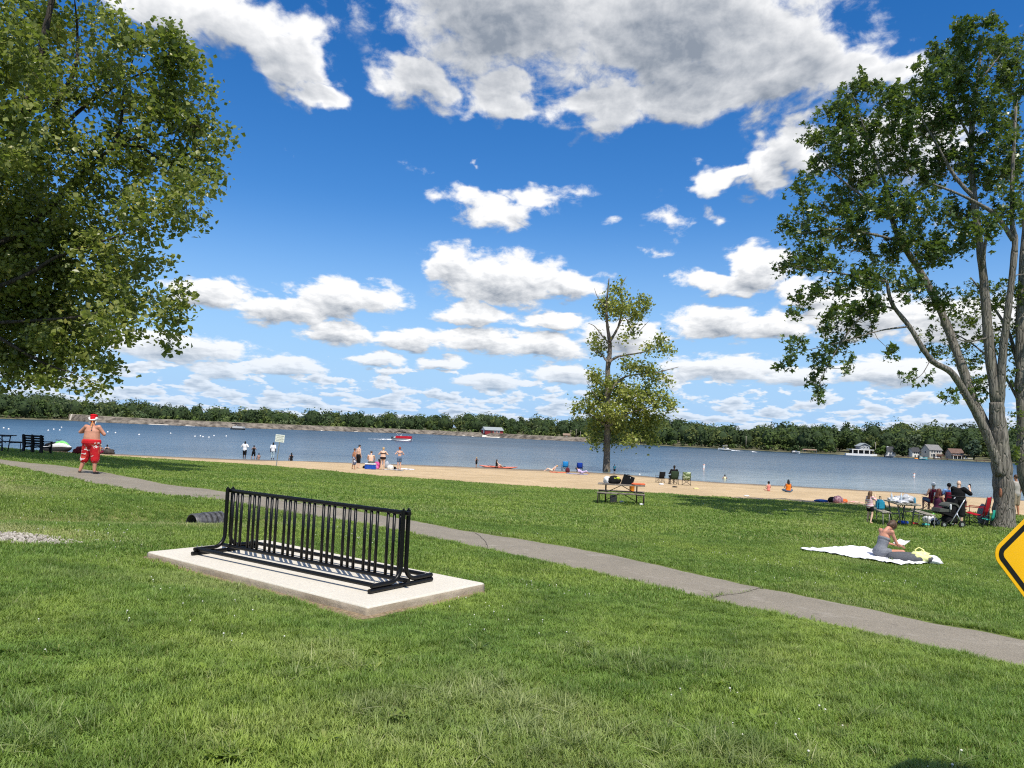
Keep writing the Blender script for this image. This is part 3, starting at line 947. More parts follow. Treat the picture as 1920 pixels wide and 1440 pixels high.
# stray tufts where the lawn thins out into the sand
r = np.random.RandomState(16); X = r.uniform(-24, 26, 1500); Y = edge_lawn(X) + np.abs(r.randn(1500)) * .28
scatter('beach_edge_grass', np.column_stack([X, Y, ground_z(X, Y)]), np.column_stack([r.randn(1500) * .15, r.randn(1500) * .15, r.rand(1500) * 6.28]), np.repeat((.5 + .6 * r.rand(1500))[:, None], 3, 1), tv_far, GM)
# grass growing out of the cracks and over the edges of the path
r = np.random.RandomState(15); pts = []
for cr in PATH_CRACKS:
    if cr[0]: G = [on_ground(*q) for q in cr[1]]; L = resample([(g.x, g.y) for g in G], 60); pts += [tuple(q + r.randn(2) * .02) for q in L for _ in range(2) if r.rand() < cr[0]]
for E, sgn in ((PL, 1), (PU, -1)):
    for i in range(20, 240):
        for _ in range(3):
            if r.rand() < .75: q = E[i] + r.randn(2) * .05; pts.append(tuple(q))
P = np.array(pts); n = len(P)
scatter('path_edge_grass', np.column_stack([P, lawn_z(P[:, 0], P[:, 1]) + .004]), np.column_stack([r.randn(n) * .15, r.randn(n) * .15, r.rand(n) * 6.28]), np.repeat((.7 + .6 * r.rand(n))[:, None], 3, 1), [tuft(90 + i, 12, .03, .07, .006, .05, 1.3) for i in range(3)], GM)


def rosette(seed, nl, L, W, up):
    r = np.random.RandomState(seed); vs, fs = [], []
    for k in range(nl):
        a = 2 * pi * k / nl + r.randn() * .25; l, w_, u = L * r.uniform(.7, 1.2), W * r.uniform(.8, 1.2), up * r.uniform(.5, 1.4)
        tx, ty, nx, ny = cos(a), sin(a), -sin(a), cos(a); b0 = len(vs)
        for s, ww in ((.08, .25), (.35, .8), (.65, 1.0), (.88, .6)):
            z = l * u * s * (1.25 - s * .6)
            for e in (-1, 1): vs.append((tx * l * s + nx * w_ * ww * e * .5, ty * l * s + ny * w_ * ww * e * .5, z + .003))
        vs.append((tx * l, ty * l, l * u * .55))
        fs += [(b0 + 2 * j, b0 + 2 * j + 1, b0 + 2 * j + 3, b0 + 2 * j + 2) for j in range(3)] + [(b0 + 6, b0 + 7, b0 + 8)]
    me = bpy.data.meshes.new('rosette'); me.from_pydata(vs, [], fs); me.shade_smooth(); return me


WM = blade_mat('weed_leaves', (.10, .19, .025), (.21, .31, .045), (.36, .37, .12), .45, .3)
wv = [rosette(i, 9, .10, .030, .55) for i in range(3)]
pts = [on_ground(*q)[:2] for q in ((505, 1255), (715, 1235), (700, 1262), (760, 1350), (735, 1355), (415, 1430), (395, 1428), (440, 1432), (900, 1220), (140, 1118), (1350, 1290), (1520, 1310), (1410, 1350), (1660, 1130), (1220, 1180), (385, 1265), (10, 1225), (610, 1400), (480, 1130))]
X, Y, _r = lawn_points(900, 3.3, 14, 78); pts = np.array([tuple(p) for p in pts] + list(zip(X, Y))); n = len(pts)
scatter('lawn_weeds', np.column_stack([pts, lawn_z(pts[:, 0], pts[:, 1]) + .012]), np.column_stack([r.randn(n) * .1, r.randn(n) * .1, r.rand(n) * 6.28]), np.repeat(np.r_[np.full(19, .9), .28 + .28 * r.rand(n - 19)][:, None], 3, 1), wv, WM)
fm = MB().ell((0, 0, .062), (.0085, .0085, .0075), 7, 5).tube([(0, 0, 0), (.003, 0, .06)], .0012, 4).mesh('clover'); fm.shade_smooth()
CLM = M('clover_heads', (.66, .66, .56), .8)
X, Y, _r = lawn_points(2600, 3.4, 17, 79)
f = np.sin(X * 1.1 + 2) * np.sin(Y * .9 + X * .4) + .5 * np.sin(X * 2.3 + Y * 1.9); k = f > .45
X, Y = X[k], Y[k]; n = len(X)
scatter('clover_flowers', np.column_stack([X, Y, lawn_z(X, Y)]), np.column_stack([r.randn(n) * .3, r.randn(n) * .3, r.rand(n) * 6.28]), np.repeat((.6 + .4 * r.rand(n))[:, None], 3, 1), [fm], CLM)
# ------------------------------------------------------------------ trees
def bark_mat(name, lo, hi, scale=1.0, moss=None):
    m, t, p = base_mat(name); c = coord(t)
    mp = t.nodes.new('ShaderNodeMapping'); mp.inputs['Scale'].default_value = (scale, scale, scale * .16); t.links.new(c, mp.inputs[0])
    a, b = noise(t, mp.outputs[0], 9, 6, .65, dist=.6), noise(t, c, 2.2, 4, .6)
    vo = t.nodes.new('ShaderNodeTexVoronoi'); vo.feature = 'DISTANCE_TO_EDGE'; t.links.new(mp.outputs[0], vo.inputs['Vector']); vo.inputs['Scale'].default_value = 11
    vd = S(t, vo.outputs['Distance'])
    col = mixc(t, a.step(.3, .7), lo, hi); col = mixc(t, vd.step(0, .07, .5, 0), col, tuple(x * .45 for x in lo))
    col = mixc(t, b.step(.5, .75, 0, .5), col, tuple(x * .75 for x in hi))
    if moss: col = mixc(t, noise(t, c, .8, 4, .6).step(.5, .65, 0, .55), col, moss)
    t.links.new(col, p.inputs['Base Color']); p.inputs['Roughness'].default_value = .95; p.inputs['Specular IOR Level'].default_value = .15
    bump(t, p, vd.step(0, .12) * .8 + a * 1.2, .8, .05); return m


def leaf_mat(name, a, b, warm, rough=.42, transl=.34, spec=.45):
    m, t, p = base_mat(name)
    ge = t.nodes.new('ShaderNodeNewGeometry'); isl = S(t, ge.outputs['Random Per Island']); pos = ge.outputs['Position']
    cl = noise(t, pos, .55, 3, .55)
    col = mixc(t, (isl * .6 + cl.step(.36, .66) * .55 - .08).clamp(), a, b); col = mixc(t, isl.step(.93, .99, 0, .6), col, warm)
    t.links.new(col, p.inputs['Base Color']); p.inputs['Roughness'].default_value = rough; p.inputs['Specular IOR Level'].default_value = spec
    tr = t.nodes.new('ShaderNodeBsdfTranslucent'); t.links.new(mixc(t, .55, col, (.25, .36, .03)), tr.inputs[0])
    mx = t.nodes.new('ShaderNodeMixShader'); mx.inputs[0].default_value = transl
    t.links.new(p.outputs[0], mx.inputs[1]); t.links.new(tr.outputs[0], mx.inputs[2]); t.links.new(mx.outputs[0], t.nodes['Material Output'].inputs[0])
    return m


def leaves_mesh(C, L, rs, up=.5, aspect=.8, fold=.25, lobes=False):
    """One folded blade of two faces per centre C; L: lengths."""
    n = len(C)
    nrm = rs.randn(n, 3) * .75; nrm[:, 2] += up + .35; nrm /= np.linalg.norm(nrm, axis=1)[:, None]
    t = rs.randn(n, 3); t[:, 2] -= .45; t -= nrm * (t * nrm).sum(1)[:, None]; t /= np.linalg.norm(t, axis=1)[:, None]
    s = np.cross(nrm, t); L = L[:, None]; W = L * aspect * .5
    if not lobes:
        base, tip = C - t * L * .5, C + t * L * .5
        mid = C - t * L * .08
        V = np.stack([base, mid + s * W + nrm * L * fold * .5, tip, mid - s * W + nrm * L * fold * .5], 1).reshape(-1, 3)
        i = np.arange(n)[:, None] * 4
        F = np.concatenate([i + np.array([[0, 1, 2]]), i + np.array([[0, 2, 3]])], 0)
        k = 3
    else:   # lobed leaf: three points
        base = C - t * L * .5
        V = np.stack([base, C + s * W * 1.05 + t * L * .12 + nrm * L * fold * .4, C + s * W * .28 + t * L * .05, C + t * L * .52, C - s * W * .28 + t * L * .05, C - s * W * 1.05 + t * L * .12 + nrm * L * fold * .4], 1).reshape(-1, 3)
        i = np.arange(n)[:, None] * 6
        F = np.concatenate([i + np.array([[0, 1, 2]]), i + np.array([[0, 2, 3]]), i + np.array([[0, 3, 4]]), i + np.array([[0, 4, 5]])], 0)
    me = bpy.data.meshes.new('crown')
    me.vertices.add(len(V)); me.vertices.foreach_set('co', V.astype(np.float32).ravel())
    nf = len(F); me.loops.add(nf * 3); me.loops.foreach_set('vertex_index', F.astype(np.int32).ravel())
    me.polygons.add(nf); me.polygons.foreach_set('loop_start', np.arange(nf, dtype=np.int32) * 3); me.polygons.foreach_set('loop_total', np.full(nf, 3, np.int32))
    me.update(); return me


class Tree:
    def __init__(self, seed, root):
        self.rs = np.random.RandomState(seed); self.root = Vector(root)
        self.nodes, self.rad, self.mb = [], [], MB(); self.cl = []
    def limb(self, pts, r0, r1, sub=6, wob=.04, n=9, taper=1.0, flare=0.0):
        pts = [Vector(p) for p in pts]; out = []
        for i in range(len(pts) - 1):
            p0, p1, p2, p3 = pts[max(i - 1, 0)], pts[i], pts[i + 1], pts[min(i + 2, len(pts) - 1)]
            for k in range(sub):
                t = k / sub; out.append(.5 * ((2 * p1) + (p2 - p0) * t + (2 * p0 - 5 * p1 + 4 * p2 - p3) * t * t + (3 * p1 - p0 - 3 * p2 + p3) * t ** 3))
        out.append(pts[-1]); m = len(out)
        rr = [(r0 + (r1 - r0) * (i / (m - 1)) ** taper) * (1 + .06 * self.rs.randn()) * (1 + flare * exp(-i / 1.6)) for i in range(m)]
        out = [p + Vector(self.rs.randn(3) * wob * rr[i]) if 0 < i else p for i, p in enumerate(out)]
        self.mb.tube(out, rr, n)
        for p, r in zip(out, rr): self.nodes.append(tuple(p)); self.rad.append(r)
        return self
    def clumps(self, lst, Y, density, dz=1.15, jit=2.2, shell=.35):
        """lst: ellipses of foliage as seen (pixels); each becomes a volume with its own depth."""
        for q in lst:
            x, y, rx, ry = q[:4]; yo = q[4] if len(q) > 4 else self.rs.uniform(-1, 1) * jit
            c = at(x, y, Y + yo); k = (Y + yo) / FPX
            ax, az = rx * k, ry * k; ay = (ax + az) * .5 * dz
            n = max(3, int(density * (ax * ay * az) ** (2 / 3.0)))
            d = self.rs.randn(n, 3); d /= np.linalg.norm(d, axis=1)[:, None]
            r = (shell + (1 - shell) * self.rs.rand(n)) ** .6
            self.cl += [tuple(c[j] + d[i, j] * r[i] * (ax, ay, az)[j] for j in range(3)) for i in range(n)]
        return self
    def twigs(self, r_tip=.006, kr=.012, droop=.0, maxr=.07):
        N = [np.array(self.nodes)]; P = np.array(self.cl); base = np.array(self.nodes)
        R = list(self.rad); nodes = list(self.nodes)
        d0 = np.array([np.min(np.linalg.norm(base - p, axis=1)) for p in P]); order = np.argsort(d0)
        arr = np.zeros((len(nodes) + len(P) * 4, 3)); arr[:len(nodes)] = nodes; cnt = len(nodes); rad = np.zeros(len(arr)); rad[:cnt] = R
        for i in order:
            p = P[i]; D = arr[:cnt] - p; dist = np.sqrt((D ** 2).sum(1)) + np.maximum(D[:, 2], 0) * .5
            j = int(np.argmin(dist)); a = arr[j].copy(); ln = np.linalg.norm(p - a)
            if ln < .05: continue
            r0 = min(rad[j] * .75, maxr, r_tip + kr * ln)
            mid = (a + p) / 2 + self.rs.randn(3) * ln * .10 + np.array([0, 0, ln * (.10 - droop)])
            pts = [a, a * .4 + mid * .6 + self.rs.randn(3) * ln * .03, mid * .55 + p * .45 + self.rs.randn(3) * ln * .04, p]
            rr = [r0, r0 * .8, r0 * .5 + r_tip * .3, r_tip * .6]
            self.mb.tube(pts, rr, 4 if r0 < .02 else 6, caps=False)
            for q, r in zip(pts[1:], rr[1:]):
                arr[cnt] = q; rad[cnt] = max(r, r_tip); cnt += 1
        return self
    def finish(self, name, label, bark, leaf, per, rc, L, up=.5, aspect=.8, flat=.8, lobes=False, keep_trunk='trunk', spiky=0.0, ax=None):
        o = thing(name, label, 'tree', self.root)
        inv = -np.array(self.root)
        self.mb.v = [(v[0] + inv[0], v[1] + inv[1], v[2] + inv[2]) for v in self.mb.v]
        m = bpy.data.meshes.new('trunk'); m.from_pydata(self.mb.v, [], self.mb.f); m.shade_smooth(); link('trunk', m, bark, o)
        P = np.array(self.cl); n = len(P); rs = self.rs
        if spiky:      # leaves gathered along short upright shoots
            C = np.repeat(P, per, 0); k = rs.rand(len(C)); dirv = rs.randn(n, 3) * .55; dirv[:, 2] += spiky; dirv /= np.linalg.norm(dirv, axis=1)[:, None]
            C = C + np.repeat(dirv, per, 0) * ((k - .35) * 2 * rc)[:, None] + rs.randn(len(C), 3) * rc * (.42 - .22 * k)[:, None]
        else:
            C = np.repeat(P, per, 0) + rs.randn(n * per, 3) * np.array([rc, rc, rc * flat]) * .6
        Ls = L * (.5 + .95 * rs.rand(len(C)) ** 1.3)
        link('crown', leaves_mesh(C + inv, Ls, rs, up, aspect, lobes=lobes), leaf, o)
        return o


def pl(lst, Y): return [at(x, y, Y + (d[0] if d else 0)) for x, y, *d in lst]


# --- big cottonwood filling the left edge
LY = 30.0
base = on_ground(-150, 885); base = Vector((-23.6, LY, float(ground_z(-23.6, LY))))
T = Tree(11, base)
T.limb([base, *pl([(-125, 760), (-105, 620), (-70, 480), (-15, 340), (50, 200), (80, 80), (110, -60)], LY)], .46, .08, flare=.5)
for q, a, b in (([(-70, 480, 1), (50, 430, 1.5), (150, 330), (215, 275), (260, 258), (320, 250), (370, 235)], .13, .025), ([(-15, 340), (90, 260), (170, 190), (240, 150), (300, 120)], .12, .025),
                ([(215, 275), (260, 275), (300, 300), (340, 320)], .10, .02), ([(-95, 570), (40, 520), (110, 480), (200, 450), (290, 420)], .11, .02), ([(-105, 620), (0, 605), (80, 600), (170, 590), (250, 560), (300, 580)], .09, .015),
                ([(-60, 600), (10, 640), (80, 680), (140, 700)], .10, .02), ([(100, 200), (140, 130), (145, 60), (140, 0)], .11, .02), ([(-40, 540), (-120, 440), (-200, 320)], .25, .05), ([(-15, 340), (-20, 200), (-60, 60)], .2, .05), ([(215, 275), (228, 220), (232, 170), (250, 110)], .08, .02)):
    T.limb(pl([(v[0], v[1], (i % 3 - 1) * .5 + (v[2] if len(v) > 2 else .6)) for i, v in enumerate(q)], LY), a, b, n=7)
T.clumps([(330, 100, 55, 42), (300, 75, 60, 40), (235, 60, 56, 40), (190, 100, 40, 30), (120, 40, 70, 40), (40, 60, 70, 90), (345, 180, 60, 55), (385, 255, 48, 42), (395, 310, 34, 30), (320, 250, 70, 55), (270, 180, 70, 50), (190, 160, 60, 60), (80, 170, 80, 70), (360, 345, 56, 42), (300, 330, 70, 50),
          (220, 300, 70, 60), (120, 300, 80, 70, .5), (20, 270, 60, 90, -1), (340, 400, 40, 34), (285, 400, 60, 50), (200, 400, 80, 60), (100, 420, 80, 70, 2.2), (10, 420, 60, 80, 2.6), (270, 475, 46, 40), (190, 490, 70, 50), (100, 540, 70, 60, 2.4), (15, 560, 60, 70, 3), (250, 545, 50, 40), (310, 570, 42, 40), (335, 590, 24, 26), (308, 632, 22, 28), (215, 610, 50, 50), (140, 640, 70, 50), (60, 670, 70, 50, 2.2), (0, 690, 50, 45, 2.4), (180, 690, 35, 32), (165, 735, 16, 14), (120, 715, 30, 22), (75, 722, 24, 20)], LY, 15, jit=1.8)
T.clumps([(40, 380, 70, 90, 3.0), (60, 520, 70, 80, 2.5), (30, 620, 60, 60, 3), (200, 560, 60, 50, 2.0), (110, 640, 70, 60, 3), (20, 480, 60, 70, 3.5), (150, 480, 70, 60, 3), (70, 590, 70, 50, 3.6)], LY, 24, jit=1)
T.clumps([(30, 130, 90, 90, -3.2), (-20, 220, 100, 110, -4.2), (-60, 60, 120, 110, -4.5), ], LY, 11)  # nearer foliage added to throw shade on the crown's lower left
T.clumps([(-130, 250, 110, 200), (-120, 560, 90, 120), (-90, -80, 120, 90), (140, -70, 120, 60), (-260, 420, 110, 220), (-60, 400, 60, 200, 2), (40, -150, 150, 60)], LY, 6, jit=2.5)
T.twigs(droop=.06)
LEAFC = leaf_mat('cottonwood_leaves', (.085, .120, .020), (.34, .365, .105), (.46, .37, .07), .36, .42, .5)
T.finish('cottonwood_tree', 'huge leafy cottonwood tree filling the left edge of the photo', bark_mat('cottonwood_bark', (.035, .029, .023), (.10, .085, .07), 1.0), LEAFC, 40, .46, .205, up=.35, aspect=.85)

# --- multi-stemmed silver maple on the right
rb_ = on_ground(1881, 988); RY = rb_.y
T = Tree(21, rb_)
T.limb([rb_ - Vector((0, 0, .25)), *pl([(1882, 930), (1878, 870), (1872, 800), (1868, 755)], RY)], .365, .25, flare=.30, n=14, wob=.03)
T.limb(pl([(1876, 890, -.15), (1852, 820, -.2), (1822, 760, -.3), (1785, 745 - 45, -.5), (1745, 674, -.7), (1705, 612, -.8), (1673, 570, -.9), (1663, 528, -1)], RY), .17, .05, wob=.03)
T.limb(pl([(1874, 880, .1), (1858, 820, .2), (1828, 757, .4), (1790, 650, .7), (1758, 570, 1.0), (1721, 502, 1.0), (1689, 454, .9), (1671, 406, .8), (1665, 360, .8), (1642, 296, .9)], RY), .21, .05, wob=.03)
T.limb(pl([(1868, 755), (1853, 633, .1), (1842, 502, .2), (1826, 370, .2), (1821, 264, .2), (1832, 158, .3), (1840, 80, .3)], RY), .20, .04, wob=.03)
T.limb(pl([(1874, 770), (1880, 660, -.2), (1890, 580, -.4), (1903, 460, -.5), (1898, 420, -.5), (1898, 330, -.4), (1905, 200, -.3)], RY), .16, .05, wob=.03)
for q, a, b in (([(1900, 450, -.5), (1869, 406, -.6), (1840, 385, -.8), (1800, 365, -1), (1750, 345, -1.2)], .09, .03), ([(1826, 370), (1790, 330), (1750, 260), (1720, 210)], .08, .02), ([(1671, 406, .8), (1620, 370), (1570, 330), (1530, 290)], .06, .02), ([(1689, 454, .9), (1640, 440), (1570, 430), (1490, 440)], .06, .015),
                ([(1663, 528, -1), (1620, 520, -1), (1560, 510, -1.2), (1490, 500, -1.2)], .05, .012), ([(1680, 580, -.8), (1640, 575, -1), (1600, 610, -1), (1555, 680, -1.2), (1535, 725, -1.3)], .045, .01), ([(1705, 612, -.8), (1650, 620, -1), (1580, 640, -1.1), (1500, 660, -1.2)], .04, .01), ([(1642, 296, .9), (1620, 240), (1600, 180)], .05, .012),
                ([(1842, 502), (1850, 440, -.3), (1862, 400, -.4)], .07, .03), ([(1821, 264), (1780, 180), (1765, 110)], .05, .012), ([(1745, 674, -.7), (1730, 700, -1), (1715, 712, -1.2)], .02, .006), ([(1853, 633), (1810, 640), (1770, 620)], .04, .01), ([(1832, 158), (1870, 110), (1885, 90)], .04, .01)):
    T.limb(pl(q, RY), a, b, n=6)
T.clumps([(1840, 75, 50, 36), (1800, 60, 26, 24), (1775, 120, 48, 44), (1735, 150, 40, 40), (1880, 115, 34, 46), (1905, 150, 26, 50), (1700, 185, 44, 34), (1615, 172, 40, 30), (1660, 190, 34, 26), (1570, 220, 40, 26), (1640, 240, 50, 34), (1740, 225, 56, 42), (1830, 200, 56, 46), (1860, 270, 46, 40),
          (1535, 255, 30, 22), (1600, 300, 48, 30), (1690, 300, 50, 36), (1780, 310, 50, 36), (1540, 310, 34, 18), (1505, 355, 34, 18), (1570, 380, 50, 26), (1650, 375, 44, 34), (1730, 390, 48, 34), (1475, 432, 30, 16), (1530, 430, 40, 24), (1600, 450, 46, 26), (1660, 470, 40, 28), (1475, 500, 36, 16), (1540, 500, 44, 22), (1600, 530, 44, 24),
          (1510, 560, 28, 16), (1570, 580, 36, 20), (1640, 570, 34, 24), (1610, 615, 32, 14), (1480, 590, 22, 10), (1490, 655, 26, 16), (1480, 685, 22, 12), (1540, 670, 26, 20), (1575, 650, 26, 16), (1530, 715, 20, 14), (1525, 740, 14, 8), (1595, 690, 16, 14), (1700, 540, 36, 28), (1760, 470, 44, 34), (1830, 440, 40, 34), (1890, 380, 30, 40), (1760, 560, 34, 26), (1905, 290, 26, 44), (1665, 660, 14, 8), (1715, 712, 24, 9), (1830, 735, 24, 14), (1780, 745, 16, 8), (1570, 270, 30, 24), (1620, 340, 40, 26), (1690, 240, 36, 30), (1600, 420, 36, 22), (1700, 450, 36, 26), (1640, 520, 36, 24), (1560, 545, 34, 18), (1730, 480, 30, 26), (1800, 400, 36, 30), (1850, 330, 40, 34), (1800, 150, 40, 40), (1680, 380, 36, 24), (1520, 470, 30, 16), (1740, 330, 36, 26), (1590, 250, 34, 22), (1620, 590, 26, 16), (1560, 620, 24, 14), (1505, 400, 26, 14)], RY, 44, jit=1.6, shell=.2)
T.clumps([(1960, 250, 80, 150), (1990, 500, 60, 120), (1950, 80, 60, 60), (1700, 250, 60, 50, 3), (1800, 250, 60, 60, 3), (1640, 330, 50, 40, 3)], RY, 10, jit=1.2)
T.twigs(r_tip=.005, kr=.010)
LEAFM = leaf_mat('maple_leaves', (.034, .072, .016), (.105, .160, .038), (.22, .25, .09), .34, .32, .55)
BARKM = bark_mat('maple_bark', (.125, .112, .095), (.285, .262, .225), 1.0, (.19, .18, .135))
T.finish('silver_maple_tree', 'tall multi stemmed maple tree with grey bark beside the red camp chair', BARKM, LEAFM, 30, .28, .175, up=.5, aspect=1.0, lobes=True, spiky=.9)
# bark wound on the trunk
# --- second maple whose trunk stands on the right edge
b2 = gpt(20.35, RY + 1.4)
T = Tree(23, b2)
T.limb([b2 - Vector((0, 0, .2)), *pl([(1924, 900, 1.4), (1919, 800, 1.4), (1914, 700, 1.4), (1916, 560, 1.4), (1925, 400, 1.4), (1935, 250, 1.4)], RY)], .30, .10, flare=.35)
T.limb(pl([(1911, 700, 1.4), (1890, 620, 2), (1850, 560, 2.5), (1820, 520, 2.8)], RY), .08, .02)
T.limb(pl([(1914, 760, 1.4), (1880, 700, 2), (1830, 650, 2.5), (1780, 620, 3)], RY), .06, .015)
T.clumps([(1800, 600, 46, 36, 2.6), (1850, 560, 46, 40, 2.4), (1810, 670, 50, 34, 2.8), (1870, 640, 40, 40, 2.2), (1770, 660, 34, 26, 2.6), (1890, 720, 26, 30, 1.8), (1900, 560, 30, 40, 1.6), (1905, 800, 14, 26, 1.0), (1908, 850, 8, 18, .9), (1830, 720, 30, 16, 2.4), (1740, 630, 24, 16, 2.4), (1960, 600, 50, 120, 1.4), (1980, 350, 60, 120, 1.4)], RY, 26, jit=.5, shell=.2)
T.twigs(r_tip=.005, kr=.010)
LEAFM2 = leaf_mat('young_maple_leaves', (.040, .080, .012), (.115, .165, .030), (.22, .24, .05), .4, .36, .45)
T.finish('maple_tree', 'maple tree trunk standing at the right edge behind the big maple', BARKM, LEAFM2, 24, .28, .15, up=.5, aspect=1.0, lobes=True, spiky=.7)

# --- slender half-bare cottonwood on the beach
cb = on_ground(1137, 884); CY = cb.y
T = Tree(31, cb)
T.limb([cb - Vector((0, 0, .2)), *pl([(1138, 850), (1139, 791), (1139, 704), (1143, 663), (1143, 640), (1139, 611), (1137, 576), (1140, 541), (1142, 522)], CY)], .40, .05, flare=.3, n=10)
for q, a, b in (([(1143, 640), (1149, 631), (1161, 608), (1167, 567), (1160, 545), (1172, 522)], .18, .03), ([(1142, 679), (1155, 670), (1172, 666), (1207, 660), (1231, 652)], .17, .04), ([(1140, 680), (1132, 670), (1126, 663), (1112, 656)], .12, .03), ([(1140, 740), (1158, 716), (1181, 704), (1231, 698), (1272, 688)], .16, .03),
                ([(1143, 645), (1128, 628), (1115, 612), (1103, 606)], .09, .02), ([(1160, 612), (1172, 596), (1190, 625), (1207, 612), (1218, 600)], .07, .015), ([(1137, 576), (1122, 560), (1114, 540)], .07, .015), ([(1139, 800), (1110, 780), (1085, 765)], .12, .02), ([(1139, 800), (1180, 775), (1230, 760)], .15, .03), ([(1140, 770), (1180, 745), (1225, 735)], .12, .02), ([(1139, 770), (1115, 740), (1100, 715)], .1, .02), ([(1167, 567), (1200, 560), (1226, 572)], .05, .01), ([(1167, 567), (1165, 540), (1175, 518)], .04, .008)):
    T.limb(pl([(x, y, (i % 3 - 1) * .6) for i, (x, y) in enumerate(q)], CY), a, b, n=6, wob=.1)
T.clumps([(1130, 570, 16, 18), (1140, 585, 16, 15), (1160, 545, 16, 15), (1158, 575, 20, 20), (1185, 580, 18, 18), (1205, 572, 18, 18), (1192, 595, 16, 10), (1186, 620, 12, 10), (1172, 632, 10, 8), (1118, 642, 14, 15), (1126, 655, 14, 12), (1240, 645, 16, 18), (1250, 660, 10, 10), (1215, 655, 14, 8), (1180, 685, 22, 15), (1205, 695, 20, 17), (1235, 705, 16, 14), (1250, 715, 10, 9), (1110, 700, 12, 12), (1118, 718, 18, 14), (1140, 720, 16, 14),
         ], CY, 13, jit=2.2, shell=.05)
T.clumps([
          (1160, 730, 22, 20), (1130, 745, 26, 23), (1105, 762, 18, 17), (1085, 768, 14, 12), (1180, 745, 26, 23), (1210, 740, 22, 20), (1235, 752, 22, 20), (1260, 758, 14, 12), (1150, 775, 30, 26), (1190, 775, 28, 23), (1225, 785, 24, 20), (1125, 795, 20, 23), (1165, 805, 26, 23), (1205, 808, 24, 20), (1115, 825, 10, 17), (1145, 825, 14, 12), (1180, 828, 14, 12), (1225, 820, 14, 14), (1105, 805, 10, 14)], CY, 15, jit=2.4, shell=.05)
T.twigs(r_tip=.012, kr=.011)
LEAFS = leaf_mat('beach_cottonwood_leaves', (.14, .18, .026), (.44, .46, .11), (.48, .40, .14), .4, .36, .45)
T.finish('beach_cottonwood_tree', 'slender half bare tree standing at the water edge of the sandy beach', bark_mat('beach_tree_bark', (.12, .10, .078), (.28, .245, .20), 1.0, (.24, .23, .08)), LEAFS, 25, .60, .30, up=.35, aspect=.85, flat=1.1)
# ------------------------------------------------------------------ far shore
SH = [(-700, 760), (-300, 776), (0, 785), (132, 788.7), (180, 791.7), (400, 800.6), (600, 807.5), (800, 814), (1000, 824), (1100, 828.5), (1240, 835.8), (1480, 848), (1640, 855.7), (1840, 866), (2050, 878), (2400, 902)]
SHX = np.array([q[0] for q in SH]); _sp = [on_z(*q) for q in SH]
SHY = np.array([max(250, min(460, p.y)) for p in _sp])
SKY = np.array([(-700, 24), (0, 26), (120, 23), (250, 22), (340, 20), (400, 18.5), (520, 18.5), (640, 22), (760, 20), (860, 26), (900, 29), (1000, 25), (1080, 30), (1260, 33.6), (1330, 22.5), (1420, 24), (1480, 30), (1540, 29), (1640, 36.5), (1720, 41), (1790, 43), (1920, 40), (2400, 40)])


def shore_y(px): return float(np.interp(px, SHX, SHY))


def col_x(px, Y):
    """X of the vertical plane through a photo column at the height of the horizon."""
    return ((px - 960) / FPX * _cr) / cos(PITCH) * Y + .0026 * Y


def far_ground(px, s):
    """height of the land s metres behind the water line"""
    Y = shore_y(px) + 120
    top = 3.9 + np.interp(px, SKY[:, 0], SKY[:, 1]) / FPX * Y - 9.6
    k = min(1, max(0, (s - 8) / 110)); k = k * k * (3 - 2 * k)
    return .45 * min(1, s / 3) + max(top, .3) * k


vs, fs = [], []
cols = list(range(-900, 2840, 20)); srow = [-6, 0, 1.5, 4, 12, 25, 45, 70, 100, 130, 200, 400, 900, 2500]
for pxc in cols:
    y0 = shore_y(pxc)
    for s in srow:
        Y = y0 + s; vs.append((col_x(pxc, Y), Y, -.8 if s < 0 else far_ground(pxc, min(s, 130)) + (0.02 if s else -.05)))
m_ = len(srow)
for i in range(len(cols) - 1):
    for j in range(m_ - 1): a = i * m_ + j; fs.append((a, a + m_, a + m_ + 1, a + 1))
me = bpy.data.meshes.new('far_shore'); me.from_pydata(vs, [], fs); me.shade_smooth()
link('far_shore', me, M('shore_ground', (.075, .085, .035), .95, var=.4, scale=.2, two=(.13, .12, .07)), kind='structure')

# --- woods
def forest_mat():
    m, t, p = base_mat('forest_leaves')
    ge = t.nodes.new('ShaderNodeNewGeometry'); isl = S(t, ge.outputs['Random Per Island'])
    at_ = t.nodes.new('ShaderNodeAttribute'); at_.attribute_name = 'tint'
    col = mixc(t, isl.step(0, 1, 0, .5), at_.outputs['Color'], (.085, .125, .035))
    t.links.new(col, p.inputs['Base Color']); p.inputs['Roughness'].default_value = .7; p.inputs['Specular IOR Level'].default_value = .2
    tr = t.nodes.new('ShaderNodeBsdfTranslucent'); t.links.new(col, tr.inputs[0]); mx = t.nodes.new('ShaderNodeMixShader'); mx.inputs[0].default_value = .2
    t.links.new(p.outputs[0], mx.inputs[1]); t.links.new(tr.outputs[0], mx.inputs[2]); t.links.new(mx.outputs[0], t.nodes['Material Output'].inputs[0])
    return m


FORM = forest_mat()
TINTS = np.array([(.040, .074, .020), (.062, .104, .024), (.085, .130, .030), (.050, .086, .032), (.120, .160, .048), (.100, .146, .030), (.140, .175, .085), (.034, .060, .026), (.15, .18, .05)])


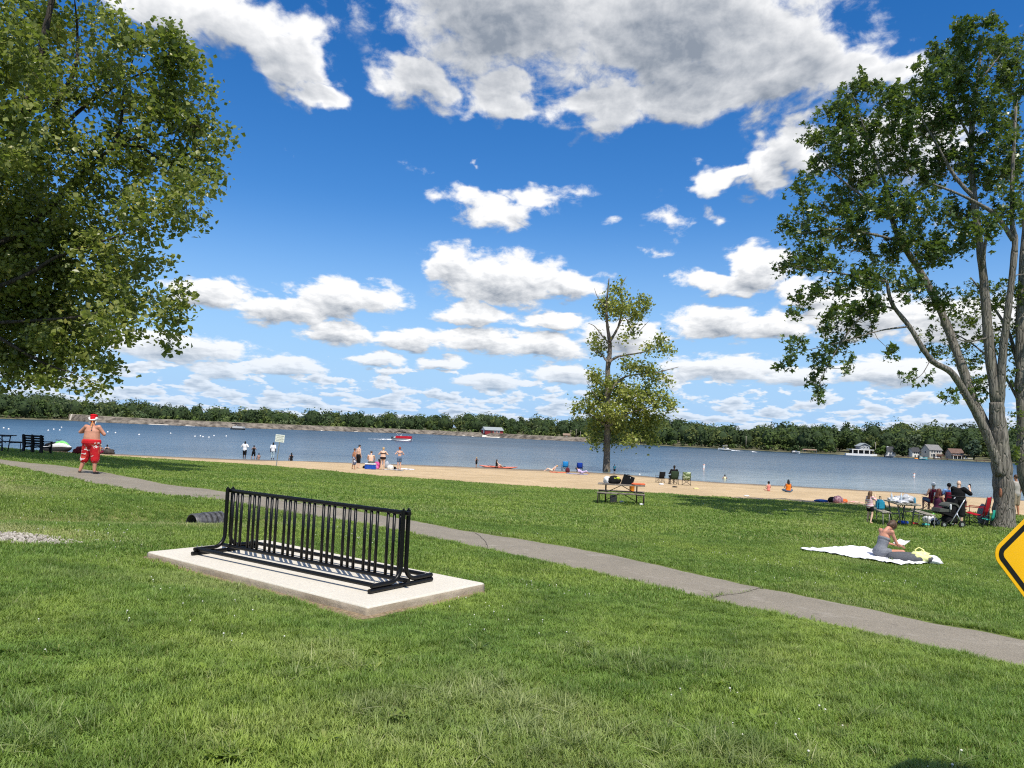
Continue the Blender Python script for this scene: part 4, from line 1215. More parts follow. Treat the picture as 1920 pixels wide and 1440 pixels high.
def crown_cards(rs, c, H, Rr, nb, nq, size, conic=0.0):
    """leaf-clump faces spread over the lumps of one crown"""
    b = rs.randn(nb, 3); b /= np.linalg.norm(b, axis=1)[:, None]; b[:, 2] = b[:, 2] * .95
    cz = c[2] + H * .50
    B = np.array([c[0], c[1], cz]) + b * np.array([Rr * .68, Rr * .68, H * .38]) * rs.uniform(.55, 1.05, nb)[:, None]
    if conic: f = np.clip((B[:, 2:] - c[2]) / H, 0, 1); B[:, :2] = c[:2] + (B[:, :2] - c[:2]) * (1 - f * conic)
    d = rs.randn(nb * nq, 3); d /= np.linalg.norm(d, axis=1)[:, None]
    br = np.repeat(rs.uniform(.26, .48, nb) * Rr, nq)[:, None]
    C = np.repeat(B, nq, 0) + d * br * rs.uniform(.75, 1.05, (nb * nq, 1)) * np.array([1, 1, .8])
    C[:, 2] = np.maximum(C[:, 2], c[2] + .3)
    nrm = d + rs.randn(*d.shape) * .45; nrm[:, 2] += .25; nrm /= np.linalg.norm(nrm, axis=1)[:, None]
    t = np.cross(nrm, rs.randn(*d.shape)); t /= np.linalg.norm(t, axis=1)[:, None]; s = np.cross(nrm, t)
    L = size * rs.uniform(.6, 1.3, (len(C), 1))
    V = np.stack([C - t * L, C + s * L * .8, C + t * L, C - s * L * .8], 1).reshape(-1, 3)
    return V


def cards_object(name, Vs, tints, parent=None, kind=None):
    V = np.concatenate(Vs); nq = len(V) // 4
    me = bpy.data.meshes.new(name)
    me.vertices.add(len(V)); me.vertices.foreach_set('co', V.astype(np.float32).ravel())
    me.loops.add(len(V)); me.loops.foreach_set('vertex_index', np.arange(len(V), dtype=np.int32))
    me.polygons.add(nq); me.polygons.foreach_set('loop_start', np.arange(nq, dtype=np.int32) * 4); me.polygons.foreach_set('loop_total', np.full(nq, 4, np.int32))
    me.update()
    a = me.attributes.new('tint', 'FLOAT_COLOR', 'POINT'); a.data.foreach_set('color', np.concatenate([np.column_stack([np.tile(t, (len(v), 1)), np.ones(len(v))]) for v, t in zip(Vs, tints)]).astype(np.float32).ravel())
    return link(name, me, FORM, parent, kind)


rs = np.random.RandomState(44)
Vs, Ts, trunks, core = [], [], MB(), MB()
DAM0, DAM1 = 135, 1105
for row, s0 in enumerate((9, 20, 34, 50, 70, 92, 116, 140)):
    pxc = -420.0
    while pxc < 2330:
        pxc += rs.uniform(15, 36)
        s = s0 + rs.uniform(-5, 6)
        behind_dam = DAM0 - 15 < pxc < DAM1 + 5
        if behind_dam:
            if row < 2: continue
            s += 10
        houses = 1565 < pxc < 1850
        if houses and row < 1: continue
        if houses and row == 1: s += 12
        Y = shore_y(pxc) + s; X = col_x(pxc, Y); g = far_ground(pxc, s) + (-1.0 if behind_dam else 0)
        H = rs.uniform(6.5, 13.5) * (.85 if row == 0 else 1) * (1.12 if rs.rand() < .12 else 1); Rr = H * rs.uniform(.38, .62)
        Vs.append(crown_cards(rs, np.array([X, Y, g]), H, Rr, 14, 26, .50)); Ts.append(TINTS[rs.randint(len(TINTS))] * rs.uniform(.62, 1.0))
        core.ell((X, Y, g + H * .44), (Rr * .60, Rr * .60, H * .34), 7, 5)  # solid core closes sky gaps; crown shade is in its dark green
        if row < 2: trunks.tube([(X, Y, g - .3), (X, Y, g + H * .5)], [.22, .12], 5)
    # undergrowth along the water
pxc = -420.0
while pxc < 2330:
    pxc += rs.uniform(7, 15)
    if DAM0 - 8 < pxc < DAM1: continue
    if 1570 < pxc < 1850: continue
    s = rs.uniform(2.5, 6); Y = shore_y(pxc) + s; X = col_x(pxc, Y); H = rs.uniform(1.4, 4)
    Vs.append(crown_cards(rs, np.array([X, Y, .3]), H, H * .7, 5, 12, .42)); Ts.append(TINTS[rs.randint(len(TINTS))] * rs.uniform(.8, 1.3))
pxc = 60.0      # shrubs on the land side of the dam
while pxc < 1105:
    pxc += rs.uniform(8, 18); s = rs.uniform(24, 32); Y = shore_y(pxc) + s; H = rs.uniform(3.5, 6.5)
    Vs.append(crown_cards(rs, np.array([col_x(pxc, Y), Y, 0]), H, H * .55, 6, 12, .5)); Ts.append(TINTS[rs.randint(len(TINTS))] * rs.uniform(.9, 1.3))
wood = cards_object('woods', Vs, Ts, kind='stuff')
core.build('woods_shade_core', M('core_shade', (.028, .048, .016), .95, var=.4, scale=.8), kind='stuff', smooth=True)
trunks.build('woods_trunks', M('far_bark', (.06, .05, .04), .95), kind='stuff')


def far_tree(name, label, px, s, H, R, tint, conic=0.0, nb=14, nq=22, size=.5, group=None):
    Y = shore_y(px) + s; X = col_x(px, Y); g = far_ground(px, s)
    o = thing(name, label, 'tree', (X, Y, g), 0, group)
    r_ = np.random.RandomState(int(px) + 7)
    cards_object('crown', [crown_cards(r_, np.zeros(3), H, R, nb, nq, size, conic)], [np.array(tint)], o)
    MB().tube([(0, 0, -.3), (.1, 0, H * .35), (0, .1, H * .75)], [.28, .2, .06], 7).build('trunk', M('far_bark', (.06, .05, .04), .95), o, True)
    return o


far_tree('round_tree', 'dark round tree between the two white houses on the far shore', 1690, 5, 5.8, 3.4, (.026, .046, .018), nb=22)
far_tree('small_tree', 'small bright green tree beside the white boathouse on the far shore', 1651, 6, 4.6, 2.6, (.085, .14, .025))
far_tree('willow_tree', 'pale grey green tree behind the small white house on the far shore', 1714, 24, 9.5, 4.2, (.11, .14, .085), nb=18)
far_tree('spruce_tree', 'blue green conifer in front of the brown roofed house on the far shore', 1824, 8, 7.8, 3.8, (.045, .075, .05), conic=.7, nb=26)

# --- dam with stone facing
DF = M('dam_stone', (.085, .070, .054), .95, var=.45, scale=.35, two=(.175, .15, .12), bmp=.6, bscale=2.0)
CONC = M('dam_concrete', (.36, .33, .28), .9, var=.2, scale=.3)
dm0 = on_z(400, 800)
dam = thing('dam', 'long low stone faced dam across the lake behind the boats', 'dam', (0, 0, 0))
mb, mc = MB(), MB()
pcs = np.arange(DAM0 - 4, DAM1 + 1, 8); rr_ = np.random.RandomState(2)
CRZ = lambda p: float(np.interp(p, [135, 300, 800, 1100], [3.0, 2.45, 2.2, 2.0]))
prev = None; V, Fc, V2, F2 = [], [], [], []
for i, p_ in enumerate(pcs):
    y0 = shore_y(p_); z = CRZ(p_)
    for s, h in ((-1.5, -.6), (-.2, .12), (1.6, z * .40), (3.2, z * .72), (5.0, z)):
        j = rr_.randn() * .10 if h > 0 else 0
        V.append((col_x(p_, y0 + s + j), y0 + s + j, h + rr_.randn() * .06))
    for s, h in ((4.9, z + .02), (5.2, z + .14), (9.0, z + .14), (16, -.5)): V2.append((col_x(p_, y0 + s), y0 + s, h))
    if i:
        for j in range(4): a = (i - 1) * 5 + j; Fc.append((a, a + 5, a + 6, a + 1))
        for j in range(3): a = (i - 1) * 4 + j; F2.append((a, a + 4, a + 5, a + 1))
MB().add(V, Fc).build('stone_face', DF, dam, True)
MB().add(V2, F2).build('crest', M('dam_crest_grass', (.20, .185, .12), .95, var=.3, scale=.3, two=(.30, .275, .19)), dam, True)
y0 = shore_y(137)
q = []
for p_, s, h in ((131, -.6, -.6), (178, -.6, -.6), (180, 4.6, CRZ(180) + .1), (135, 4.6, 3.15)): q.append((col_x(p_, y0 + s), y0 + s, h))
b_ = [(x, y + 3, z) for x, y, z in q]
MB().add(q + b_, [(0, 1, 2, 3), (7, 6, 5, 4), (0, 4, 5, 1), (1, 5, 6, 2), (2, 6, 7, 3), (3, 7, 4, 0)]).build('concrete_abutment', CONC, dam)
# pale slabs of exposed rock by the waterline and the concrete boat ramp
PALE = M('pale_rock', (.62, .57, .49), .9, var=.25, scale=.6)
for p0, p1, hh in ((255, 318, .25), (345, 368, .2), (600, 606, .3), (660, 672, .25), (885, 892, .3), (868, 874, .4), (912, 960, .55), (905, 915, 1.2)):
    y0 = shore_y((p0 + p1) / 2)
    n_ = 7; ts = [p0 + (p1 - p0) * k / (n_ - 1) for k in range(n_)]
    top = [(col_x(t_, y0 - .35 + .9 * hh), y0 - .35 + .9 * hh, hh * (.6 + .4 * rr_.rand())) for t_ in ts]; bot = [(col_x(t_, y0 - .9), y0 - .9, -.1) for t_ in ts]
    MB().add(bot + top, [(i, i + 1, n_ + i + 1, n_ + i) for i in range(n_ - 1)]).build('pale_rock', PALE, dam, True)

# --- buildings
GLASS = M('window_glass', (.03, .04, .05), .12, var=.2, spec=.6); WHITE = M('white_paint', (.78, .78, .75), .6, var=.06, scale=1.5)


def gable(name, label, loc, w, d, hw, hr, wall, roof, wins=(), rz=0.0, ridge='x', over=.35, doors=(), chimney=None, trim=WHITE, cat='house', sc_h=.76):
    """Gabled building; front wall towards -y. wins: (x, z, w, h) on the front wall; with a fifth value 'L' on the left wall."""
    o = thing(name, label, cat, loc, rz); o.scale = (sc_h,) * 3
    mb = MB()
    if ridge == 'x': mb.prism([(-d / 2, -.6), (d / 2, -.6), (d / 2, hw), (0, hw + hr), (-d / 2, hw)], -w / 2, w / 2, 'X')
    else: mb.prism([(-w / 2, -.6), (w / 2, -.6), (w / 2, hw), (0, hw + hr), (-w / 2, hw)], -d / 2, d / 2, 'Y')
    wl = mb.build('wall', wall, o)
    hb = (d if ridge == 'x' else w) / 2; L = (w if ridge == 'x' else d) / 2 + over
    e = hr / hb * over; tck = .16
    mb = MB()
    pr = [(-hb - over, hw - e), (0, hw + hr + .01), (hb + over, hw - e), (hb + over, hw - e + tck), (0, hw + hr + tck + .05), (-hb - over, hw - e + tck)]
    mb.prism(pr, -L, L, 'X' if ridge == 'x' else 'Y'); rf = mb.build('roof', roof, o)
    if chimney: x, y, ww, hh = chimney; MB().box((x, y, hw + hh / 2), (ww, ww, hh)).build('chimney', trim, rf)
    for q in wins:
        x, z, a, b = q[:4]; left = len(q) > 4
        if left:
            f = MB().box((-w / 2 - .02, x, z), (.06, a + .25, b + .25)).build('window', trim, o); MB().box((-w / 2 - .055, x, z), (.03, a, b)).build('pane', GLASS, f)
        else:
            f = MB().box((x, -d / 2 - .02, z), (a + .25, .06, b + .25)).build('window', trim, o); MB().box((x, -d / 2 - .055, z), (a, .03, b)).build('pane', GLASS, f)
    for x, z, a, b in doors: MB().box((x, -d / 2 - .03, z), (a, .08, b)).build('door', M('dark_door', (.05, .035, .03), .6), o)
    return o


def far_loc(px, s): Y = shore_y(px) + s; return Vector((col_x(px, Y), Y, far_ground(px, s)))


ROOFG, ROOFD, ROOFB = M('grey_roof', (.20, .195, .19), .9, var=.2, scale=2), M('dark_roof', (.05, .052, .056), .9, var=.25, scale=2), M('brown_roof', (.15, .095, .075), .9, var=.2, scale=2)
METR = M('green_grey_metal_roof', (.30, .33, .33), .5, var=.1, scale=2)
q = far_loc(923, 10)
pm = gable('pump_house', 'red pump house with white gable standing on the dam', (q.x, q.y, CRZ(923) - .1), 10.5, 6.4, 1.9, 1.5, M('red_siding', (.24, .03, .035), .7, var=.15, scale=2), METR, [(.5, 1.0, 1.2, .8), (2.6, 1.0, 1.2, .8)], rz=radians(22), chimney=None, doors=[(-1.6, .8, 1.2, 1.6)], cat='building', sc_h=1.0)
MB().prism([(-3.2, 1.75), (3.2, 1.75), (0, 3.36)], -5.32, -5.252, 'X').build('white_gable', WHITE, pm)
MB().box((-5.28, -.9, .95), (.06, 1.4, 1.9)).build('white_door', WHITE, pm)
q = far_loc(1062, 9); gable('shed', 'small brown shed on the right end of the dam', (q.x, q.y, CRZ(1062) - .1), 3.2, 3, 1.0, .7, M('brown_siding', (.22, .14, .09), .8), M('shed_roof', (.25, .18, .13), .9), [(0, .6, .6, .5)], cat='shed', sc_h=1.0)
TAN, GRYW, CRM = M('tan_siding', (.52, .48, .41), .8, var=.1, scale=2), M('blue_grey_siding', (.16, .18, .21), .8, var=.1), M('cream_siding', (.72, .70, .64), .8, var=.08)
h = gable('house', 'white house with tall chimney left of the dark round tree', far_loc(1668, 6), 3.8, 4.4, 2.6, 1.9, CRM, ROOFD, [(.7, 1.6, .7, 1.0), (-.8, 1.6, .6, 1.0)], rz=radians(-8), chimney=(-1.4, 0, .7, 2.2))
h = gable('house', 'small white house with dark roof right of the dark round tree', far_loc(1712, 6), 4.2, 4.2, 2.7, 1.9, CRM, ROOFD, [(-1.0, 2.1, .6, .9), (.1, 2.1, .6, .9), (1.1, 2.1, .6, .9), (-.7, .5, .7, .9), (.9, .5, .7, .9)], rz=radians(6))
h = gable('house', 'big tan house with grey roof and wooden deck on the far shore', far_loc(1745, 7), 7.2, 5.4, 4.0, 2.3, TAN, ROOFG, [(-2.2, 3.1, .8, 1.0), (-.6, 3.1, .8, 1.0), (.9, 3.1, .8, 1.0), (2.3, 3.1, .8, 1.0), (-2.3, 1.3, .8, 1.2), (-1.0, 1.3, 1.3, 1.4), (2.4, 1.3, .8, 1.2), (0, 2.8, .8, 1.1, 'L')], rz=radians(14))
dk = M('deck_wood', (.13, .075, .055), .9, var=.3, scale=3)
MB().box((1.0, -3.7, 1.0), (4.6, 2.0, .16)).build('deck', dk, h)
MB().box((1.0, -4.65, 1.5), (4.6, .08, .9)).build('deck_railing', dk, h)
for x in (-1.2, .3, 1.8, 3.2): MB().box((x, -4.55, .3), (.16, .16, 1.5)).build('deck_post', dk, h)
h = gable('house', 'brown roofed house with long porch beside the conifer', far_loc(1788, 8), 6.0, 5.0, 2.9, 1.9, M('grey_tan_siding', (.34, .32, .29), .8), ROOFB, [(-1.6, 2.5, .8, .8), (0, 2.5, .9, .9), (1.6, 2.5, .8, .8), (-1.5, .9, 1.0, 1.2), (1.4, .9, 1.0, 1.2)], doors=[(0, .8, .9, 1.7)])
MB().box((0, -3.4, 1.75), (6.2, 2.0, .16), rx=radians(9)).build('porch_roof', ROOFB, h)
for x in (-2.9, -1, 1, 2.9): MB().box((x, -4.2, .75), (.18, .18, 1.8)).build('porch_post', WHITE, h)
bh = thing('boathouse', 'white boathouse with dark gabled upper floor on the far shore', 'boathouse', far_loc(1615, 6))
MB().box((0, 1.2, .55), (7.4, 3.6, 2.3)).build('wall', M('bay_shade', (.035, .04, .05), .7), bh)  # dark box painted as the shade of the open bays behind the posts
MB().box((0, .8, 1.86), (9.4, 5.2, .3)).build('flat_roof', WHITE, bh)
for x in (-4.4, -2.2, 0, 2.2, 4.2): MB().box((x, -1.6, .7), (.35, .35, 2.2)).build('post', WHITE, bh)
up_ = MB().prism([(-2.0, 2.02), (2.0, 2.02), (2.0, 3.3), (0, 4.3), (-2.0, 3.3)], -.6, 3.0, 'Y', c=(.8, 0, 0)).build('upper_wall', GRYW, bh)
MB().prism([(-2.4, 3.12), (0, 4.33), (2.4, 3.12), (2.4, 3.32), (0, 4.55), (-2.4, 3.32)], -.9, 3.3, 'Y', c=(.8, 0, 0)).build('upper_roof', METR, bh)
for x in (-.3, .8, 1.9): f = MB().box((x, -.62, 2.8), (.75, .06, 1.0)).build('window', WHITE, up_); MB().box((x, -.66, 2.8), (.5, .03, .75)).build('pane', GLASS, f)
sw = far_loc(1613, -1.0); tag(MB().box((sw.x, sw.y, .35), (12, 1.2, .9)).build('seawall', WHITE), 'white seawall in front of the white boathouse', 'seawall')
lift = thing('boat_lift', 'tan covered boat lift at the water edge left of the boathouse', 'boat lift', (*on_z(1518, 850.5)[:2], 0))
MB().prism([(-2.4, 1.35), (2.4, 1.35), (2.1, 1.75), (-2.1, 1.75)], -1.3, 1.3, 'Y').build('canopy', M('tan_canvas', (.45, .30, .21), .8), lift)
for x in (-2.2, 2.2):
    for y in (-1.1, 1.1): MB().tube([(x, y, -.8), (x, y, 1.4)], .06, 6).build('post', GALV if 'GALV' in globals() else WHITE, lift)
for i, (px, s, wd) in enumerate(((1762, -2.2, 5), (1842, -1.5, 6), (1700, -1.6, 8))):
    q = far_loc(px, s); d_ = thing('dock', ['short wooden dock below the tan house', 'wooden dock at the right end of the far shore', 'long low dock below the dark round tree'][i], 'dock', (q.x, q.y, 0), 0, 'docks along the far shore')
    MB().box((0, 0, .45), (wd, 1.4, .14)).build('deck', dk, d_)
    for x in (-wd / 2 + .3, 0, wd / 2 - .3): MB().tube([(x, -.5, -1), (x, -.5, .8)], .08, 6).build('pile', dk, d_)
WOODP = M('grey_pole_wood', (.30, .27, .23), .9)
for px, s, y0_, y1_, lab in ((1398, 5, 836, 812, 'pale bare pole standing among the trees behind the white speedboat'), (1514, 7, 847, 826, 'utility pole behind the tan boat lift'), (1640, 8, 853, 829, 'utility pole beside the white boathouse'), (1070, 8, 819, 806, 'thin left pole near the brown shed on the dam'), (1080, 8, 819, 804, 'tall middle light pole near the brown shed on the dam'), (1088, 8, 820, 808, 'thin right pole near the brown shed on the dam')):
    q = far_loc(px, s); hgt = (y0_ - y1_) / FPX * q.y
    o = thing('utility_pole', lab, 'pole', (q.x, q.y, q.z if px > 1200 else CRZ(px) + .1), 0, 'poles along the far shore')
    MB().tube([(0, 0, -.4), (0, 0, hgt)], [.12, .08], 7).build('shaft', WOODP, o, True); MB().box((0, 0, hgt - .3), (.8, .09, .09)).build('cross_arm' if px > 1200 else 'lamp_head', WOODP, o)

# --- boats
FOAM = M('foam', (.82, .84, .85), .8, var=.12, scale=3)


def pontoon(name, label, px, py, rz, L, hull, panel, canopy, cat='boat', people=True):
    p = on_z(px, py); o = thing(name, label, cat, (p.x, p.y, 0), rz)
    W = 2.3
    for y in (-W / 2 + .3, W / 2 - .3):
        MB().tube([(-L / 2, y, .14), (L * .36, y, .14), (L * .46, y, .24), (L * .5, y, .36)], [.3, .3, .2, .05], 10).build('pontoon', hull, o, True)
    MB().box((0, 0, .52), (L * .97, W, .12), bev=.03).build('deck', M('boat_deck', (.25, .25, .25), .7), o)
    for y in (-W / 2 + .05, W / 2 - .05): MB().box((L * .08, y, .92), (L * .78, .06, .66), bev=.02).build('side_panel', panel, o)
    MB().box((L * .46, 0, .92), (.06, W - .12, .66)).build('front_panel', panel, o)
    MB().box((-L * .05, -.5, 1.0), (.6, .7, .9), bev=.1).build('console', M('boat_console', (.55, .55, .53), .5), o)
    for x, y in ((L * .28, .6), (-L * .3, .6), (-L * .3, -.5), (L * .28, -.6)): MB().box((x, y, .8), (1.1, .7, .5), bev=.12).build('seat', M('boat_seats', (.62, .60, .56), .6), o)
    MB().box((-L * .5, 0, .55), (.4, .4, .95), bev=.1).build('outboard_motor', M('motor_black', (.02, .02, .02), .4), o)
    if canopy:
        cv = MB()
        pts = [(-1.5 + 3.0 * k / 8, sin(pi * k / 8) * .16) for k in range(9)]
        cv.prism(pts + [(a, b - .26) for a, b in reversed(pts)], -W / 2 + .05, W / 2 - .05, 'Y', c=(-L * .12, 0, 2.35)); cv.build('bimini_top', canopy, o)
        for y in (-W / 2 + .1, W / 2 - .1):
            for x0, x1 in ((-.2, -1.3), (.1, 1.3)): MB().tube([(-L * .12 + x0, y, 1.2), (-L * .12 + x1, y, 2.36)], .025, 6).build('frame_pole', WHITE, o)
    return o


REDP, BLKC, NAVY = M('red_boat_panel', (.50, .015, .03), .35, var=.06), M('black_canvas', (.012, .012, .014), .8), M('dark_boat_panel', (.03, .035, .045), .4)
ALU = M('boat_aluminium', (.55, .56, .57), .35, metal=.6)
pontoon('pontoon_boat', 'red pontoon boat with black canopy under way on the lake', 754, 826, radians(2), 5.6, ALU, REDP, BLKC)
pontoon('pontoon_boat', 'dark pontoon boat with canopy in front of the dam', 446, 805.5, radians(-8), 5.2, M('dark_hull', (.04, .045, .05), .4), M('white_boat_panel', (.60, .60, .58), .4), BLKC)


def speedboat(name, label, px, py, rz, L, hull, stripe, top=None, group=None):
    p = on_z(px, py); o = thing(name, label, 'boat', (p.x, p.y, 0), rz, group)
    st = []; n_ = 9
    for i in range(12):
        t = i / 11; x = -L / 2 + L * t; b = (L * .19) * (1 - max(0, (t - .45) / .55) ** 2.2) + .02; k = .18 + .25 * t ** 2; top_ = .62 + .28 * t
        st.append([(x, -b, top_), (x, -b * .92, k + .1), (x, 0, -.12 + .5 * max(0, t - .7)), (x, b * .92, k + .1), (x, b, top_)])
    vs = [q for s_ in st for q in s_]; fs = [(i * 5 + j, (i + 1) * 5 + j, (i + 1) * 5 + j + 1, i * 5 + j + 1) for i in range(11) for j in range(4)]
    fs += [(0, 1, 2, 3, 4)] + [(i * 5 + 4, (i + 1) * 5 + 4, (i + 1) * 5, i * 5) for i in range(11)]
    MB().add(vs, fs).build('hull', hull, o, 'auto')
    MB().add([(x * .995, y * 1.012, z - .16) for s_ in st for (x, y, z) in (s_[0],)] + [(x * .995, y * 1.012, z - .32) for s_ in st for (x, y, z) in (s_[0],)], [(i, i + 1, 13 + i, 12 + i) for i in range(11)]).build('stripe', stripe, o)
    MB().prism([(-.05, .75), (.5, .8), (.15, 1.25), (.08, 1.25)], -L * .14, L * .14, 'Y').build('windshield', GLASS, o)
    MB().box((-L * .25, 0, .8), (.8, L * .26, .45), bev=.1).build('seat', M('boat_seats', (.62, .60, .56), .6), o)
    MB().box((-L * .5 - .1, 0, .5), (.35, .35, .8), bev=.08).build('outboard_motor', M('motor_black', (.02, .02, .02), .4), o)
    if top:
        MB().box((-.2, 0, 1.9), (1.6, L * .3, .07), bev=.03).build('bimini_top', top, o)
        for x, y in ((-.9, L * .14), (.5, L * .14), (-.9, -L * .14), (.5, -L * .14)): MB().tube([(x * .6, y, .8), (x, y, 1.9)], .025, 5).build('frame_pole', WHITE, o)
    return o


WH = M('boat_white', (.74, .74, .72), .35, var=.04)
speedboat('speedboat', 'white speedboat with red stripe and canopy towing a wake near the wooded shore', 1358, 845, pi, 4.6, WH, REDP, WH)
speedboat('moored_boat', 'small white boat moored left of the tan boat lift', 1492, 850.5, radians(5), 3.2, WH, NAVY, None, 'boats moored along the far shore')
speedboat('moored_boat', 'white boat moored at the far shore behind the beach tree', 1181, 833.5, radians(8), 3.0, WH, NAVY, None, 'boats moored along the far shore')
speedboat('moored_boat', 'low grey boat moored below the dark round tree', 1668, 858, radians(-4), 3.4, M('boat_grey', (.30, .31, .32), .5), NAVY, None, 'boats moored along the far shore')
speedboat('moored_boat', 'white and turquoise boat moored below the brown roofed house', 1787, 862.5, radians(-6), 3.6, WH, M('turquoise', (.10, .45, .45), .5), None, 'boats moored along the far shore')
speedboat('moored_boat', 'long white boat moored right of the turquoise striped boat', 1811, 863.5, radians(-4), 5.2, WH, NAVY, None, 'boats moored along the far shore')
speedboat('moored_boat', 'small white boat moored in front of the wooden deck', 1757, 861.5, radians(10), 2.4, WH, NAVY, None, 'boats moored along the far shore')
speedboat('moored_boat', 'turquoise boat afloat below the tan house', 1731, 862, radians(-12), 2.6, M('turquoise', (.10, .45, .45), .5), WH, None, 'boats moored along the far shore')
p = on_z(1720, 861); tag(MB().ell((p.x, p.y, .12), (1.1, .5, .25), 14, 7).build('kayak', M('orange_plastic', (.75, .28, .05), .5), smooth=True), 'orange float beside the turquoise boat on the far shore', 'float')


def wake(label, a, b, w0, w1, seed):
    """churned white water behind a boat, from pixel a to pixel b"""
    p, q = on_z(*a), on_z(*b); d = (q - p); L = d.length; d.normalize(); s = Vector((-d.y, d.x, 0)); r_ = np.random.RandomState(seed)
    nx, ny = 46, 9; vs, fs = [], []
    for i in range(nx):
        for j in range(ny):
            t, e = i / (nx - 1), j / (ny - 1) * 2 - 1; w_ = (w0 + (w1 - w0) * t) * (1 + .25 * r_.randn())
            h = .30 * (1 - t) ** 1.2 * max(0, 1 - e * e) * r_.uniform(.3, 1.2) + (.03 if abs(e) < .8 else -.05)
            c = p + d * (L * t) + s * (e * w_ * .5); vs.append((c.x, c.y, h))
    fs = [(i * ny + j, (i + 1) * ny + j, (i + 1) * ny + j + 1, i * ny + j + 1) for i in range(nx - 1) for j in range(ny - 1) if r_.rand() > .45 * i / nx]
    me = bpy.data.meshes.new('wake'); me.from_pydata(vs, [], fs)
    o = link('wake', me, FOAM, kind='stuff'); o['label'] = label
    return o


wake('white wake behind the red pontoon boat', (736, 825), (694, 823), 1.2, 3.0, 1)
wake('white bow wave along the red pontoon boat', (772, 826.6), (742, 826.4), .5, 1.2, 2)
wake('white wake behind the white speedboat', (1366, 844.2), (1392, 846), 1.2, 2.0, 3)
wake('short white patch of foam behind the speedboat wake', (1409, 847.6), (1421, 848), .8, .8, 4)
# --- swim area marker buoys and floats
BUOYW = M('buoy_white', (.78, .78, .76), .5, var=.05); ORNG = M('buoy_orange', (.75, .16, .04), .5, var=.08)
fl0 = None
FLOATS = ['white float at the far left edge of the lake', 'second white float from the left edge of the lake', 'white float above the bench and jet ski, leftmost of four', 'white float above the jet ski, second of four', 'white float above the jet ski, lowest on the right of four', 'white float above the jet ski, highest of four',
          'white float just right of the man in the red hat', 'second white float right of the man in the red hat', 'lone white float midway between red hat man and the dark pontoon boat', 'white float left of the row before the man in white t shirt', 'first white float of the row left of the man in white t shirt', 'second white float of the row left of the man in white t shirt',
          'third white float of the row left of the man in white t shirt', 'lowest white float of the row left of the man in white t shirt', 'fifth white float of the row left of the man in white t shirt', 'last white float before the man in white t shirt']
for i, (x, y) in enumerate(((28, 330), (65, 338), (362, 348), (403, 340), (448, 346), (462, 325), (808, 360), (866, 366), (1043, 380), (1280, 370), (1462, 393), (1503, 390), (1522, 396), (1567, 400), (1605, 388), (1697, 391))):
    p = on_z(x / 4, 720 + y / 4 + .5)
    if fl0 is None:
        fl0 = MB().lathe((0, 0, 0), [(.02, -.22), (.12, -.2), (.21, -.08), (.24, .05), (.2, .18), (.12, .26), (.05, .28), (.05, .34), (.02, .36)], 12).build('marker_float', BUOYW, smooth=True)
        o = fl0
    else: o = fl0.copy(); COL.objects.link(o)
    o.location = p; o.scale = (.72,) * 3
    tag(o, FLOATS[i], 'buoy', 'white marker floats on the left of the lake')
for px, py, hpx, lab in ((1319, 882, 12, 'white and orange can buoy off the beach right of the beach tree'), (1713.5, 896, 9, 'white and orange can buoy beyond the man in black')):
    p = on_z(px, py); h_ = hpx / FPX * p.y
    o = thing('can_buoy', lab, 'buoy', (p.x, p.y, 0)); o.rotation_euler = (0, radians(5), 0)
    MB().lathe((0, 0, 0), [(.10, -.5), (.12, -.4), (.12, h_ - .03), (.11, h_), (.02, h_ + .01)], 14).build('float_body', BUOYW, o, 'auto')
    for z0, z1 in ((h_ * .82, h_ * .93), (h_ * .18, h_ * .28)): MB().lathe((0, 0, 0), [(.123, z0), (.124, z0 + .005), (.124, z1 - .005), (.123, z1)], 14).build('orange_band', ORNG, o)
    MB().lathe((0, 0, 0), [(.09, h_ * .50), (.1, h_ * .51), (.1, h_ * .6), (.09, h_ * .61)], 4).build('hazard_mark', ORNG, o)
# ------------------------------------------------------------------ things on the lawn and beach
def lump_mesh(size, seed, rough=.12, freq=2.2, boxy=.0, flat=True, sub=3, crumple=0.0):
    bm = bmesh.new(); bmesh.ops.create_icosphere(bm, subdivisions=sub, radius=1)
    for v in bm.verts:
        c = v.co.normalized()
        if boxy: e = 1 - boxy; m = max(abs(c.x), abs(c.y), abs(c.z)); c = c * ((1 - boxy) + boxy / m)
        d = 1 + rough * mnoise.noise(c * freq + Vector((seed, seed * 1.7, 0)))
        if crumple: d += crumple * abs(mnoise.noise(c * freq * 3.1 + Vector((seed, 9, 2)))) - crumple * .3
        v.co = Vector((c.x * size[0], c.y * size[1], c.z * size[2])) * d
        if flat and v.co.z < -size[2] * .62: v.co.z = -size[2] * .62 - (v.co.z + size[2] * .62) * -.06
    zmin = min(v.co.z for v in bm.verts)
    for v in bm.verts: v.co.z -= zmin
    me = bpy.data.meshes.new('lump'); bm.to_mesh(me); bm.free(); me.shade_smooth(); return me


def lump(name, label, cat, loc, size, mat, seed=1, rz=0.0, group=None, parent=None, **k):
    o = link(name, lump_mesh(size, seed, **k), mat, parent, loc=loc); o.rotation_euler = (0, 0, rz)
    return tag(o, label, cat, group) if parent is None else o


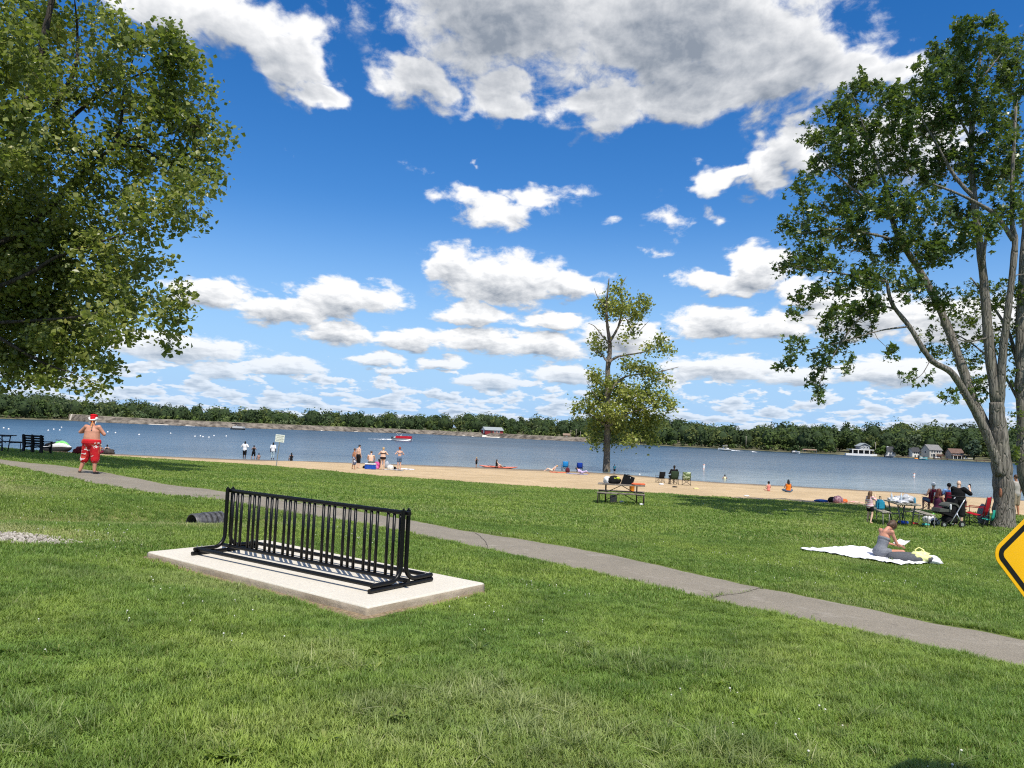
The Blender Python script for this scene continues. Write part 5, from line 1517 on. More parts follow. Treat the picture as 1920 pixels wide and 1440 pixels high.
def cloth(name, label, cat, loc, rz, L, W, mat, seed, wrinkle=.02, nx=36, ny=20, edge=.06, group=None, th=.004):
    """A towel or blanket lying on uneven ground, with folds and a thickness."""
    r_ = np.random.RandomState(seed); c_, s_ = cos(rz), sin(rz); vs = []
    for i in range(nx):
        for j in range(ny):
            u, v = (i / (nx - 1) - .5) * L, (j / (ny - 1) - .5) * W
            u += edge * mnoise.noise(Vector((u * 2.1, v * 2.1, seed))) ; v += edge * mnoise.noise(Vector((u * 1.7, v * 1.9, seed + 5)))
            x, y = loc[0] + u * c_ - v * s_, loc[1] + u * s_ + v * c_
            w_ = wrinkle * (abs(mnoise.noise(Vector((u * 2.4, v * 3.1, seed)))) + .5 * abs(mnoise.noise(Vector((u * 6, v * 7, seed + 1)))))
            vs.append((x - loc[0], y - loc[1], float(ground_z(x, y)) - loc[2] + .035 * (1 if loc[1] < 40 else .4) + w_))
    fs = [(i * ny + j, (i + 1) * ny + j, (i + 1) * ny + j + 1, i * ny + j + 1) for i in range(nx - 1) for j in range(ny - 1)]
    me = bpy.data.meshes.new(name); me.from_pydata(vs, [], fs); me.shade_smooth()
    o = link(name, me, mat, loc=loc); sd = o.modifiers.new('thickness', 'SOLIDIFY'); sd.thickness = th; sd.offset = -1
    return tag(o, label, cat, group)


FAB = lambda n, c, **k: M('fabric_' + n, c, .9, var=.14, scale=30, bmp=.15, spec=.15, **k)
STEEL = M('dark_steel', (.03, .03, .032), .5, metal=.3); BROWNF = M('brown_painted_steel', (.045, .035, .03), .6)
PLANK = M('weathered_planks', (.15, .125, .10), .9, var=.3, scale=6, two=(.25, .215, .175), bmp=.4); PLANKG = M('grey_planks', (.22, .20, .165), .9, var=.3, scale=6, two=(.33, .31, .25), bmp=.4)


def picnic_table(name, label, loc, rz, plank, frame, L=1.85):
    """Steel pipe frame, plank top and two plank seats; local x is the long axis."""
    o = thing(name, label, 'picnic table', loc, rz)
    for k in range(5): MB().box((0, -.31 + k * .155, .75), (L, .14, .042), bev=.008).build('top_plank', plank, o)
    for s in (-1, 1):
        for k in (0, 1): MB().box((0, s * (.60 + k * .155), .44), (L, .14, .042), bev=.008).build('seat_plank', plank, o)
    for x in (-L * .33, L * .33):
        for s in (-1, 1):
            MB().tube([(x, s * .27, .725), (x, s * .17, .03)], .024, 8).build('leg', frame, o, True)
            MB().tube([(x, s * .24, .41), (x, s * .78, .41)], .022, 8).build('seat_arm', frame, o, True)
            MB().tube([(x + (-.28 if x < 0 else .28), s * .60, .41), (x + (-.28 if x < 0 else .28), s * .60, .012), (x + (-.28 if x < 0 else .28), s * .80, .012), (x + (-.28 if x < 0 else .28), s * .80, .41)], .018, 8).build('seat_loop_leg', frame, o, True)
            MB().tube([(x, s * .74, .405), (x + (-.28 if x < 0 else .28), s * .70, .405)], .018, 6).build('seat_brace', frame, o, True)
        MB().tube([(x, -.3, .715), (x, .3, .715)], .022, 8).build('top_arm', frame, o, True)
    for s in (-1, 1): MB().tube([(-s * L * .33, 0, .40), (0, 0, .715)], .016, 6).build('cross_brace', frame, o, True); MB().tube([(s * L * .33, 0, .10), (0, 0, .42)], .016, 6).build('cross_brace', frame, o, True)
    return o


# --- picnic table by the beach
tp = on_ground(1164, 944); RZ1 = radians(-9)
picnic_table('picnic_table', 'dark picnic table with black bags on it by the beach', tp, RZ1, PLANK, BROWNF)
def on1(x, y, z): return tp + Vector((x * cos(RZ1) - y * sin(RZ1), x * sin(RZ1) + y * cos(RZ1), z))
BLKF, WHT = FAB('black', (.012, .012, .013)), M('white_plastic', (.72, .73, .74), .45, var=.1, scale=12)
lump('shopping_bag', 'white crumpled bag at left end of the dark picnic table', 'bag', on1(-.58, 0, .771), (.14, .12, .17), WHT, 3, rough=.3, crumple=.35)
bg = lump('duffel_bag', 'black bag with yellow top lying on the dark picnic table', 'bag', on1(-.30, .02, .771), (.27, .17, .19), BLKF, 5, rough=.25, crumple=.15)
link('yellow_flap', lump_mesh((.17, .13, .07), 8, rough=.2), FAB('yellow_green', (.50, .55, .06)), bg, loc=(.06, -.03, .17))
tb = thing('tote_bag', 'black square tote bag leaning on the dark picnic table', 'bag', on1(.22, .02, .771), radians(-14))
MB().prism([(-.25, 0), (.22, .0), (.30, .27), (-.12, .40)], -.08, .08, 'Y').build('bag_body', BLKF, tb)
MB().tube([(-.02, -.085, .33), (.0, -.10, .40), (.10, -.10, .38), (.12, -.085, .30)], .01, 6).build('handle', BLKF, tb); MB().ell((.13, -.088, .26), (.018, .006, .018), 8, 6).build('button', WHT, tb)
tag(link('folded_towel', lump_mesh((.28, .16, .045), 4, boxy=.6, rough=.1), FAB('coral', (.72, .16, .07)), loc=on1(.66, -.02, .771)), 'folded coral red towel on right end of the dark picnic table', 'towel')
tag(MB().lathe((0, 0, 0), [(.085, 0), (.1, .01), (.105, .19), (.11, .2), (.1, .205)], 14).build('orange_bucket', M('orange_plastic2', (.80, .26, .03), .5), smooth='auto'), 'orange tub on the seat of the dark picnic table', 'tub').location = on1(.42, .68, .462)
tag(MB().box((0, 0, .16), (.26, .2, .32), bev=.02).build('paper_bag', M('grey_carton', (.20, .20, .19), .9, two=(.30, .2, .15))), 'grey bag standing on the grass under the dark picnic table', 'bag').location = gpt(*on1(-.30, .1, 0)[:2])
for i, (x, y, s_, lab) in enumerate(((.02, .3, .06, 'white paper litter on the grass under the dark picnic table'), (.30, .3, .05, 'yellow wrapper on the grass under the dark picnic table'), (.80, -.72, .065, 'white cup lying by the right leg of the dark picnic table'))):
    q = on1(x, y, 0); lump('litter', lab, 'litter', gpt(q.x, q.y, .03), (s_ * 1.3, s_, s_ * .7), [WHT, FAB('yellow_green', (.50, .55, .06)), WHT][i], 20 + i, rough=.5, crumple=.5)

# --- camp chairs
def camp_chair(name, label, loc, rz, back, seat, frame=STEEL, group=None, sc=1.0, pocket=None, arms=True):
    """Folding camp chair; the sitter faces +y."""
    o = thing(name, label, 'camp chair', loc, rz, group); o.scale = (sc,) * 3
    w_ = .27
    def sheet(nm, rows, mat):
        n_ = 9; vs = []
        for (y0, z0, ww, sag) in rows:
            for k in range(n_): e = k / (n_ - 1) * 2 - 1; vs.append((e * ww, y0 - sag * (1 - e * e), z0 - abs(sag) * .5 * (1 - e * e)))
        fs = [(i * n_ + k, i * n_ + k + 1, (i + 1) * n_ + k + 1, (i + 1) * n_ + k) for i in range(len(rows) - 1) for k in range(n_ - 1)]
        me = bpy.data.meshes.new(nm); me.from_pydata(vs, [], fs); me.shade_smooth(); p_ = link(nm, me, mat, o); p_.modifiers.new('t', 'SOLIDIFY').thickness = .012; return p_
    sheet('backrest', [(-.20, .40, .25, .05), (-.24, .55, .27, .06), (-.29, .75, .28, .05), (-.33, .93, .27, .03), (-.335, .96, .26, .02)], back)
    sheet('seat', [(.26, .44, w_, .0), (.22, .42, w_, .0), (.0, .37, w_, .02), (-.18, .37, .26, .03), (-.21, .42, .25, .04)], seat)
    for s in (-1, 1):
        MB().tube([(s * .30, -.22, .01), (s * .29, -.27, .5), (s * .285, -.34, .97)], .011, 7).build('back_post', frame, o, True)
        MB().tube([(s * .30, .28, .01), (s * .30, .28, .62)], .011, 7).build('front_post', frame, o, True)
        MB().tube([(s * .30, -.22, .03), (s * .30, .28, .42)], .009, 6).build('side_brace', frame, o, True)
        MB().tube([(s * .30, .28, .03), (s * .30, -.24, .42)], .009, 6).build('side_brace', frame, o, True)
        MB().tube([(s * .30, -.22, .03), (-s * .28, -.24, .42)], .009, 6).build('back_brace', frame, o, True)
        MB().tube([(s * .30, .28, .03), (-s * .28, .28, .42)], .009, 6).build('front_brace', frame, o, True)
        if arms: MB().box((s * .32, 0, .625), (.075, .62, .02), bev=.008).build('armrest', back, o)
        for y in (-.22, .28): MB().ell((s * .30, y, .012), (.025, .025, .012), 8, 5).build('foot', frame, o)
    if pocket: MB().box((0, -.375, .78), (.36, .015, .24), bev=.005).build('back_pocket', pocket, o)
    return o


BLUE1, BLUE2, GREENC = FAB('bright_blue', (.03, .30, .72)), FAB('royal_blue', (.015, .06, .40)), FAB('dark_green', (.035, .06, .035))
def back_to_view(px, py, rz=0.0): return on_ground(px, py)
camp_chair('camp_chair', 'bright blue folding chair on the sand left of the royal blue one', on_ground(1059, 883), .1, BLUE1, BLUE1, sc=1.03)
camp_chair('camp_chair', 'royal blue folding chair on the sand near the beach tree', on_ground(1087, 885), -.15, BLUE2, BLUE2, sc=.98)
camp_chair('camp_chair', 'black empty folding chair, left of the three by the water', on_ground(1238, 905), .35, BLKF, BLKF, sc=.86)
camp_chair('camp_chair', 'dark green folding chair with a person sitting in it, middle of three', on_ground(1263, 908), 0.05, GREENC, GREENC, sc=.98)
m, t, p = base_mat('green_pattern_towel'); c = coord(t); n_ = noise(t, c, 7, 3, .5)
t.links.new(mixc(t, n_.step(.45, .55), (.10, .16, .05), (.52, .62, .42)), p.inputs['Base Color']); p.inputs['Roughness'].default_value = .9; PATG = m
camp_chair('camp_chair', 'folding chair covered with a green patterned towel, right of three', on_ground(1287, 910), -.2, PATG, M('dark_blue_cloth', (.02, .04, .09), .9), sc=.98)
REDC, TEAL = FAB('red', (.36, .008, .018)), FAB('teal', (.03, .42, .33))
camp_chair('camp_chair', 'red folding chair standing beside the big maple trunk', on_ground(1832, 988), radians(46), REDC, REDC, sc=1.12)
camp_chair('camp_chair', 'small teal folding chair between red chair and maple trunk', on_ground(1853, 987), radians(40), TEAL, TEAL, sc=.62)
lump('gear_bag', 'grey bag behind the small teal chair', 'bag', gpt(on_ground(1855, 985).x, on_ground(1855, 985).y + .35), (.2, .2, .45), FAB('grey', (.20, .22, .25)), 7)
MARO = FAB('maroon', (.16, .012, .035))
camp_chair('camp_chair', 'maroon folding beach chair under the person in the white cap', on_ground(1748, 957), 0.1, MARO, MARO, sc=.92, pocket=WHT)
camp_chair('camp_chair', 'maroon folding chair behind the man in black', on_ground(1778, 958), -.1, MARO, MARO, sc=.9)
camp_chair('camp_chair', 'maroon chair half hidden behind the stroller', on_ground(1789, 984), radians(30), MARO, MARO, sc=.9)

# --- picnic table of the family on the right
t2 = on_ground(1690, 983); RZ2 = radians(77)
picnic_table('picnic_table', 'grey picnic table loaded with plastic bags under the maple', t2, RZ2, PLANKG, M('grey_pipe', (.16, .16, .15), .5, metal=.5))
def on2(x, y, z): return t2 + Vector((x * cos(RZ2) - y * sin(RZ2), x * sin(RZ2) + y * cos(RZ2), z))
m, t, p = base_mat('clear_plastic_bag'); p.inputs['Base Color'].default_value = (.62, .64, .67, 1); p.inputs['Roughness'].default_value = .25; p.inputs['Transmission Weight'].default_value = .25; PBAG = m
LABS = ['crumpled plastic bag at left end of the loaded picnic table', 'clear plastic bag in the middle of the loaded picnic table', 'large plastic bag right of middle on the loaded picnic table', 'white napkin pack lying on the loaded picnic table', 'small plastic bag at right end of the loaded picnic table', 'low white bag at the near edge of the loaded picnic table']
for i, (x, y, a, b, h) in enumerate(((-.3, .28, .17, .14, .10), (.1, .05, .20, .18, .13), (-.1, -.17, .24, .2, .16), (.45, .2, .16, .12, .07), (.2, -.30, .16, .14, .12), (-.55, .1, .2, .15, .06))):
    lump('plastic_bag', LABS[i], 'bag', on2(x, y, .773), (a, b, h), PBAG if i % 3 else WHT, 30 + i, rough=.35, crumple=.5, freq=2.8)
def bottle(label, loc, mat, h=.24):
    o = thing('water_bottle', label, 'bottle', loc); MB().lathe((0, 0, 0), [(.03, 0), (.034, .01), (.034, h * .62), (.03, h * .72), (.014, h * .86), (.014, h * .92)], 12).build('bottle_body', mat, o, True); MB().lathe((0, 0, 0), [(.016, h * .92), (.016, h)], 10).build('cap', WHT, o); return o
PET = M('bottle_plastic', (.55, .62, .68), .15, var=.1)
bottle('tall clear bottle in the middle of the loaded picnic table', on2(-.35, .10, .772), PET, .33); bottle('clear bottle with white cap at left of the loaded picnic table', on2(.1, .30, .772), PET, .30)
bottle('blue tinted bottle at right end of the loaded picnic table', on2(-.25, -.36, .772), M('blue_bottle', (.10, .35, .50), .2), .22)
cb_ = thing('cooler_bag', 'turquoise cooler bag on the left seat of the loaded picnic table', 'bag', on2(.15, .66, .463), RZ2)
MB().box((0, 0, .17), (.40, .24, .34), bev=.05).build('bag_body', M('turquoise_cloth', (.02, .27, .42), .7), cb_); MB().tube([(-.13, 0, .34), (-.1, 0, .45), (.1, 0, .45), (.13, 0, .34)], .012, 6).build('handle', BLKF, cb_); MB().box((0, -.13, .12), (.28, .05, .16), bev=.02).build('front_pocket', BLKF, cb_)
for i, (x, y, mt, lab, s_) in enumerate(((.1, .25, M('yellow_toy', (.75, .65, .05), .5), 'yellow sand toy lying under the loaded picnic table', .11), (.0, -.05, M('blue_toy', (.02, .08, .50), .5), 'blue sand toy lying under the loaded picnic table', .12), (.05, -.45, M('red_toy', (.6, .05, .04), .5), 'red sand toy lying under the right seat of the loaded table', .07), (-.1, -.75, M('teal_toy', (.05, .45, .40), .5), 'teal sand toy on the grass right of the loaded table', .08))):
    q = on2(x, y, 0); lump('sand_toy', lab, 'toy', gpt(q.x, q.y, .03), (s_ * 1.5, s_, s_ * .5), mt, 50 + i, boxy=.4, rough=.2)
q = on_ground(1742, 983); lump('plastic_bag', 'white plastic bag on the grass left of the stroller', 'bag', gpt(q.x, q.y, .02), (.21, .17, .22), WHT, 61, rough=.3, crumple=.35)
q = on_ground(1753, 985); lump('plastic_bag', 'small crumpled white bag on the grass touching the stroller', 'bag', gpt(q.x, q.y, .02), (.15, .12, .15), WHT, 62, rough=.4, crumple=.5)

# --- stroller
sp_ = on_ground(1778, 988)
st = thing('stroller', 'black stroller with silver frame and green grey canopy beside the man in black', 'stroller', sp_, radians(8)); SILV = M('silver_tube', (.62, .63, .64), .3, metal=.7); BLKP = M('black_rubber', (.015, .015, .015), .7); OLV = FAB('olive_grey', (.085, .09, .08))
for y in (-.25, .25):
    MB().tube([(-.12, y, .14), (.10, y, .46), (.32, y, .82), (.46, y, 1.02)], .019, 8).build('push_tube', SILV, st, True)
    MB().tube([(.46, y, 1.02), (.42, y, 1.06), (.20, y, 1.05)], .016, 8).build('handle_arm', BLKP, st, True)
    MB().tube([(.12, y, .50), (.30, y, .16)], .016, 7).build('rear_strut', SILV, st, True); MB().tube([(.0, y, .32), (-.34, y, .12)], .016, 7).build('front_strut', BLKP, st, True)
    for x, r_ in ((.32, .12), (-.36, .10)):
        wh = MB().tube([(x, y - .025, r_), (x, y + .025, r_)], r_, 18).build('wheel', BLKP, st, 'auto'); MB().tube([(x, y - .03, r_), (x, y + .03, r_)], r_ * .5, 12).build('hub', SILV, wh)
MB().tube([(.20, -.25, 1.05), (.20, .25, 1.05)], .018, 8).build('handle_bar', BLKP, st, True)
MB().prism([(-.42, .50), (.02, .36), (.20, .40), (.24, .52), (.02, .52), (-.40, .60)], -.2, .2, 'Y').build('seat', BLKF, st)
MB().prism([(-.05, .44), (.10, .46), (.22, .95), (.10, .98)], -.2, .2, 'Y').build('backrest', BLKF, st)
hd = [(.02 + .26 * cos(a), .62 + .22 * sin(a)) for a in np.linspace(radians(25), radians(150), 10)]
MB().prism(hd + [(a * .9 - .01, b - .05) for a, b in reversed(hd)], -.23, .23, 'Y').build('canopy', OLV, st)
MB().prism([(-.50, .52), (-.06, .54), (-.06, .62), (-.46, .64)], -.21, .21, 'Y').build('leg_cover', OLV, st)
link('storage_basket', lump_mesh((.26, .2, .17), 5, boxy=.3), BLKF, st, loc=(.05, 0, .14)); MB().lathe((0, 0, 0), [(.03, 0), (.035, .15), (.02, .17)], 10).build('cup', WHT, st).location = (-.10, -.24, .62)

# --- blanket with pillow, plastic bag and magazine
bl = on_ground(1610, 1045); wb = on_ground(1655, 1047)
WCL = M('white_cotton', (.80, .80, .83), .9, var=.05, scale=12, bmp=.1)
qd = [on_ground(*q_) for q_ in ((1500, 1032), (1690, 1063), (1756, 1058), (1600, 1027))]; mid = (qd[0] + qd[1] + qd[2] + qd[3]) / 4; vs = []; nx, ny = 60, 34
for i in range(nx):
    for j in range(ny):
        u, v = i / (nx - 1), j / (ny - 1); P_ = (qd[0] * (1 - u) + qd[1] * u) * (1 - v) + (qd[3] * (1 - u) + qd[2] * u) * v
        P_ = P_ + Vector((mnoise.noise(Vector((u * 7, v * 5, 1))), mnoise.noise(Vector((u * 7, v * 5, 4))), 0)) * .10
        w_ = .05 * abs(mnoise.noise(Vector((u * 9, v * 7, 2)))) + .03 * abs(mnoise.noise(Vector((u * 25, v * 16, 3)))) + .05 * exp(-((v - .92) / .1) ** 2) * max(0, mnoise.noise(Vector((u * 6, 0, 8))) + .2)
        vs.append((P_.x - mid.x, P_.y - mid.y, float(ground_z(P_.x, P_.y)) + .04 + w_ - mid.z))
me = bpy.data.meshes.new('blanket'); me.from_pydata(vs, [], [(i * ny + j, (i + 1) * ny + j, (i + 1) * ny + j + 1, i * ny + j + 1) for i in range(nx - 1) for j in range(ny - 1)]); me.shade_smooth()
ob = link('blanket', me, WCL, loc=mid); sd = ob.modifiers.new('thickness', 'SOLIDIFY'); sd.thickness = .006; sd.offset = -1
tag(ob, 'white blanket spread on the lawn under the woman in grey', 'blanket')
q = on_ground(1712, 1056); lump('pillow', 'grey bolster pillow lying on the white blanket', 'pillow', gpt(q.x - .05, q.y, .05), (.46, .22, .10), FAB('bolster_grey', (.10, .105, .115)), 71, rz=radians(-16), boxy=.35, rough=.10)
YB = M('yellow_plastic_bag', (.80, .78, .28), .4, var=.12, scale=10, two=(.9, .88, .42)); q = on_ground(1726, 1058)
yb = lump('plastic_bag', 'yellow plastic bag on the right end of the white blanket', 'bag', gpt(q.x, q.y, .05), (.20, .14, .14), YB, 72, rz=radians(-30), rough=.35, crumple=.45)
MB().tube([(-.08, 0, .14), (-.10, 0, .24), (-.03, .0, .29), (.05, 0, .25), (.06, 0, .14)], [.020, .016, .012, .016, .020], 7).build('handle', YB, yb, True)
q = on_ground(1744, 1059); lump('cloth_bundle', 'white cloth bundle at right end of the white blanket', 'cloth', gpt(q.x, q.y, .03), (.22, .12, .10), WCL, 73, rz=radians(-35), rough=.4, crumple=.3)

# --- belongings on the grass edge, right
q = on_ground(1540, 941); lump('swim_bag', 'blue bag lying at the edge of the grass', 'bag', gpt(q.x, q.y), (.36, .2, .08), M('blue_bag', (.02, .08, .28), .7), 81)
q = on_ground(1560, 942); lump('backpack', 'black backpack at the edge of the grass beside the patterned bag', 'bag', gpt(q.x, q.y), (.2, .18, .17), BLKF, 82)
m, t, p = base_mat('patterned_cloth'); c = coord(t); t.links.new(mixc(t, noise(t, c, 16, 3, .6).step(.45, .55), (.20, .07, .11), (.45, .30, .33)), p.inputs['Base Color']); p.inputs['Roughness'].default_value = .9
q = on_ground(1571, 943); lump('beach_bag', 'pink brown patterned beach bag at the edge of the grass', 'bag', gpt(q.x, q.y), (.24, .2, .22), m, 83, crumple=.2); PATP = m
q = on_ground(1581, 942); lump('cloth_bundle', 'orange cloth bundle right of the patterned beach bag', 'cloth', gpt(q.x, q.y), (.22, .15, .12), M('orange_cloth', (.75, .14, .03), .9), 84)
q = on_ground(1597, 943); cloth('towel', 'red and white towel at the edge of the grass', 'towel', (q.x, q.y, q.z), .1, 1.1, .4, M('red_white_towel', (.65, .10, .06), .9, scale=4, two=(.8, .6, .55)), 85, wrinkle=.06, nx=16, ny=8)
for px, py, lab, mt in ((1240, 909, 'white litter on the sand by the left black chair', WHT), (1305, 917, 'yellow and white wrapper on the sand', M('wrapper', (.75, .68, .30), .6)), (1265, 914, 'dark shoe on the sand by the three chairs', BLKP), (1400, 931, 'white cup on the shaded grass', WHT), (1750, 966, 'lime green ball on the grass by the beach chair', M('lime_ball', (.22, .70, .12), .5)), (1199, 891, 'white ball lying at the water edge right of the beach tree', WHT), (1473, 958, 'pale plastic scrap on the shaded lawn', PBAG)):
    q = on_ground(px, py); s_ = .0022 * q.y * (.6 if 'ball' in lab else 1)
    lump('litter' if 'ball' not in lab else 'ball', lab, 'litter' if 'ball' not in lab else 'ball', gpt(q.x, q.y), (s_ * (1 if 'ball' in lab else 1.5), s_, s_ * (1 if 'ball' in lab else .5)), mt, int(px), rough=.1 if 'ball' in lab else .4, flat='ball' not in lab)

# --- the group with the cooler
q = on_ground(694.5, 880); ck = thing('cooler_box', 'blue cooler with white lid used as a seat on the sand', 'cooler', q, radians(-3))
MB().box((0, 0, .17), (.78, .40, .34), bev=.03).build('box_body', M('cooler_blue', (.012, .075, .42), .45), ck); MB().box((0, 0, .395), (.80, .42, .10), bev=.03).build('lid', WHT, ck)
for x in (-.41, .41): MB().box((x, 0, .25), (.03, .16, .06), bev=.01).build('handle', WHT, ck)
PINK = M('magenta_bag', (.32, .015, .12), .7, var=.3, scale=6, two=(.62, .10, .32))
q = on_ground(706, 879.5); bp = lump('backpack', 'magenta backpack on the sand beside the blue cooler', 'backpack', gpt(q.x, q.y), (.22, .17, .34), PINK, 91, boxy=.3)
link('front_pocket', lump_mesh((.15, .06, .14), 92, boxy=.4), M('pink_pocket', (.70, .16, .42), .7), bp, loc=(.02, -.15, .05))
q = on_ground(684, 878.5); lump('shoulder_bag', 'black bag on the sand left of the blue cooler', 'bag', gpt(q.x, q.y), (.18, .14, .14), BLKF, 93)
q = on_ground(724, 878); lump('backpack', 'grey bag on the sand right of the woman in dark bikini bottoms', 'bag', gpt(q.x, q.y + .3), (.2, .18, .34), FAB('pale_grey', (.35, .38, .42)), 94)
q = on_ground(731.5, 881); lump('beach_bag', 'white spotted beach bag on the sand', 'bag', gpt(q.x, q.y), (.26, .18, .24), M('white_spotted', (.72, .72, .68), .8, var=.3, scale=14), 95, crumple=.2)
q = on_ground(739, 880.5); lump('shoulder_bag', 'black bag between the spotted bag and the red haired woman', 'bag', gpt(q.x, q.y), (.17, .14, .14), BLKF, 96)
q = on_ground(745, 881); lump('shoes', 'pair of dark shoes on the sand by the red haired woman', 'shoes', gpt(q.x, q.y), (.16, .1, .07), M('shoe_dark', (.05, .045, .04), .8, two=(.5, .5, .5)), 97)
q = on_ground(764, 880); cloth('towel', 'white towel on the sand right of the red haired woman', 'towel', (q.x, q.y, q.z), 0.0, 1.15, 1.3, WCL, 98, wrinkle=.05, nx=16, ny=10)
q = on_ground(722, 881); cloth('towel', 'pale towel on the sand under the bags', 'towel', (q.x, q.y + .2, q.z), 0.0, 2.6, 1.0, M('pale_towel', (.55, .58, .60), .9), 99, wrinkle=.05, nx=20, ny=10)
# --- towels and lying gear near the blue chairs
q = on_ground(1046, 886); cloth('towel', 'orange red towel on the sand under the lying person', 'towel', (q.x, q.y, q.z), 0.05, 1.5, 1.5, M('orange_towel', (.75, .14, .06), .9), 101, wrinkle=.04, nx=16, ny=10)
q = on_ground(1082, 889); cloth('towel', 'grey blue towel on the sand in front of the royal blue chair', 'towel', (q.x, q.y, q.z), -.05, 1.9, 1.5, M('greyblue_towel', (.28, .28, .38), .9), 102, wrinkle=.06, nx=16, ny=10)
q = on_ground(1064, 886); lump('backpack', 'maroon backpack between the two blue chairs', 'backpack', gpt(q.x, q.y), (.22, .18, .3), FAB('dark_maroon', (.10, .02, .03)), 103)
# --- kayaks
def kayak(name, label, px, py, rz, L, mat):
    p = on_ground(px, py); o = thing(name, label, 'kayak', (p.x, p.y, max(p.z, 0)), rz)
    st_ = []; n_ = 10
    for i in range(15):
        t_ = i / 14; x = -L / 2 + L * t_; b = .36 * sin(pi * min(max(t_, .03), .97)) ** .6 + .01; up = .12 + .20 * abs(2 * t_ - 1) ** 2.2
        st_.append([(x, b * cos(a), up + (.16 if sin(a) > 0 else .22) * sin(a) * (b / .37)) for a in np.linspace(0, 2 * pi, n_, endpoint=False)])
    vs = [q for s_ in st_ for q in s_]; fs = [(i * n_ + k, (i + 1) * n_ + k, (i + 1) * n_ + (k + 1) % n_, i * n_ + (k + 1) % n_) for i in range(14) for k in range(n_)] + [tuple(range(n_)), tuple(14 * n_ + k for k in reversed(range(n_)))]
    o.scale = (1, 1, .62)
    MB().add(vs, fs).build('hull', mat, o, True); MB().lathe((0, 0, .24), [(.30, 0), (.34, .02), (.34, .06), (.29, .07)], 16).build('cockpit_rim', BLKP, o, True)
    return o


OKY = M('coral_plastic', (.72, .17, .10), .4, var=.06)
KY = kayak('kayak', 'orange red kayak at the water edge with a girl in it', 943, 878, radians(-4), 3.0, OKY)
kayak('kayak', 'second orange kayak lying behind the girl in her kayak', 920, 876.5, radians(-2), 2.4, M('coral_plastic2', (.70, .22, .15), .4))
# --- swim area sign
q = on_ground(518, 874); ss = thing('beach_sign', 'white notice sign on a leaning grey post at the edge of the grass', 'sign', q); ss.rotation_euler = (0, radians(4.2), radians(4))
hs = 58.5 / FPX * q.y
MB().prism([(-.03, -.02), (.03, -.02), (.03, .02), (.02, .02), (.02, -.01), (-.02, -.01), (-.02, .02), (-.03, .02)], -.4, hs * .995).build('post', GALV, ss)
sw_, shh = 16.8 / FPX * q.y, 14.2 / FPX * q.y
pn = MB().box((0, -.035, hs - shh / 2 + .02), (sw_, .02, shh), bev=.006).build('panel', M('sign_white', (.68, .72, .66), .5, var=.05, scale=3), ss)
INK = M('sign_ink', (.05, .07, .06), .6)
for i, (txt, size) in enumerate((('LAUNCH AREA', .095), ('FOR CANOES', .075), ('AND KAYAKS ONLY', .075), ('NO SWIMMING', .075))):
    cu = bpy.data.curves.new('lettering', 'FONT'); cu.body = txt; cu.size = size * sw_ / .85 * 1.18; cu.align_x = 'CENTER'; cu.extrude = .001
    tmp = bpy.data.objects.new('tmp', cu); COL.objects.link(tmp); bpy.context.view_layer.update()
    tme = bpy.data.meshes.new_from_object(tmp.evaluated_get(bpy.context.evaluated_depsgraph_get())); bpy.data.objects.remove(tmp)
    to = link('lettering', tme, INK, pn)
    to.location = (0, -.0475, hs + .02 - shh * (.24 + .21 * i)); to.rotation_euler = (radians(90), 0, 0)
# --- bench and table in the shade on the left
DKW = M('black_recycled_planks', (.012, .012, .014), .7, var=.3)
q = on_ground(68, 850); bn = thing('park_bench', 'black slatted park bench facing the lake in the shade on the left', 'bench', q, radians(-16))
for x in (-.55, .0, .55):
    MB().prism([(-.34, 0), (-.22, 0), (-.18, .36), (-.16, .40), (-.24, .88), (-.31, .94), (-.36, .90), (-.30, .42), (-.28, .3)], x - .05, x + .05, 'X').build('back_leg', DKW, bn)
    MB().prism([(-.24, .34), (.30, .36), (.36, 0), (.28, 0), (.24, .26), (.10, .30), (-.2, .27)], x - .05, x + .05, 'X').build('front_leg', DKW, bn)
for k in range(4): MB().box((0, -.205 - k * .022, .50 + k * .122), (1.36, .035, .088), rx=radians(10), bev=.01).build('back_slat', DKW, bn)
for k in range(4): MB().box((0, -.15 + k * .135, .40), (1.36, .115, .035), bev=.01).build('seat_slat', DKW, bn)
for x in (-.62, .62): MB().box((x, .05, .60), (.09, .52, .04), bev=.01).build('armrest', DKW, bn); MB().box((x, .27, .30), (.07, .07, .6), bev=.01).build('arm_post', DKW, bn)
q = on_ground(-8, 846); picnic_table('picnic_table', 'dark picnic table cut off by the left edge of the photo', q, radians(-5), DKW, M('dark_blue_pipe', (.02, .025, .05), .5), 1.4)
# --- personal watercraft
q = on_z(106, 846.5); js = thing('jet_ski', 'white and green jet ski floating at the shore behind the bench', 'jet ski', (q.x, q.y, 0.0), radians(-8)); GRN = M('lime_green_gel', (.20, .62, .16), .3, var=.05); WGEL = M('white_gel', (.78, .80, .78), .25, var=.03)
def loft(sections, mat, nm, parent):
    n_ = len(sections[0]); vs = [v for s_ in sections for v in s_]; fs = [(i * n_ + k, (i + 1) * n_ + k, (i + 1) * n_ + (k + 1) % n_, i * n_ + (k + 1) % n_) for i in range(len(sections) - 1) for k in range(n_)] + [tuple(range(n_)), tuple((len(sections) - 1) * n_ + k for k in reversed(range(n_)))]
    return MB().add(vs, fs).build(nm, mat, parent, 'auto')
def oval(x, w_, z0, z1, n_=12, p_=.7): return [(x, w_ * (abs(cos(a)) ** p_) * (1 if cos(a) > 0 else -1), (z0 + z1) / 2 + (z1 - z0) / 2 * (abs(sin(a)) ** p_) * (1 if sin(a) > 0 else -1)) for a in np.linspace(0, 2 * pi, n_, endpoint=False)]
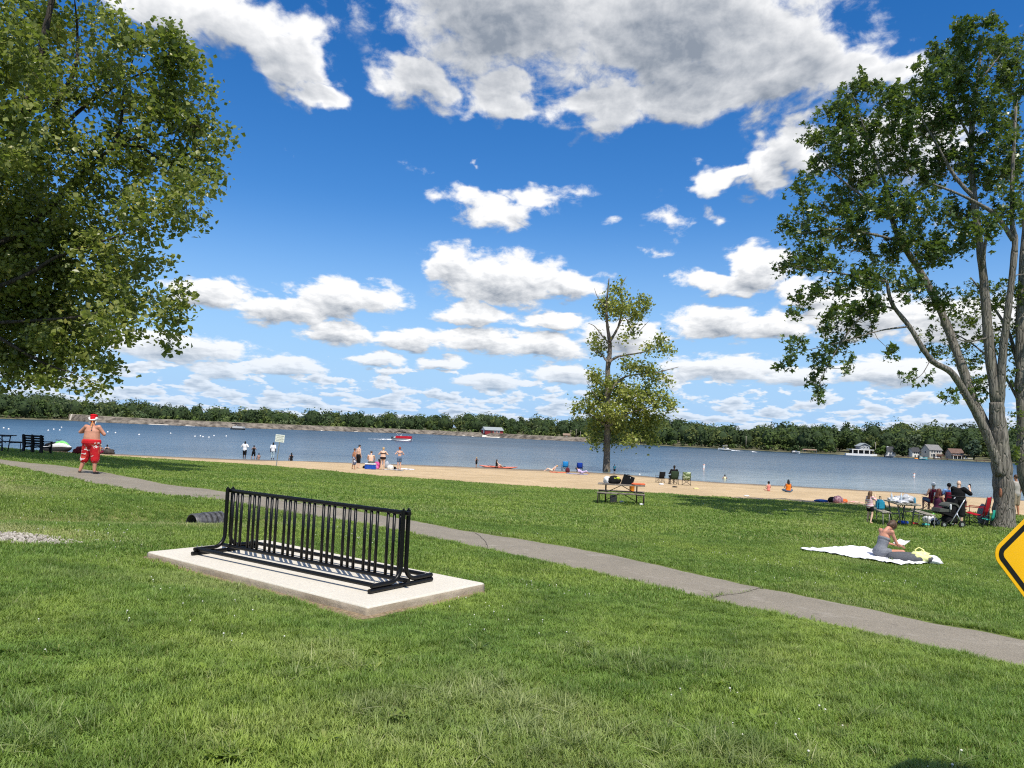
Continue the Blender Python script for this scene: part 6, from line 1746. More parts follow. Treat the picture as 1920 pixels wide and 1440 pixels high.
loft([oval(-1.5, .45, -.05, .34), oval(-.8, .58, -.12, .36), oval(.2, .58, -.12, .38), oval(.9, .45, -.05, .46), oval(1.45, .16, .18, .52), oval(1.62, .03, .36, .5)], BLKP, 'lower_hull', js)
loft([oval(-1.4, .40, .30, .50), oval(-.6, .46, .32, .62), oval(.0, .48, .34, .82), oval(.5, .44, .36, .98), oval(.95, .34, .40, .86), oval(1.4, .15, .44, .60), oval(1.58, .03, .46, .52)], WGEL, 'upper_deck', js)
loft([oval(.10, .36, .70, 1.00), oval(.55, .34, .70, 1.10), oval(.95, .25, .62, .95), oval(1.3, .1, .56, .68)], GRN, 'hood', js)
loft([oval(-1.2, .16, .48, .74), oval(-.7, .2, .58, .86), oval(-.2, .18, .74, .92)], BLKF, 'saddle', js)
MB().tube([(.12, -.36, 1.16), (.2, 0, 1.12), (.12, .36, 1.16)], .03, 8).build('handlebar', BLKP, js, True)
# --- dark rocks and bag on the bank, left
DRK = M('dark_stone', (.06, .05, .045), .9, var=.4, scale=4, bmp=.5)
for i, (px, py, s_, mt, lab) in enumerate(((205, 852, .36, DRK, 'dark rounded rock on the bank right of the seated pair'), (150, 852, .30, FAB('dark_red_bag', (.12, .01, .015)), 'dark red bag on the bank behind the man in the red hat'), (197, 851, .24, M('tan_stone', (.25, .19, .13), .9), 'tan stone on the bank by the dark rock'))):
    q = on_ground(px, py); lump('rock' if 'bag' not in lab else 'gear_bag', lab, 'rock' if 'bag' not in lab else 'bag', gpt(q.x, q.y), (s_ * 1.3, s_, s_ * .9), mt, 110 + i, rough=.3)
# --- bark scar on the maple
q = at(1876, 924, RY - .335) - rb_; tr_ = bpy.data.objects['silver_maple_tree']
MB().ell(q, (.055, .05, .17), 12, 8).build('bark_scar', M('red_brown_wood', (.24, .105, .06), .9, var=.35, scale=18, bmp=.5), tr_, True)
# ------------------------------------------------------------------ people
def V3(*a): return Vector(a)


BASE = dict(pelvis=V3(0, 0, .93), waist=V3(0, 0, 1.08), chest=V3(0, 0, 1.29), neck=V3(0, -.01, 1.47), head=V3(0, .015, 1.625), sL=V3(-.19, 0, 1.42), sR=V3(.19, 0, 1.42), eL=V3(-.25, -.03, 1.14), eR=V3(.25, -.03, 1.14), wL=V3(-.26, .04, .90), wR=V3(.26, .04, .90),
            hL=V3(-.09, 0, .91), hR=V3(.09, 0, .91), kL=V3(-.10, .02, .50), kR=V3(.10, .02, .50), aL=V3(-.105, -.02, .085), aR=V3(.105, -.02, .085), tL=V3(-.13, .13, .03), tR=V3(.13, .13, .03))


def J(**k):
    d = {a: b.copy() for a, b in BASE.items()}
    d.update({a: Vector(b) for a, b in k.items()}); return d


def shift(d, keys, v):
    for k in keys: d[k] = d[k] + Vector(v)
    return d


UP = ('waist', 'chest', 'neck', 'head', 'sL', 'sR', 'eL', 'eR', 'wL', 'wR')


def pose(kind, arms='down', lean=0.0, head=(0, 0)):
    d = J()
    if kind == 'walk': d.update(kL=V3(-.13, .05, .50), kR=V3(.15, -.02, .50), aL=V3(-.20, .05, .085), aR=V3(.19, -.20, .10), tL=V3(-.27, .20, .03), tR=V3(.23, -.06, .03))
    if kind == 'apart': d.update(kL=V3(-.17, .03, .50), kR=V3(.14, .01, .50), aL=V3(-.27, -.02, .085), aR=V3(.16, -.02, .085), tL=V3(-.33, .12, .03), tR=V3(.20, .13, .03))
    if kind in ('sit', 'sitfwd', 'cross', 'sitback'):
        drop = {'sit': .42, 'sitfwd': .80, 'cross': .80, 'sitback': .80}[kind]
        for k in d:
            if k[0] not in 'kat' or k in ('chest',): d[k] = d[k] - V3(0, 0, drop)
        z = .93 - drop
        if kind == 'sit': d.update(kL=V3(-.14, .44, z + .03), kR=V3(.14, .44, z + .03), aL=V3(-.14, .46, .09), aR=V3(.14, .46, .09), tL=V3(-.16, .60, .03), tR=V3(.16, .60, .03))
        if kind == 'sitfwd': d.update(kL=V3(-.16, .42, .32), kR=V3(.16, .42, .32), aL=V3(-.14, .72, .07), aR=V3(.14, .72, .07), tL=V3(-.15, .86, .08), tR=V3(.15, .86, .08))
        if kind == 'cross': d.update(kL=V3(-.36, .30, .16), kR=V3(.36, .30, .16), aL=V3(.10, .42, .07), aR=V3(-.10, .34, .07), tL=V3(.24, .40, .05), tR=V3(-.24, .32, .05))
        if kind == 'sitback': d.update(kL=V3(-.14, .42, .30), kR=V3(.14, .42, .30), aL=V3(-.14, .66, .07), aR=V3(.14, .66, .07), tL=V3(-.15, .8, .05), tR=V3(.15, .8, .05))
    sh = {s: d['s' + s] for s in 'LR'}
    for s, e in (('L', -1), ('R', 1)):
        o = sh[s]
        if arms == 'front': d['e' + s] = o + V3(e * .17, .02, -.22); d['w' + s] = o + V3(-e * .08, .24, -.17)
        if arms == 'phone': d['e' + s] = o + V3(e * .10, .14, -.22); d['w' + s] = o + V3(-e * .10, .26, .06)
        if arms == 'hips': d['e' + s] = o + V3(e * .22, -.06, -.22); d['w' + s] = o + V3(e * .0, .08, -.42)
        if arms == 'knees': d['e' + s] = o + V3(e * .06, .20, -.20); d['w' + s] = o + V3(-e * .02, .38, -.30)
        if arms == 'lap': d['e' + s] = o + V3(e * .08, .08, -.27); d['w' + s] = o + V3(-e * .08, .26, -.36)
        if arms == 'chairarm': d['e' + s] = o + V3(e * .10, .02, -.27); d['w' + s] = o + V3(e * .10, .26, -.29)
        if arms == 'back': d['e' + s] = o + V3(e * .08, -.14, -.25); d['w' + s] = o + V3(e * .10, -.22, -.50)
    if lean:
        R = Matrix.Rotation(-lean, 3, 'X')
        for k in UP: d[k] = d['pelvis'] + R @ (d[k] - d['pelvis'])
    if head != (0, 0): d['head'] = d['neck'] + Matrix.Rotation(-head[0], 3, 'X') @ Matrix.Rotation(head[1], 3, 'Y') @ (d['head'] - d['neck'])
    return d


def capsule(mb, p, q, r0, r1, n=10):
    p, q = Vector(p), Vector(q); d = q - p; L = d.length or 1e-5; d = d / L
    pts, rr = [], []
    for k in range(4): a = (k / 4) * pi / 2; pts.append(p - d * r0 * cos(a)); rr.append(max(r0 * sin(a), r0 * .08))
    pts.append(p); rr.append(r0)
    for k in (1, 2): pts.append(p + d * L * k / 3); rr.append(r0 + (r1 - r0) * k / 3)
    pts.append(q); rr.append(r1)
    for k in range(1, 5): a = (k / 4) * pi / 2; pts.append(q + d * r1 * sin(a)); rr.append(max(r1 * cos(a), r1 * .08))
    mb.tube(pts, rr, n)


def orient(a, b):
    z = (Vector(b) - Vector(a)).normalized(); x = Vector((1, 0, 0)); y = z.cross(x).normalized(); x = y.cross(z).normalized()
    return Matrix((x, y, z)).transposed()


def add_hand(mb, e, w_, side, curl=.35, r=.0098):
    d = (w_ - e).normalized(); s = d.cross(Vector((0, 0, 1)))
    s = Vector((1, 0, 0)) if s.length < .2 else s.normalized(); nrm = s.cross(d).normalized()
    pc = w_ + d * .05
    R = Matrix((s, nrm, d)).transposed(); mb.ell(pc, (.041, .020, .052), 10, 8, R)
    for k, (off, ln) in enumerate(((-.029, .062), (-.010, .074), (.010, .070), (.028, .055))):
        b = w_ + d * .092 + s * off; mpt = b + d * ln * .55 - nrm * ln * curl * .35; tip = mpt + d * ln * .38 - nrm * ln * curl * .8
        capsule(mb, b - d * .02, mpt, r, r * .95, 6); capsule(mb, mpt, tip, r * .95, r * .8, 6)
    b = w_ + d * .035 - s * side * .036; capsule(mb, b, b + d * .04 - s * side * .028 - nrm * .012, r * 1.2, r, 6)


def remesh(o, vox, it=5, mat=None):
    rm = o.modifiers.new('surface', 'REMESH'); rm.mode = 'VOXEL'; rm.voxel_size = vox; rm.use_smooth_shade = True
    if it: sm = o.modifiers.new('smooth', 'SMOOTH'); sm.factor = .5; sm.iterations = it


SKIN = {k: M('skin_' + k, c, .5, var=.08, scale=7, spec=.3, two=tuple(min(1, x * 1.1) for x in c)) for k, c in dict(tan=(.42, .20, .115), red=(.50, .235, .155), pale=(.60, .36, .26), fair=(.64, .42, .31), dark=(.075, .040, .026), olive=(.36, .19, .12)).items()}
HAIR = {k: M('hair_' + k, c, .5, var=.3, scale=26, spec=.35, bmp=.4) for k, c in dict(black=(.010, .009, .009), brown=(.075, .042, .024), auburn=(.10, .022, .012), blond=(.48, .34, .17), red=(.26, .055, .02), grey=(.35, .33, .31), auburn2=(.16, .085, .045)).items()}
EYE, LIP = M('eye_dark', (.02, .015, .012), .3), M('lips', (.38, .13, .11), .5)


def person(label, loc, yaw, H, pz, skin='tan', hair=('short', 'brown'), clothes=(), fat=1.0, fem=False, vox=.016, group=None, child=False, tilt=None):
    """Facing +y before yaw. One continuous body; clothes and hair are parts."""
    k = H / 1.75
    o = thing('person', label, 'person', loc, yaw, group); o.scale = (k, k, k)
    if tilt: o.rotation_euler = (tilt[0], tilt[1], yaw)
    d = pz; f = fat; lf = .5 + .5 * fat
    hs = 1.0 if not child else 1.22
    if fem:
        for s, e in (('L', -1), ('R', 1)): d['s' + s].x -= e * .022
    vox = vox / k

    def torso(mb, inf=0.0, parts=('pelvis', 'waist', 'chest')):
        if f > 1.3 and 'waist' in parts: mb.ell(d['pelvis'] * .55 + d['waist'] * .45, (.165 * f + inf, .125 * f + inf, .14 + inf), 16, 10)
        top = d['chest'] + (d['neck'] - d['chest']) * .45
        sp = [d['pelvis'] - (d['waist'] - d['pelvis']) * .35, d['pelvis'], d['waist'], d['chest'], top]
        rx = [.140, .160, .140, .166, .135] if not fem else [.150, .168, .126, .146, .118]; ry = [.105, .120, .104, .114, .088] if not fem else [.112, .124, .094, .108, .08]
        fx = [f, f, f ** 1.15, .4 + .6 * f, .55 + .45 * f]; fy = [f, f, f ** 1.3, .4 + .6 * f, .6 + .4 * f]
        seg = {'pelvis': (0.0, 1.45), 'waist': (1.3, 2.45), 'chest': (2.3, 4.0)}
        lo, hi = min(seg[q][0] for q in parts), max(seg[q][1] for q in parts)
        k_ = max(4, int((hi - lo) * 8))
        for i in range(k_ + 1):
            u = lo + (hi - lo) * i / k_; j = min(int(u), 3); w_ = u - j; w_ = w_ * w_ * (3 - 2 * w_) if j in (1, 2) else w_
            c_ = sp[j].lerp(sp[j + 1], u - j); R = orient(sp[j], sp[j + 1])
            a_, b_ = (rx[j] * fx[j]) * (1 - w_) + rx[j + 1] * fx[j + 1] * w_, (ry[j] * fy[j]) * (1 - w_) + ry[j + 1] * fy[j + 1] * w_
            mb.ell(c_, (a_ + inf, b_ + inf, .085 + inf * .5), 16, 8, R)

    def arm(mb, s, inf=0.0, upto=2.0):
        a, e, w_ = d['s' + s], d['e' + s], d['w' + s]; r = (.047 if not fem else .040) * lf
        if upto <= 1: e2 = a + (e - a) * upto; capsule(mb, a, e2, r * 1.12 + inf, r * .95 + inf); return
        capsule(mb, a, e, r * 1.1 + inf, r * .86 + inf); w2 = e + (w_ - e) * min(upto - 1, 1); capsule(mb, e, w2, r * .86 + inf, r * .60 + inf)

    def leg(mb, s, inf=0.0, upto=2.0):
        h, kn, a = d['h' + s], d['k' + s], d['a' + s]; r = .083 * lf
        if upto <= 1: capsule(mb, h, h + (kn - h) * upto, r + inf, r * (1 - .32 * upto) + inf); return
        capsule(mb, h, kn, r + inf, r * .68 + inf); q = kn + (a - kn) * min(upto - 1, 1)
        mid = kn + (a - kn) * .3; capsule(mb, kn, mid if upto >= 1.3 else q, r * .66 + inf, r * .66 + inf)
        if upto > 1.3: capsule(mb, mid, q, r * .66 + inf, r * .42 + inf)

    mb = MB(); torso(mb)
    for s, e in (('L', -1), ('R', 1)):
        arm(mb, s); leg(mb, s); capsule(mb, d['chest'] + V3(0, 0, .06), d['s' + s], .07 * lf, .056 * lf); add_hand(mb, d['e' + s], d['w' + s], e, r=max(.0098, vox * .75))
        a, tt = d['a' + s], d['t' + s]; capsule(mb, a + (a - d['k' + s]).normalized() * .03, tt, .036, .027)
    capsule(mb, d['chest'] + V3(0, 0, .1), d['neck'] + (d['head'] - d['neck']) * .45, .060 * (.6 + .4 * f), .053 * (.6 + .4 * f))
    hd = d['head']; ax = (hd - d['neck']).normalized(); Rh = orient(d['neck'], hd)
    Hd = lambda x, y, z: hd + Rh @ V3(x * hs, y * hs, z * hs)
    # orient() maps y roughly forward; make sure the face looks forward
    fwd = 1 if (Rh @ V3(0, 1, 0)).y > -.2 else -1
    mb.ell(Hd(0, 0, .02), (.074 * hs, .092 * hs, .105 * hs), 16, 12, Rh); mb.ell(Hd(0, fwd * .025, -.045), (.056 * hs, .066 * hs, .068 * hs), 12, 10, Rh)
    mb.ell(Hd(0, fwd * .096, -.008), (.014, .022, .022), 8, 6, Rh)
    for e in (-1, 1): mb.ell(Hd(e * .076, -fwd * .005, .0), (.012, .022, .032), 8, 6, Rh)
    body = mb.build('body', SKIN[skin], o, True); remesh(body, vox)
    for e in (-1, 1): MB().ell(Hd(e * .031, fwd * .086, .018), (.012, .008, .008), 8, 6, Rh).build('eye', EYE, o, True)
    MB().ell(Hd(0, fwd * .088, -.055), (.024, .009, .007), 8, 6, Rh).build('mouth', LIP, o, True)
    kind, hc = hair
    if kind != 'bald':
        mb = MB(); hb_ = 1.14 if kind == 'bun' else 1.0; mb.ell(Hd(0, -fwd * .014, .036), (.083 * hs * hb_, .098 * hs * hb_, .100 * hs * hb_), 16, 12, Rh)
        if kind in ('long', 'ponytail', 'bun'):
            mb.ell(Hd(0, -fwd * .05, -.01), (.074 * hs, .060 * hs, .085 * hs), 14, 10, Rh)
        if kind == 'long':
            for x in (-.04, 0, .04): capsule(mb, Hd(x, -fwd * .062, 0), Hd(x * 1.3, -fwd * .085, -.24), .045, .028)
            for e in (-1, 1): capsule(mb, Hd(e * .07, -fwd * .01, .0), Hd(e * .085, -fwd * .0, -.18), .026, .018)
        if kind == 'ponytail': capsule(mb, Hd(0, -fwd * .10, .03), Hd(0, -fwd * .13, -.22), .032, .016)
        if kind == 'bun':
            mb.ell(Hd(0, -fwd * .075, .085), (.050, .050, .045), 12, 8, Rh)
            for i_ in range(7): a_ = i_ * .9; capsule(mb, Hd(0, -fwd * .07, .09), Hd(.07 * cos(a_), -fwd * (.075 + .05 * sin(a_)), .12 + .03 * sin(a_ * 2)), .014, .006, 6)
        ho = mb.build('hair', HAIR[hc], o, True); remesh(ho, min(vox, .012), 1)
    for c in clothes:
        nm, mat, what = c[:3]; mb = MB(); inf = c[4] if len(c) > 4 else .016; u = c[3] if len(c) > 3 else 1.0
        if what == 'shorts':
            torso(mb, inf, ('pelvis',))
            for s in 'LR': leg(mb, s, inf * 1.5 + .012, u)
        elif what == 'pants':
            torso(mb, inf, ('pelvis',))
            for s in 'LR': leg(mb, s, inf + .006, u)
        elif what == 'shirt':
            torso(mb, inf + .006, ('pelvis', 'waist', 'chest') if len(c) <= 5 else c[5])
            for s in 'LR': arm(mb, s, inf + .008, u); capsule(mb, d['chest'] + V3(0, 0, .06), d['s' + s], .075 * lf, .06 * lf + inf)
        elif what == 'tank':
            torso(mb, inf, ('waist', 'chest'))
            for s, e in (('L', -1), ('R', 1)): capsule(mb, d['chest'] + V3(e * .06, 0, .05), d['s' + s] + V3(-e * .07, 0, .02), .06, .035)
        elif what == 'lowtank':
            torso(mb, inf, ('waist',)); mb.ell(d['waist'].lerp(d['chest'], .75), (.150 * f + inf, .110 * f + inf, .075), 16, 8, orient(d['waist'], d['chest']))
            for s, e in (('L', -1), ('R', 1)): capsule(mb, d['chest'] + V3(e * .07, -.05, -.02), d['s' + s] + V3(-e * .09, -.01, .035), .03, .02)
        elif what == 'swimsuit': torso(mb, inf, ('pelvis', 'waist', 'chest'))
        elif what == 'briefs': torso(mb, inf, ('pelvis',))
        elif what == 'band': mb.ell(d['chest'] + V3(0, 0, -.01), (.162 * f + inf, .118 * f + inf, .055), 16, 8)
        elif what == 'shoes':
            for s in 'LR': a, tt = d['a' + s], d['t' + s]; capsule(mb, a + (a - d['k' + s]).normalized() * .045, tt + V3(0, 0, -.008), .040, .036)
        elif what == 'vest': torso(mb, .035, ('waist', 'chest'))
        elif what == 'cap': mb.ell(Hd(0, -fwd * .006, .05), (.095 * hs, .110 * hs, .104 * hs), 16, 10, Rh); mb.ell(Hd(0, fwd * .12, .045), (.065, .06, .010), 12, 6, Rh)
        elif what == 'santa':
            mb.ell(Hd(0, 0, .085), (.098, .112, .105), 16, 10, Rh); mb.ell(Hd(0, 0, .15), (.115, .115, .045), 16, 10, Rh); mb.ell(Hd(0, -fwd * .06, .02), (.07, .06, .08), 12, 8, Rh)
        elif what == 'santa_trim':
            for a_ in range(14): t_ = a_ / 14 * 2 * pi; mb.ell(Hd(.098 * cos(t_), .106 * sin(t_), .045 - .05 * (1 if sin(t_) * fwd < 0 else 0) * abs(sin(t_))), (.032, .032, .028), 8, 6, Rh)
            for e in (-1, 1): mb.ell(Hd(e * .105, -fwd * .03, .05), (.035, .06, .055), 10, 8, Rh); capsule(mb, Hd(e * .10, -fwd * .02, .02), Hd(e * .095, -fwd * .03, -.10), .022, .014)
        g = mb.build(nm, mat, o, True); remesh(g, max(vox * .9, .009), 3)
    return o


# ---- fabrics with patterns
def pattern(name, a, b, scale, lo=.52, hi=.55, kind='noise', c3=None):
    m, t, p = base_mat(name); c = coord(t)
    n_ = noise(t, c, scale, 2, .5, dist=1.2)
    col = mixc(t, n_.step(lo, hi), a, b)
    if c3: col = mixc(t, noise(t, c, scale * .6, 2, .5, dist=.8).step(.58, .62), col, c3)
    t.links.new(col, p.inputs['Base Color']); p.inputs['Roughness'].default_value = .85; p.inputs['Specular IOR Level'].default_value = .15
    bump(t, p, noise(t, c, 9, 4, .6), .5, .03); return m


def stripes(name, a, b, scale, axis=2):
    m, t, p = base_mat(name); s_ = t.nodes.new('ShaderNodeSeparateXYZ'); t.links.new(coord(t), s_.inputs[0])
    w_ = (S(t, s_.outputs[axis]) * scale)._m('SINE'); t.links.new(mixc(t, w_.step(-.2, .2), a, b), p.inputs['Base Color']); p.inputs['Roughness'].default_value = .9; p.inputs['Specular IOR Level'].default_value = .1
    return m


RED_SH = pattern('red_floral_shorts', (.52, .018, .025), (.80, .74, .70), 6.5, .60, .63, c3=(.60, .09, .05)); BLU_SH = pattern('blue_white_trunks', (.045, .06, .13), (.62, .62, .66), 8, .5, .54)
WT, BT, DENIM, LJ, KH = FAB('white_tee', (.80, .80, .80)), FAB('black_tee', (.010, .010, .011)), FAB('denim', (.10, .16, .25)), FAB('light_jeans', (.40, .50, .54)), FAB('khaki', (.3, .25, .18))
REDH, TRIM = M('red_felt', (.55, .004, .012), .9, var=.12), M('white_fur', (.80, .79, .77), .95, var=.06, scale=20, bmp=.5)
PINKT, GREYK = stripes('pink_white_shirt', (.68, .30, .36), (.75, .68, .66), 60), FAB('grey_heather', (.19, .20, .22))
SAND = M('sandal_brown', (.06, .045, .04), .8); LAV, CORAL, ORV = FAB('lavender', (.52, .42, .58)), FAB('coral_pink', (.68, .24, .20)), FAB('orange_vest', (.80, .20, .02))

def hm(px_h, p): return px_h / FPX * p.y
# man in the red hat on the path
p = on_ground(167, 889); d = pose('apart', 'front'); d['eL'] = d['sL'] + V3(-.20, .06, -.17); d['wL'] = d['sL'] + V3(.06, .28, -.14); d['eR'] = d['sR'] + V3(.15, .06, -.21); d['wR'] = d['sR'] + V3(-.06, .28, -.15)
sm_ = person('shirtless man in red and white hat and red floral shorts walking on the path', p + V3(0, 0, .03), radians(2), hm(106, p), d, 'red', ('short', 'brown'), [('shorts', RED_SH, 'shorts', 1.18, .030), ('sandals', SAND, 'shoes'), ('hat', REDH, 'santa'), ('hat_trim', TRIM, 'santa_trim')], fat=1.62, vox=.010)
MB().tube([(.045, -.115, 1.60), (.055, -.16, 1.52), (.06, -.185, 1.44)], [.008, .011, .009], 7).build('hat_cord', M('orange_cord', (.75, .30, .06), .8), sm_); MB().ell((.06, -.19, 1.41), (.022, .022, .026), 10, 8).build('hat_pompom', M('brown_pompom', (.30, .12, .05), .9, two=(.7, .6, .4)), sm_)
# people at the left of the beach
p = on_ground(458, 858.5); person('man in white t shirt and black shorts standing at the water on the left', p, -.25, hm(33.5, p), pose('stand', 'front'), 'dark', ('short', 'black'), [('shirt', WT, 'shirt', .9, .030), ('shorts', BT, 'shorts', 1.05)], fat=1.12)
p = on_ground(475, 859.5); person('woman in black top and shorts holding a phone left of the beach sign', p, .2, hm(26.5, p), pose('apart', 'phone'), 'olive', ('bun', 'black'), [('top', BT, 'tank'), ('shorts', BT, 'shorts', .95)], fat=1.08, fem=True)
p = on_ground(485, 861); person('small child sitting in the shallow water right of the woman in black', p, .6, 1.15, pose('sitfwd', 'lap'), 'olive', ('short', 'black'), [('swim_top', FAB('pale_pink', (.6, .4, .36)), 'band')], child=True)
p = on_ground(511, 860.5); person('person in white t shirt and light jeans with ponytail next to the beach sign', p, -.05, hm(33, p), pose('stand'), 'dark', ('ponytail', 'black'), [('shirt', WT, 'shirt', .85, .024), ('jeans', LJ, 'pants', 1.62)], fat=1.1)
p = on_ground(546, 863.5); person('dark haired woman in black sitting at the water right of the beach sign', p, .5, 1.5, pose('sitfwd', 'knees'), 'olive', ('long', 'black'), [('swimsuit', BT, 'swimsuit')], fem=True)
# the group round the cooler
p = on_ground(663, 880); person('shirtless boy in blue and white trunks on the left of the cooler group', p, -.9, hm(39, p), pose('apart', 'down'), 'tan', ('short', 'brown'), [('trunks', BLU_SH, 'shorts', 1.15)])
p = on_ground(671, 878); person('shirtless man in black shorts standing behind the boy in trunks', p, -.7, hm(44, p), pose('stand', 'down', head=(.25, 0)), 'fair', ('short', 'black'), [('shorts', BT, 'shorts', 1.1)])
p = on_ground(694.5, 880); person('shirtless man sitting with his back turned on the blue cooler', p + V3(0, -.02, -.06), .05, 1.86, pose('sit', 'knees', lean=.12, head=(.2, 0)), 'fair', ('short', 'brown'), [('shorts', M('camo_shorts', (.05, .05, .045), .9, two=(.2, .2, .17)), 'shorts', .95)], fat=1.12)
p = on_ground(709, 878); person('dark haired child sitting behind the magenta backpack', p + V3(0, .35, 0), 1.2, 1.3, pose('cross', 'lap'), 'olive', ('long', 'black'), [('top', MARO, 'tank')], child=True)
p = on_ground(717, 881); person('blond woman in dark bikini bottoms standing right of the blue cooler', p, .05, hm(42, p), pose('stand', 'front', lean=.06), 'fair', ('bun', 'blond'), [('bikini_bottom', FAB('dark_brown', (.035, .022, .022)), 'briefs'), ('bikini_top', FAB('dark_brown', (.035, .022, .022)), 'band', 1, .006)], fat=1.38, fem=True)
p = on_ground(748, 881.5); person('red haired woman in denim shorts standing at the right of the cooler group', p, .5, hm(43, p), pose('stand', 'front', lean=.04), 'pale', ('bun', 'red'), [('shorts', DENIM, 'shorts', .55), ('bikini_top', DENIM, 'band', 1, .005)], fem=True)
# middle of the beach
p = on_ground(893, 877); person('child in black swimsuit standing at the water left of the kayaks', p, .9, hm(19.5, p), pose('stand', 'hips'), 'olive', ('short', 'blond'), [('swimsuit', BT, 'swimsuit'), ('shorts', BT, 'shorts', .5)], child=True)
p = on_ground(931, 878); person('girl with long hair sitting on the orange kayaks', Vector((p.x, p.y + .05, max(p.z, 0) + .12)), -1.1, 1.45, pose('sitfwd', 'front'), 'fair', ('long', 'brown'), [('vest', BT, 'vest')], fem=True)
p = on_ground(1044, 885); person('person lying on the orange red towel beside the bright blue chair', gpt(p.x - .5, p.y, .03), radians(90), 1.6, pose('sitback', 'back', lean=-.9), 'fair', ('short', 'blond'), [('shorts', FAB('cream', (.62, .55, .45)), 'shorts', .6)])
p = on_ground(1076, 888); person('person in lavender lying on the grey blue towel', gpt(p.x + .75, p.y, .03), radians(-100), 1.55, pose('sitback', 'back', lean=-1.0), 'olive', ('long', 'black'), [('shirt', LAV, 'shirt', .8), ('shorts', LAV, 'pants', 1.2)], fat=1.15, fem=True)
p = on_ground(1152, 886); person('child in blue shorts standing right of the beach tree', p, -.3, hm(17, p), pose('stand'), 'tan', ('short', 'brown'), [('shirt', FAB('teal_blue', (.03, .16, .24)), 'shirt', .8), ('shorts', BT, 'shorts', 1.0)], child=True)
p = on_ground(1263, 908); person('dark skinned person sitting in the dark green chair facing the water', gpt(p.x, p.y + .02, -.02), .05, 1.80, pose('sit', 'chairarm', lean=-.15), 'dark', ('short', 'black'), [('shirt', BT, 'shirt', .8), ('shorts', BT, 'shorts', 1.0)], fat=1.1)
p = on_z(1359, 899); person('child swimming with white and yellow arm floats', V3(p.x, p.y, -.78), .2, 1.25, pose('stand', 'front'), 'tan', ('short', 'black'), [('arm_floats', M('float_white_yellow', (.80, .74, .45), .5), 'vest')], child=True)
p = on_ground(1441, 921); person('small child in pink sitting on the sand left of the person in orange', p, .2, 1.15, pose('cross', 'lap'), 'fair', ('bun', 'black'), [('top', CORAL, 'swimsuit')], child=True)
p = on_ground(1478, 923); person('person in orange vest sitting on the sand looking at the lake', p, -.1, 1.52, pose('cross', 'lap'), 'olive', ('long', 'black'), [('vest', ORV, 'vest'), ('shorts', DENIM, 'shorts', .8)], fem=True, fat=1.05)
# family under the maple
p = on_ground(1631, 981); d = pose('walk', 'down'); d['eR'] = d['sR'] + V3(.10, .12, -.16); d['wR'] = d['sR'] + V3(-.02, .22, .06)
person('little girl in pink striped shirt and black shorts left of the loaded table', p, radians(-62), hm(59, p) * 1.0, d, 'fair', ('long', 'auburn2'), [('shirt', PINKT, 'shirt', .75, .014), ('shorts', BT, 'shorts', .45)], child=True, fem=True, vox=.010, fat=1.12)
p = on_ground(1797, 986); d = pose('stand', 'down', head=(.05, 0)); d['eR'] = d['sR'] + V3(.14, .22, -.16); d['wR'] = d['sR'] + V3(.06, .36, .05); d['eL'] = d['sL'] + V3(-.06, .18, -.24); d['wL'] = d['sL'] + V3(.10, .36, -.12)
bm_ = person('bald bearded man in black shirt holding up a phone beside the stroller', p, radians(-52), hm(84, p), d, 'fair', ('bald', 'black'), [('shirt', BT, 'shirt', 1.12, .028), ('shorts', FAB('black_shorts', (.018, .018, .02)), 'shorts', 1.12, .026), ('shoes', M('blue_shoes', (.06, .14, .38), .7), 'shoes')], fat=1.42, vox=.010)
MB().ell(V3(0, .075, 1.555), (.062, .05, .060), 12, 8).build('beard', HAIR['brown'], bm_, True)
hp = d['wR'] + V3(-.03, .10, .07); phn = MB().box((0, 0, 0), (.075, .010, .15), bev=.006).build('phone', M('phone_black', (.01, .01, .012), .2)); phn.location = p + Matrix.Rotation(radians(-52), 3, 'Z') @ (hp * (hm(84, p) / 1.75)); phn.rotation_euler = (0, 0, radians(-52)); tag(phn, 'black phone held up by the bald man in black', 'phone')
p = on2(-.2, -.70, 0); p = gpt(on_ground(1766, 981).x, on_ground(1766, 981).y + .3); person('woman with dark red hair sitting left of the stroller', p, radians(-70), 1.62, pose('sit', 'lap', lean=.1), 'olive', ('long', 'auburn'), [('top', FAB('plum', (.08, .02, .05)), 'tank'), ('shorts', BT, 'shorts', .8)], fem=True, fat=1.1)
p = on_ground(1748, 957); person('person in white cap sitting in the left maroon beach chair', gpt(p.x, p.y + .02, -.02), .1, 1.66, pose('sit', 'chairarm', lean=-.15), 'pale', ('short', 'grey'), [('cap', WT, 'cap'), ('top', MARO, 'tank'), ('shorts', DENIM, 'shorts', .8)], fat=1.15)
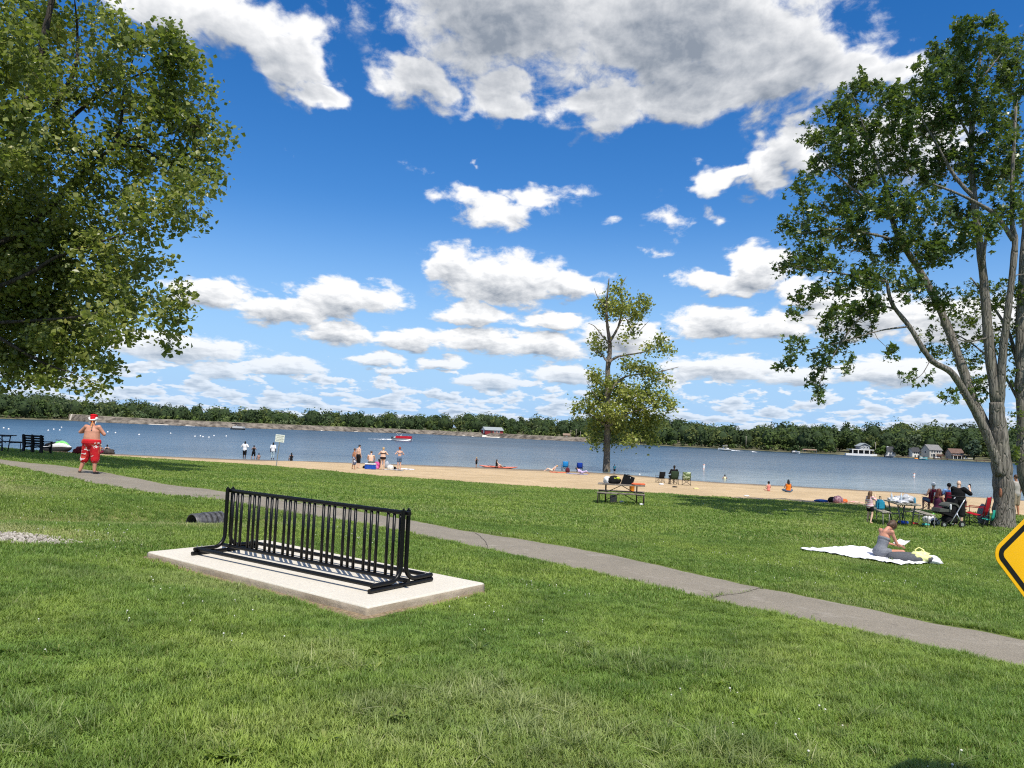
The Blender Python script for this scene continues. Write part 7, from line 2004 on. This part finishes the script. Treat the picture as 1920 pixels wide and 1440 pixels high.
p = on_ground(1778, 958); person('person in dark cap and blue top sitting behind the man in black', gpt(p.x, p.y + .02, -.02), -.1, 1.66, pose('sit', 'chairarm', lean=-.15), 'fair', ('short', 'black'), [('cap', BT, 'cap'), ('shirt', FAB('sky_blue', (.22, .38, .68)), 'shirt', .6), ('shorts', MARO, 'shorts', .9)])
p = on_ground(1903, 978); person('person in grey shirt half hidden behind the big maple trunk', gpt(p.x * (p.y + 3.2) / p.y + .05, p.y + 3.2), 0.3, 1.74, pose('stand'), 'tan', ('short', 'brown'), [('shirt', FAB('warm_grey', (.38, .36, .33)), 'shirt', .8, .02), ('shorts', KH, 'shorts', 1.0)])
# woman reading on the blanket
d = pose('cross', 'lap', lean=.36, head=(.62, 0)); d['eR'] = d['sR'] + V3(.03, .10, -.27); d['wR'] = d['sR'] + V3(-.06, .33, -.33); d['eL'] = d['sL'] + V3(-.03, .10, -.27); d['wL'] = d['sL'] + V3(.06, .33, -.33)
p = on_ground(1650, 1048); wr = person('woman in grey tank top and shorts reading on the white blanket', gpt(p.x, p.y, .045), radians(-72), 1.62, d, 'red', ('bun', 'brown'), [('tank_top', GREYK, 'lowtank', 1, .010), ('shorts', GREYK, 'shorts', .28, .010)], fem=True, vox=.009)
fr = Matrix.Rotation(radians(-72), 3, 'Z'); kk = 1.62 / 1.75; mp_ = gpt(p.x, p.y, .045) + fr @ ((d['wL'] + d['wR']) * .5 * kk + V3(0, .12, .05))
mg = thing('magazine', 'open white magazine in the hands of the reading woman', 'magazine', mp_, radians(-72)); PAP = M('paper_print', (.78, .74, .76), .6, var=.12, scale=14)
for s in (-1, 1): MB().box((s * .075, 0, .012), (.15, .20, .006), ry=radians(-s * 10), rx=radians(28)).build('page', PAP, mg)
# pair sitting on the bank at the left
p = on_ground(187, 851); person('bare chested person sitting on the bank behind the man in the red hat', p, -.3, 1.7, pose('sitfwd', 'knees'), 'tan', ('short', 'brown'), [('cap', M('pale_cap', (.5, .45, .4), .8), 'cap'), ('shorts', MARO, 'shorts', .9)])
p = on_ground(194, 851); person('second person sitting on the bank beside the dark rounded rock', p + V3(.1, .4, 0), .3, 1.6, pose('sitfwd', 'lap'), 'fair', ('bun', 'black'), [('swimsuit', BT, 'swimsuit')], fem=True)
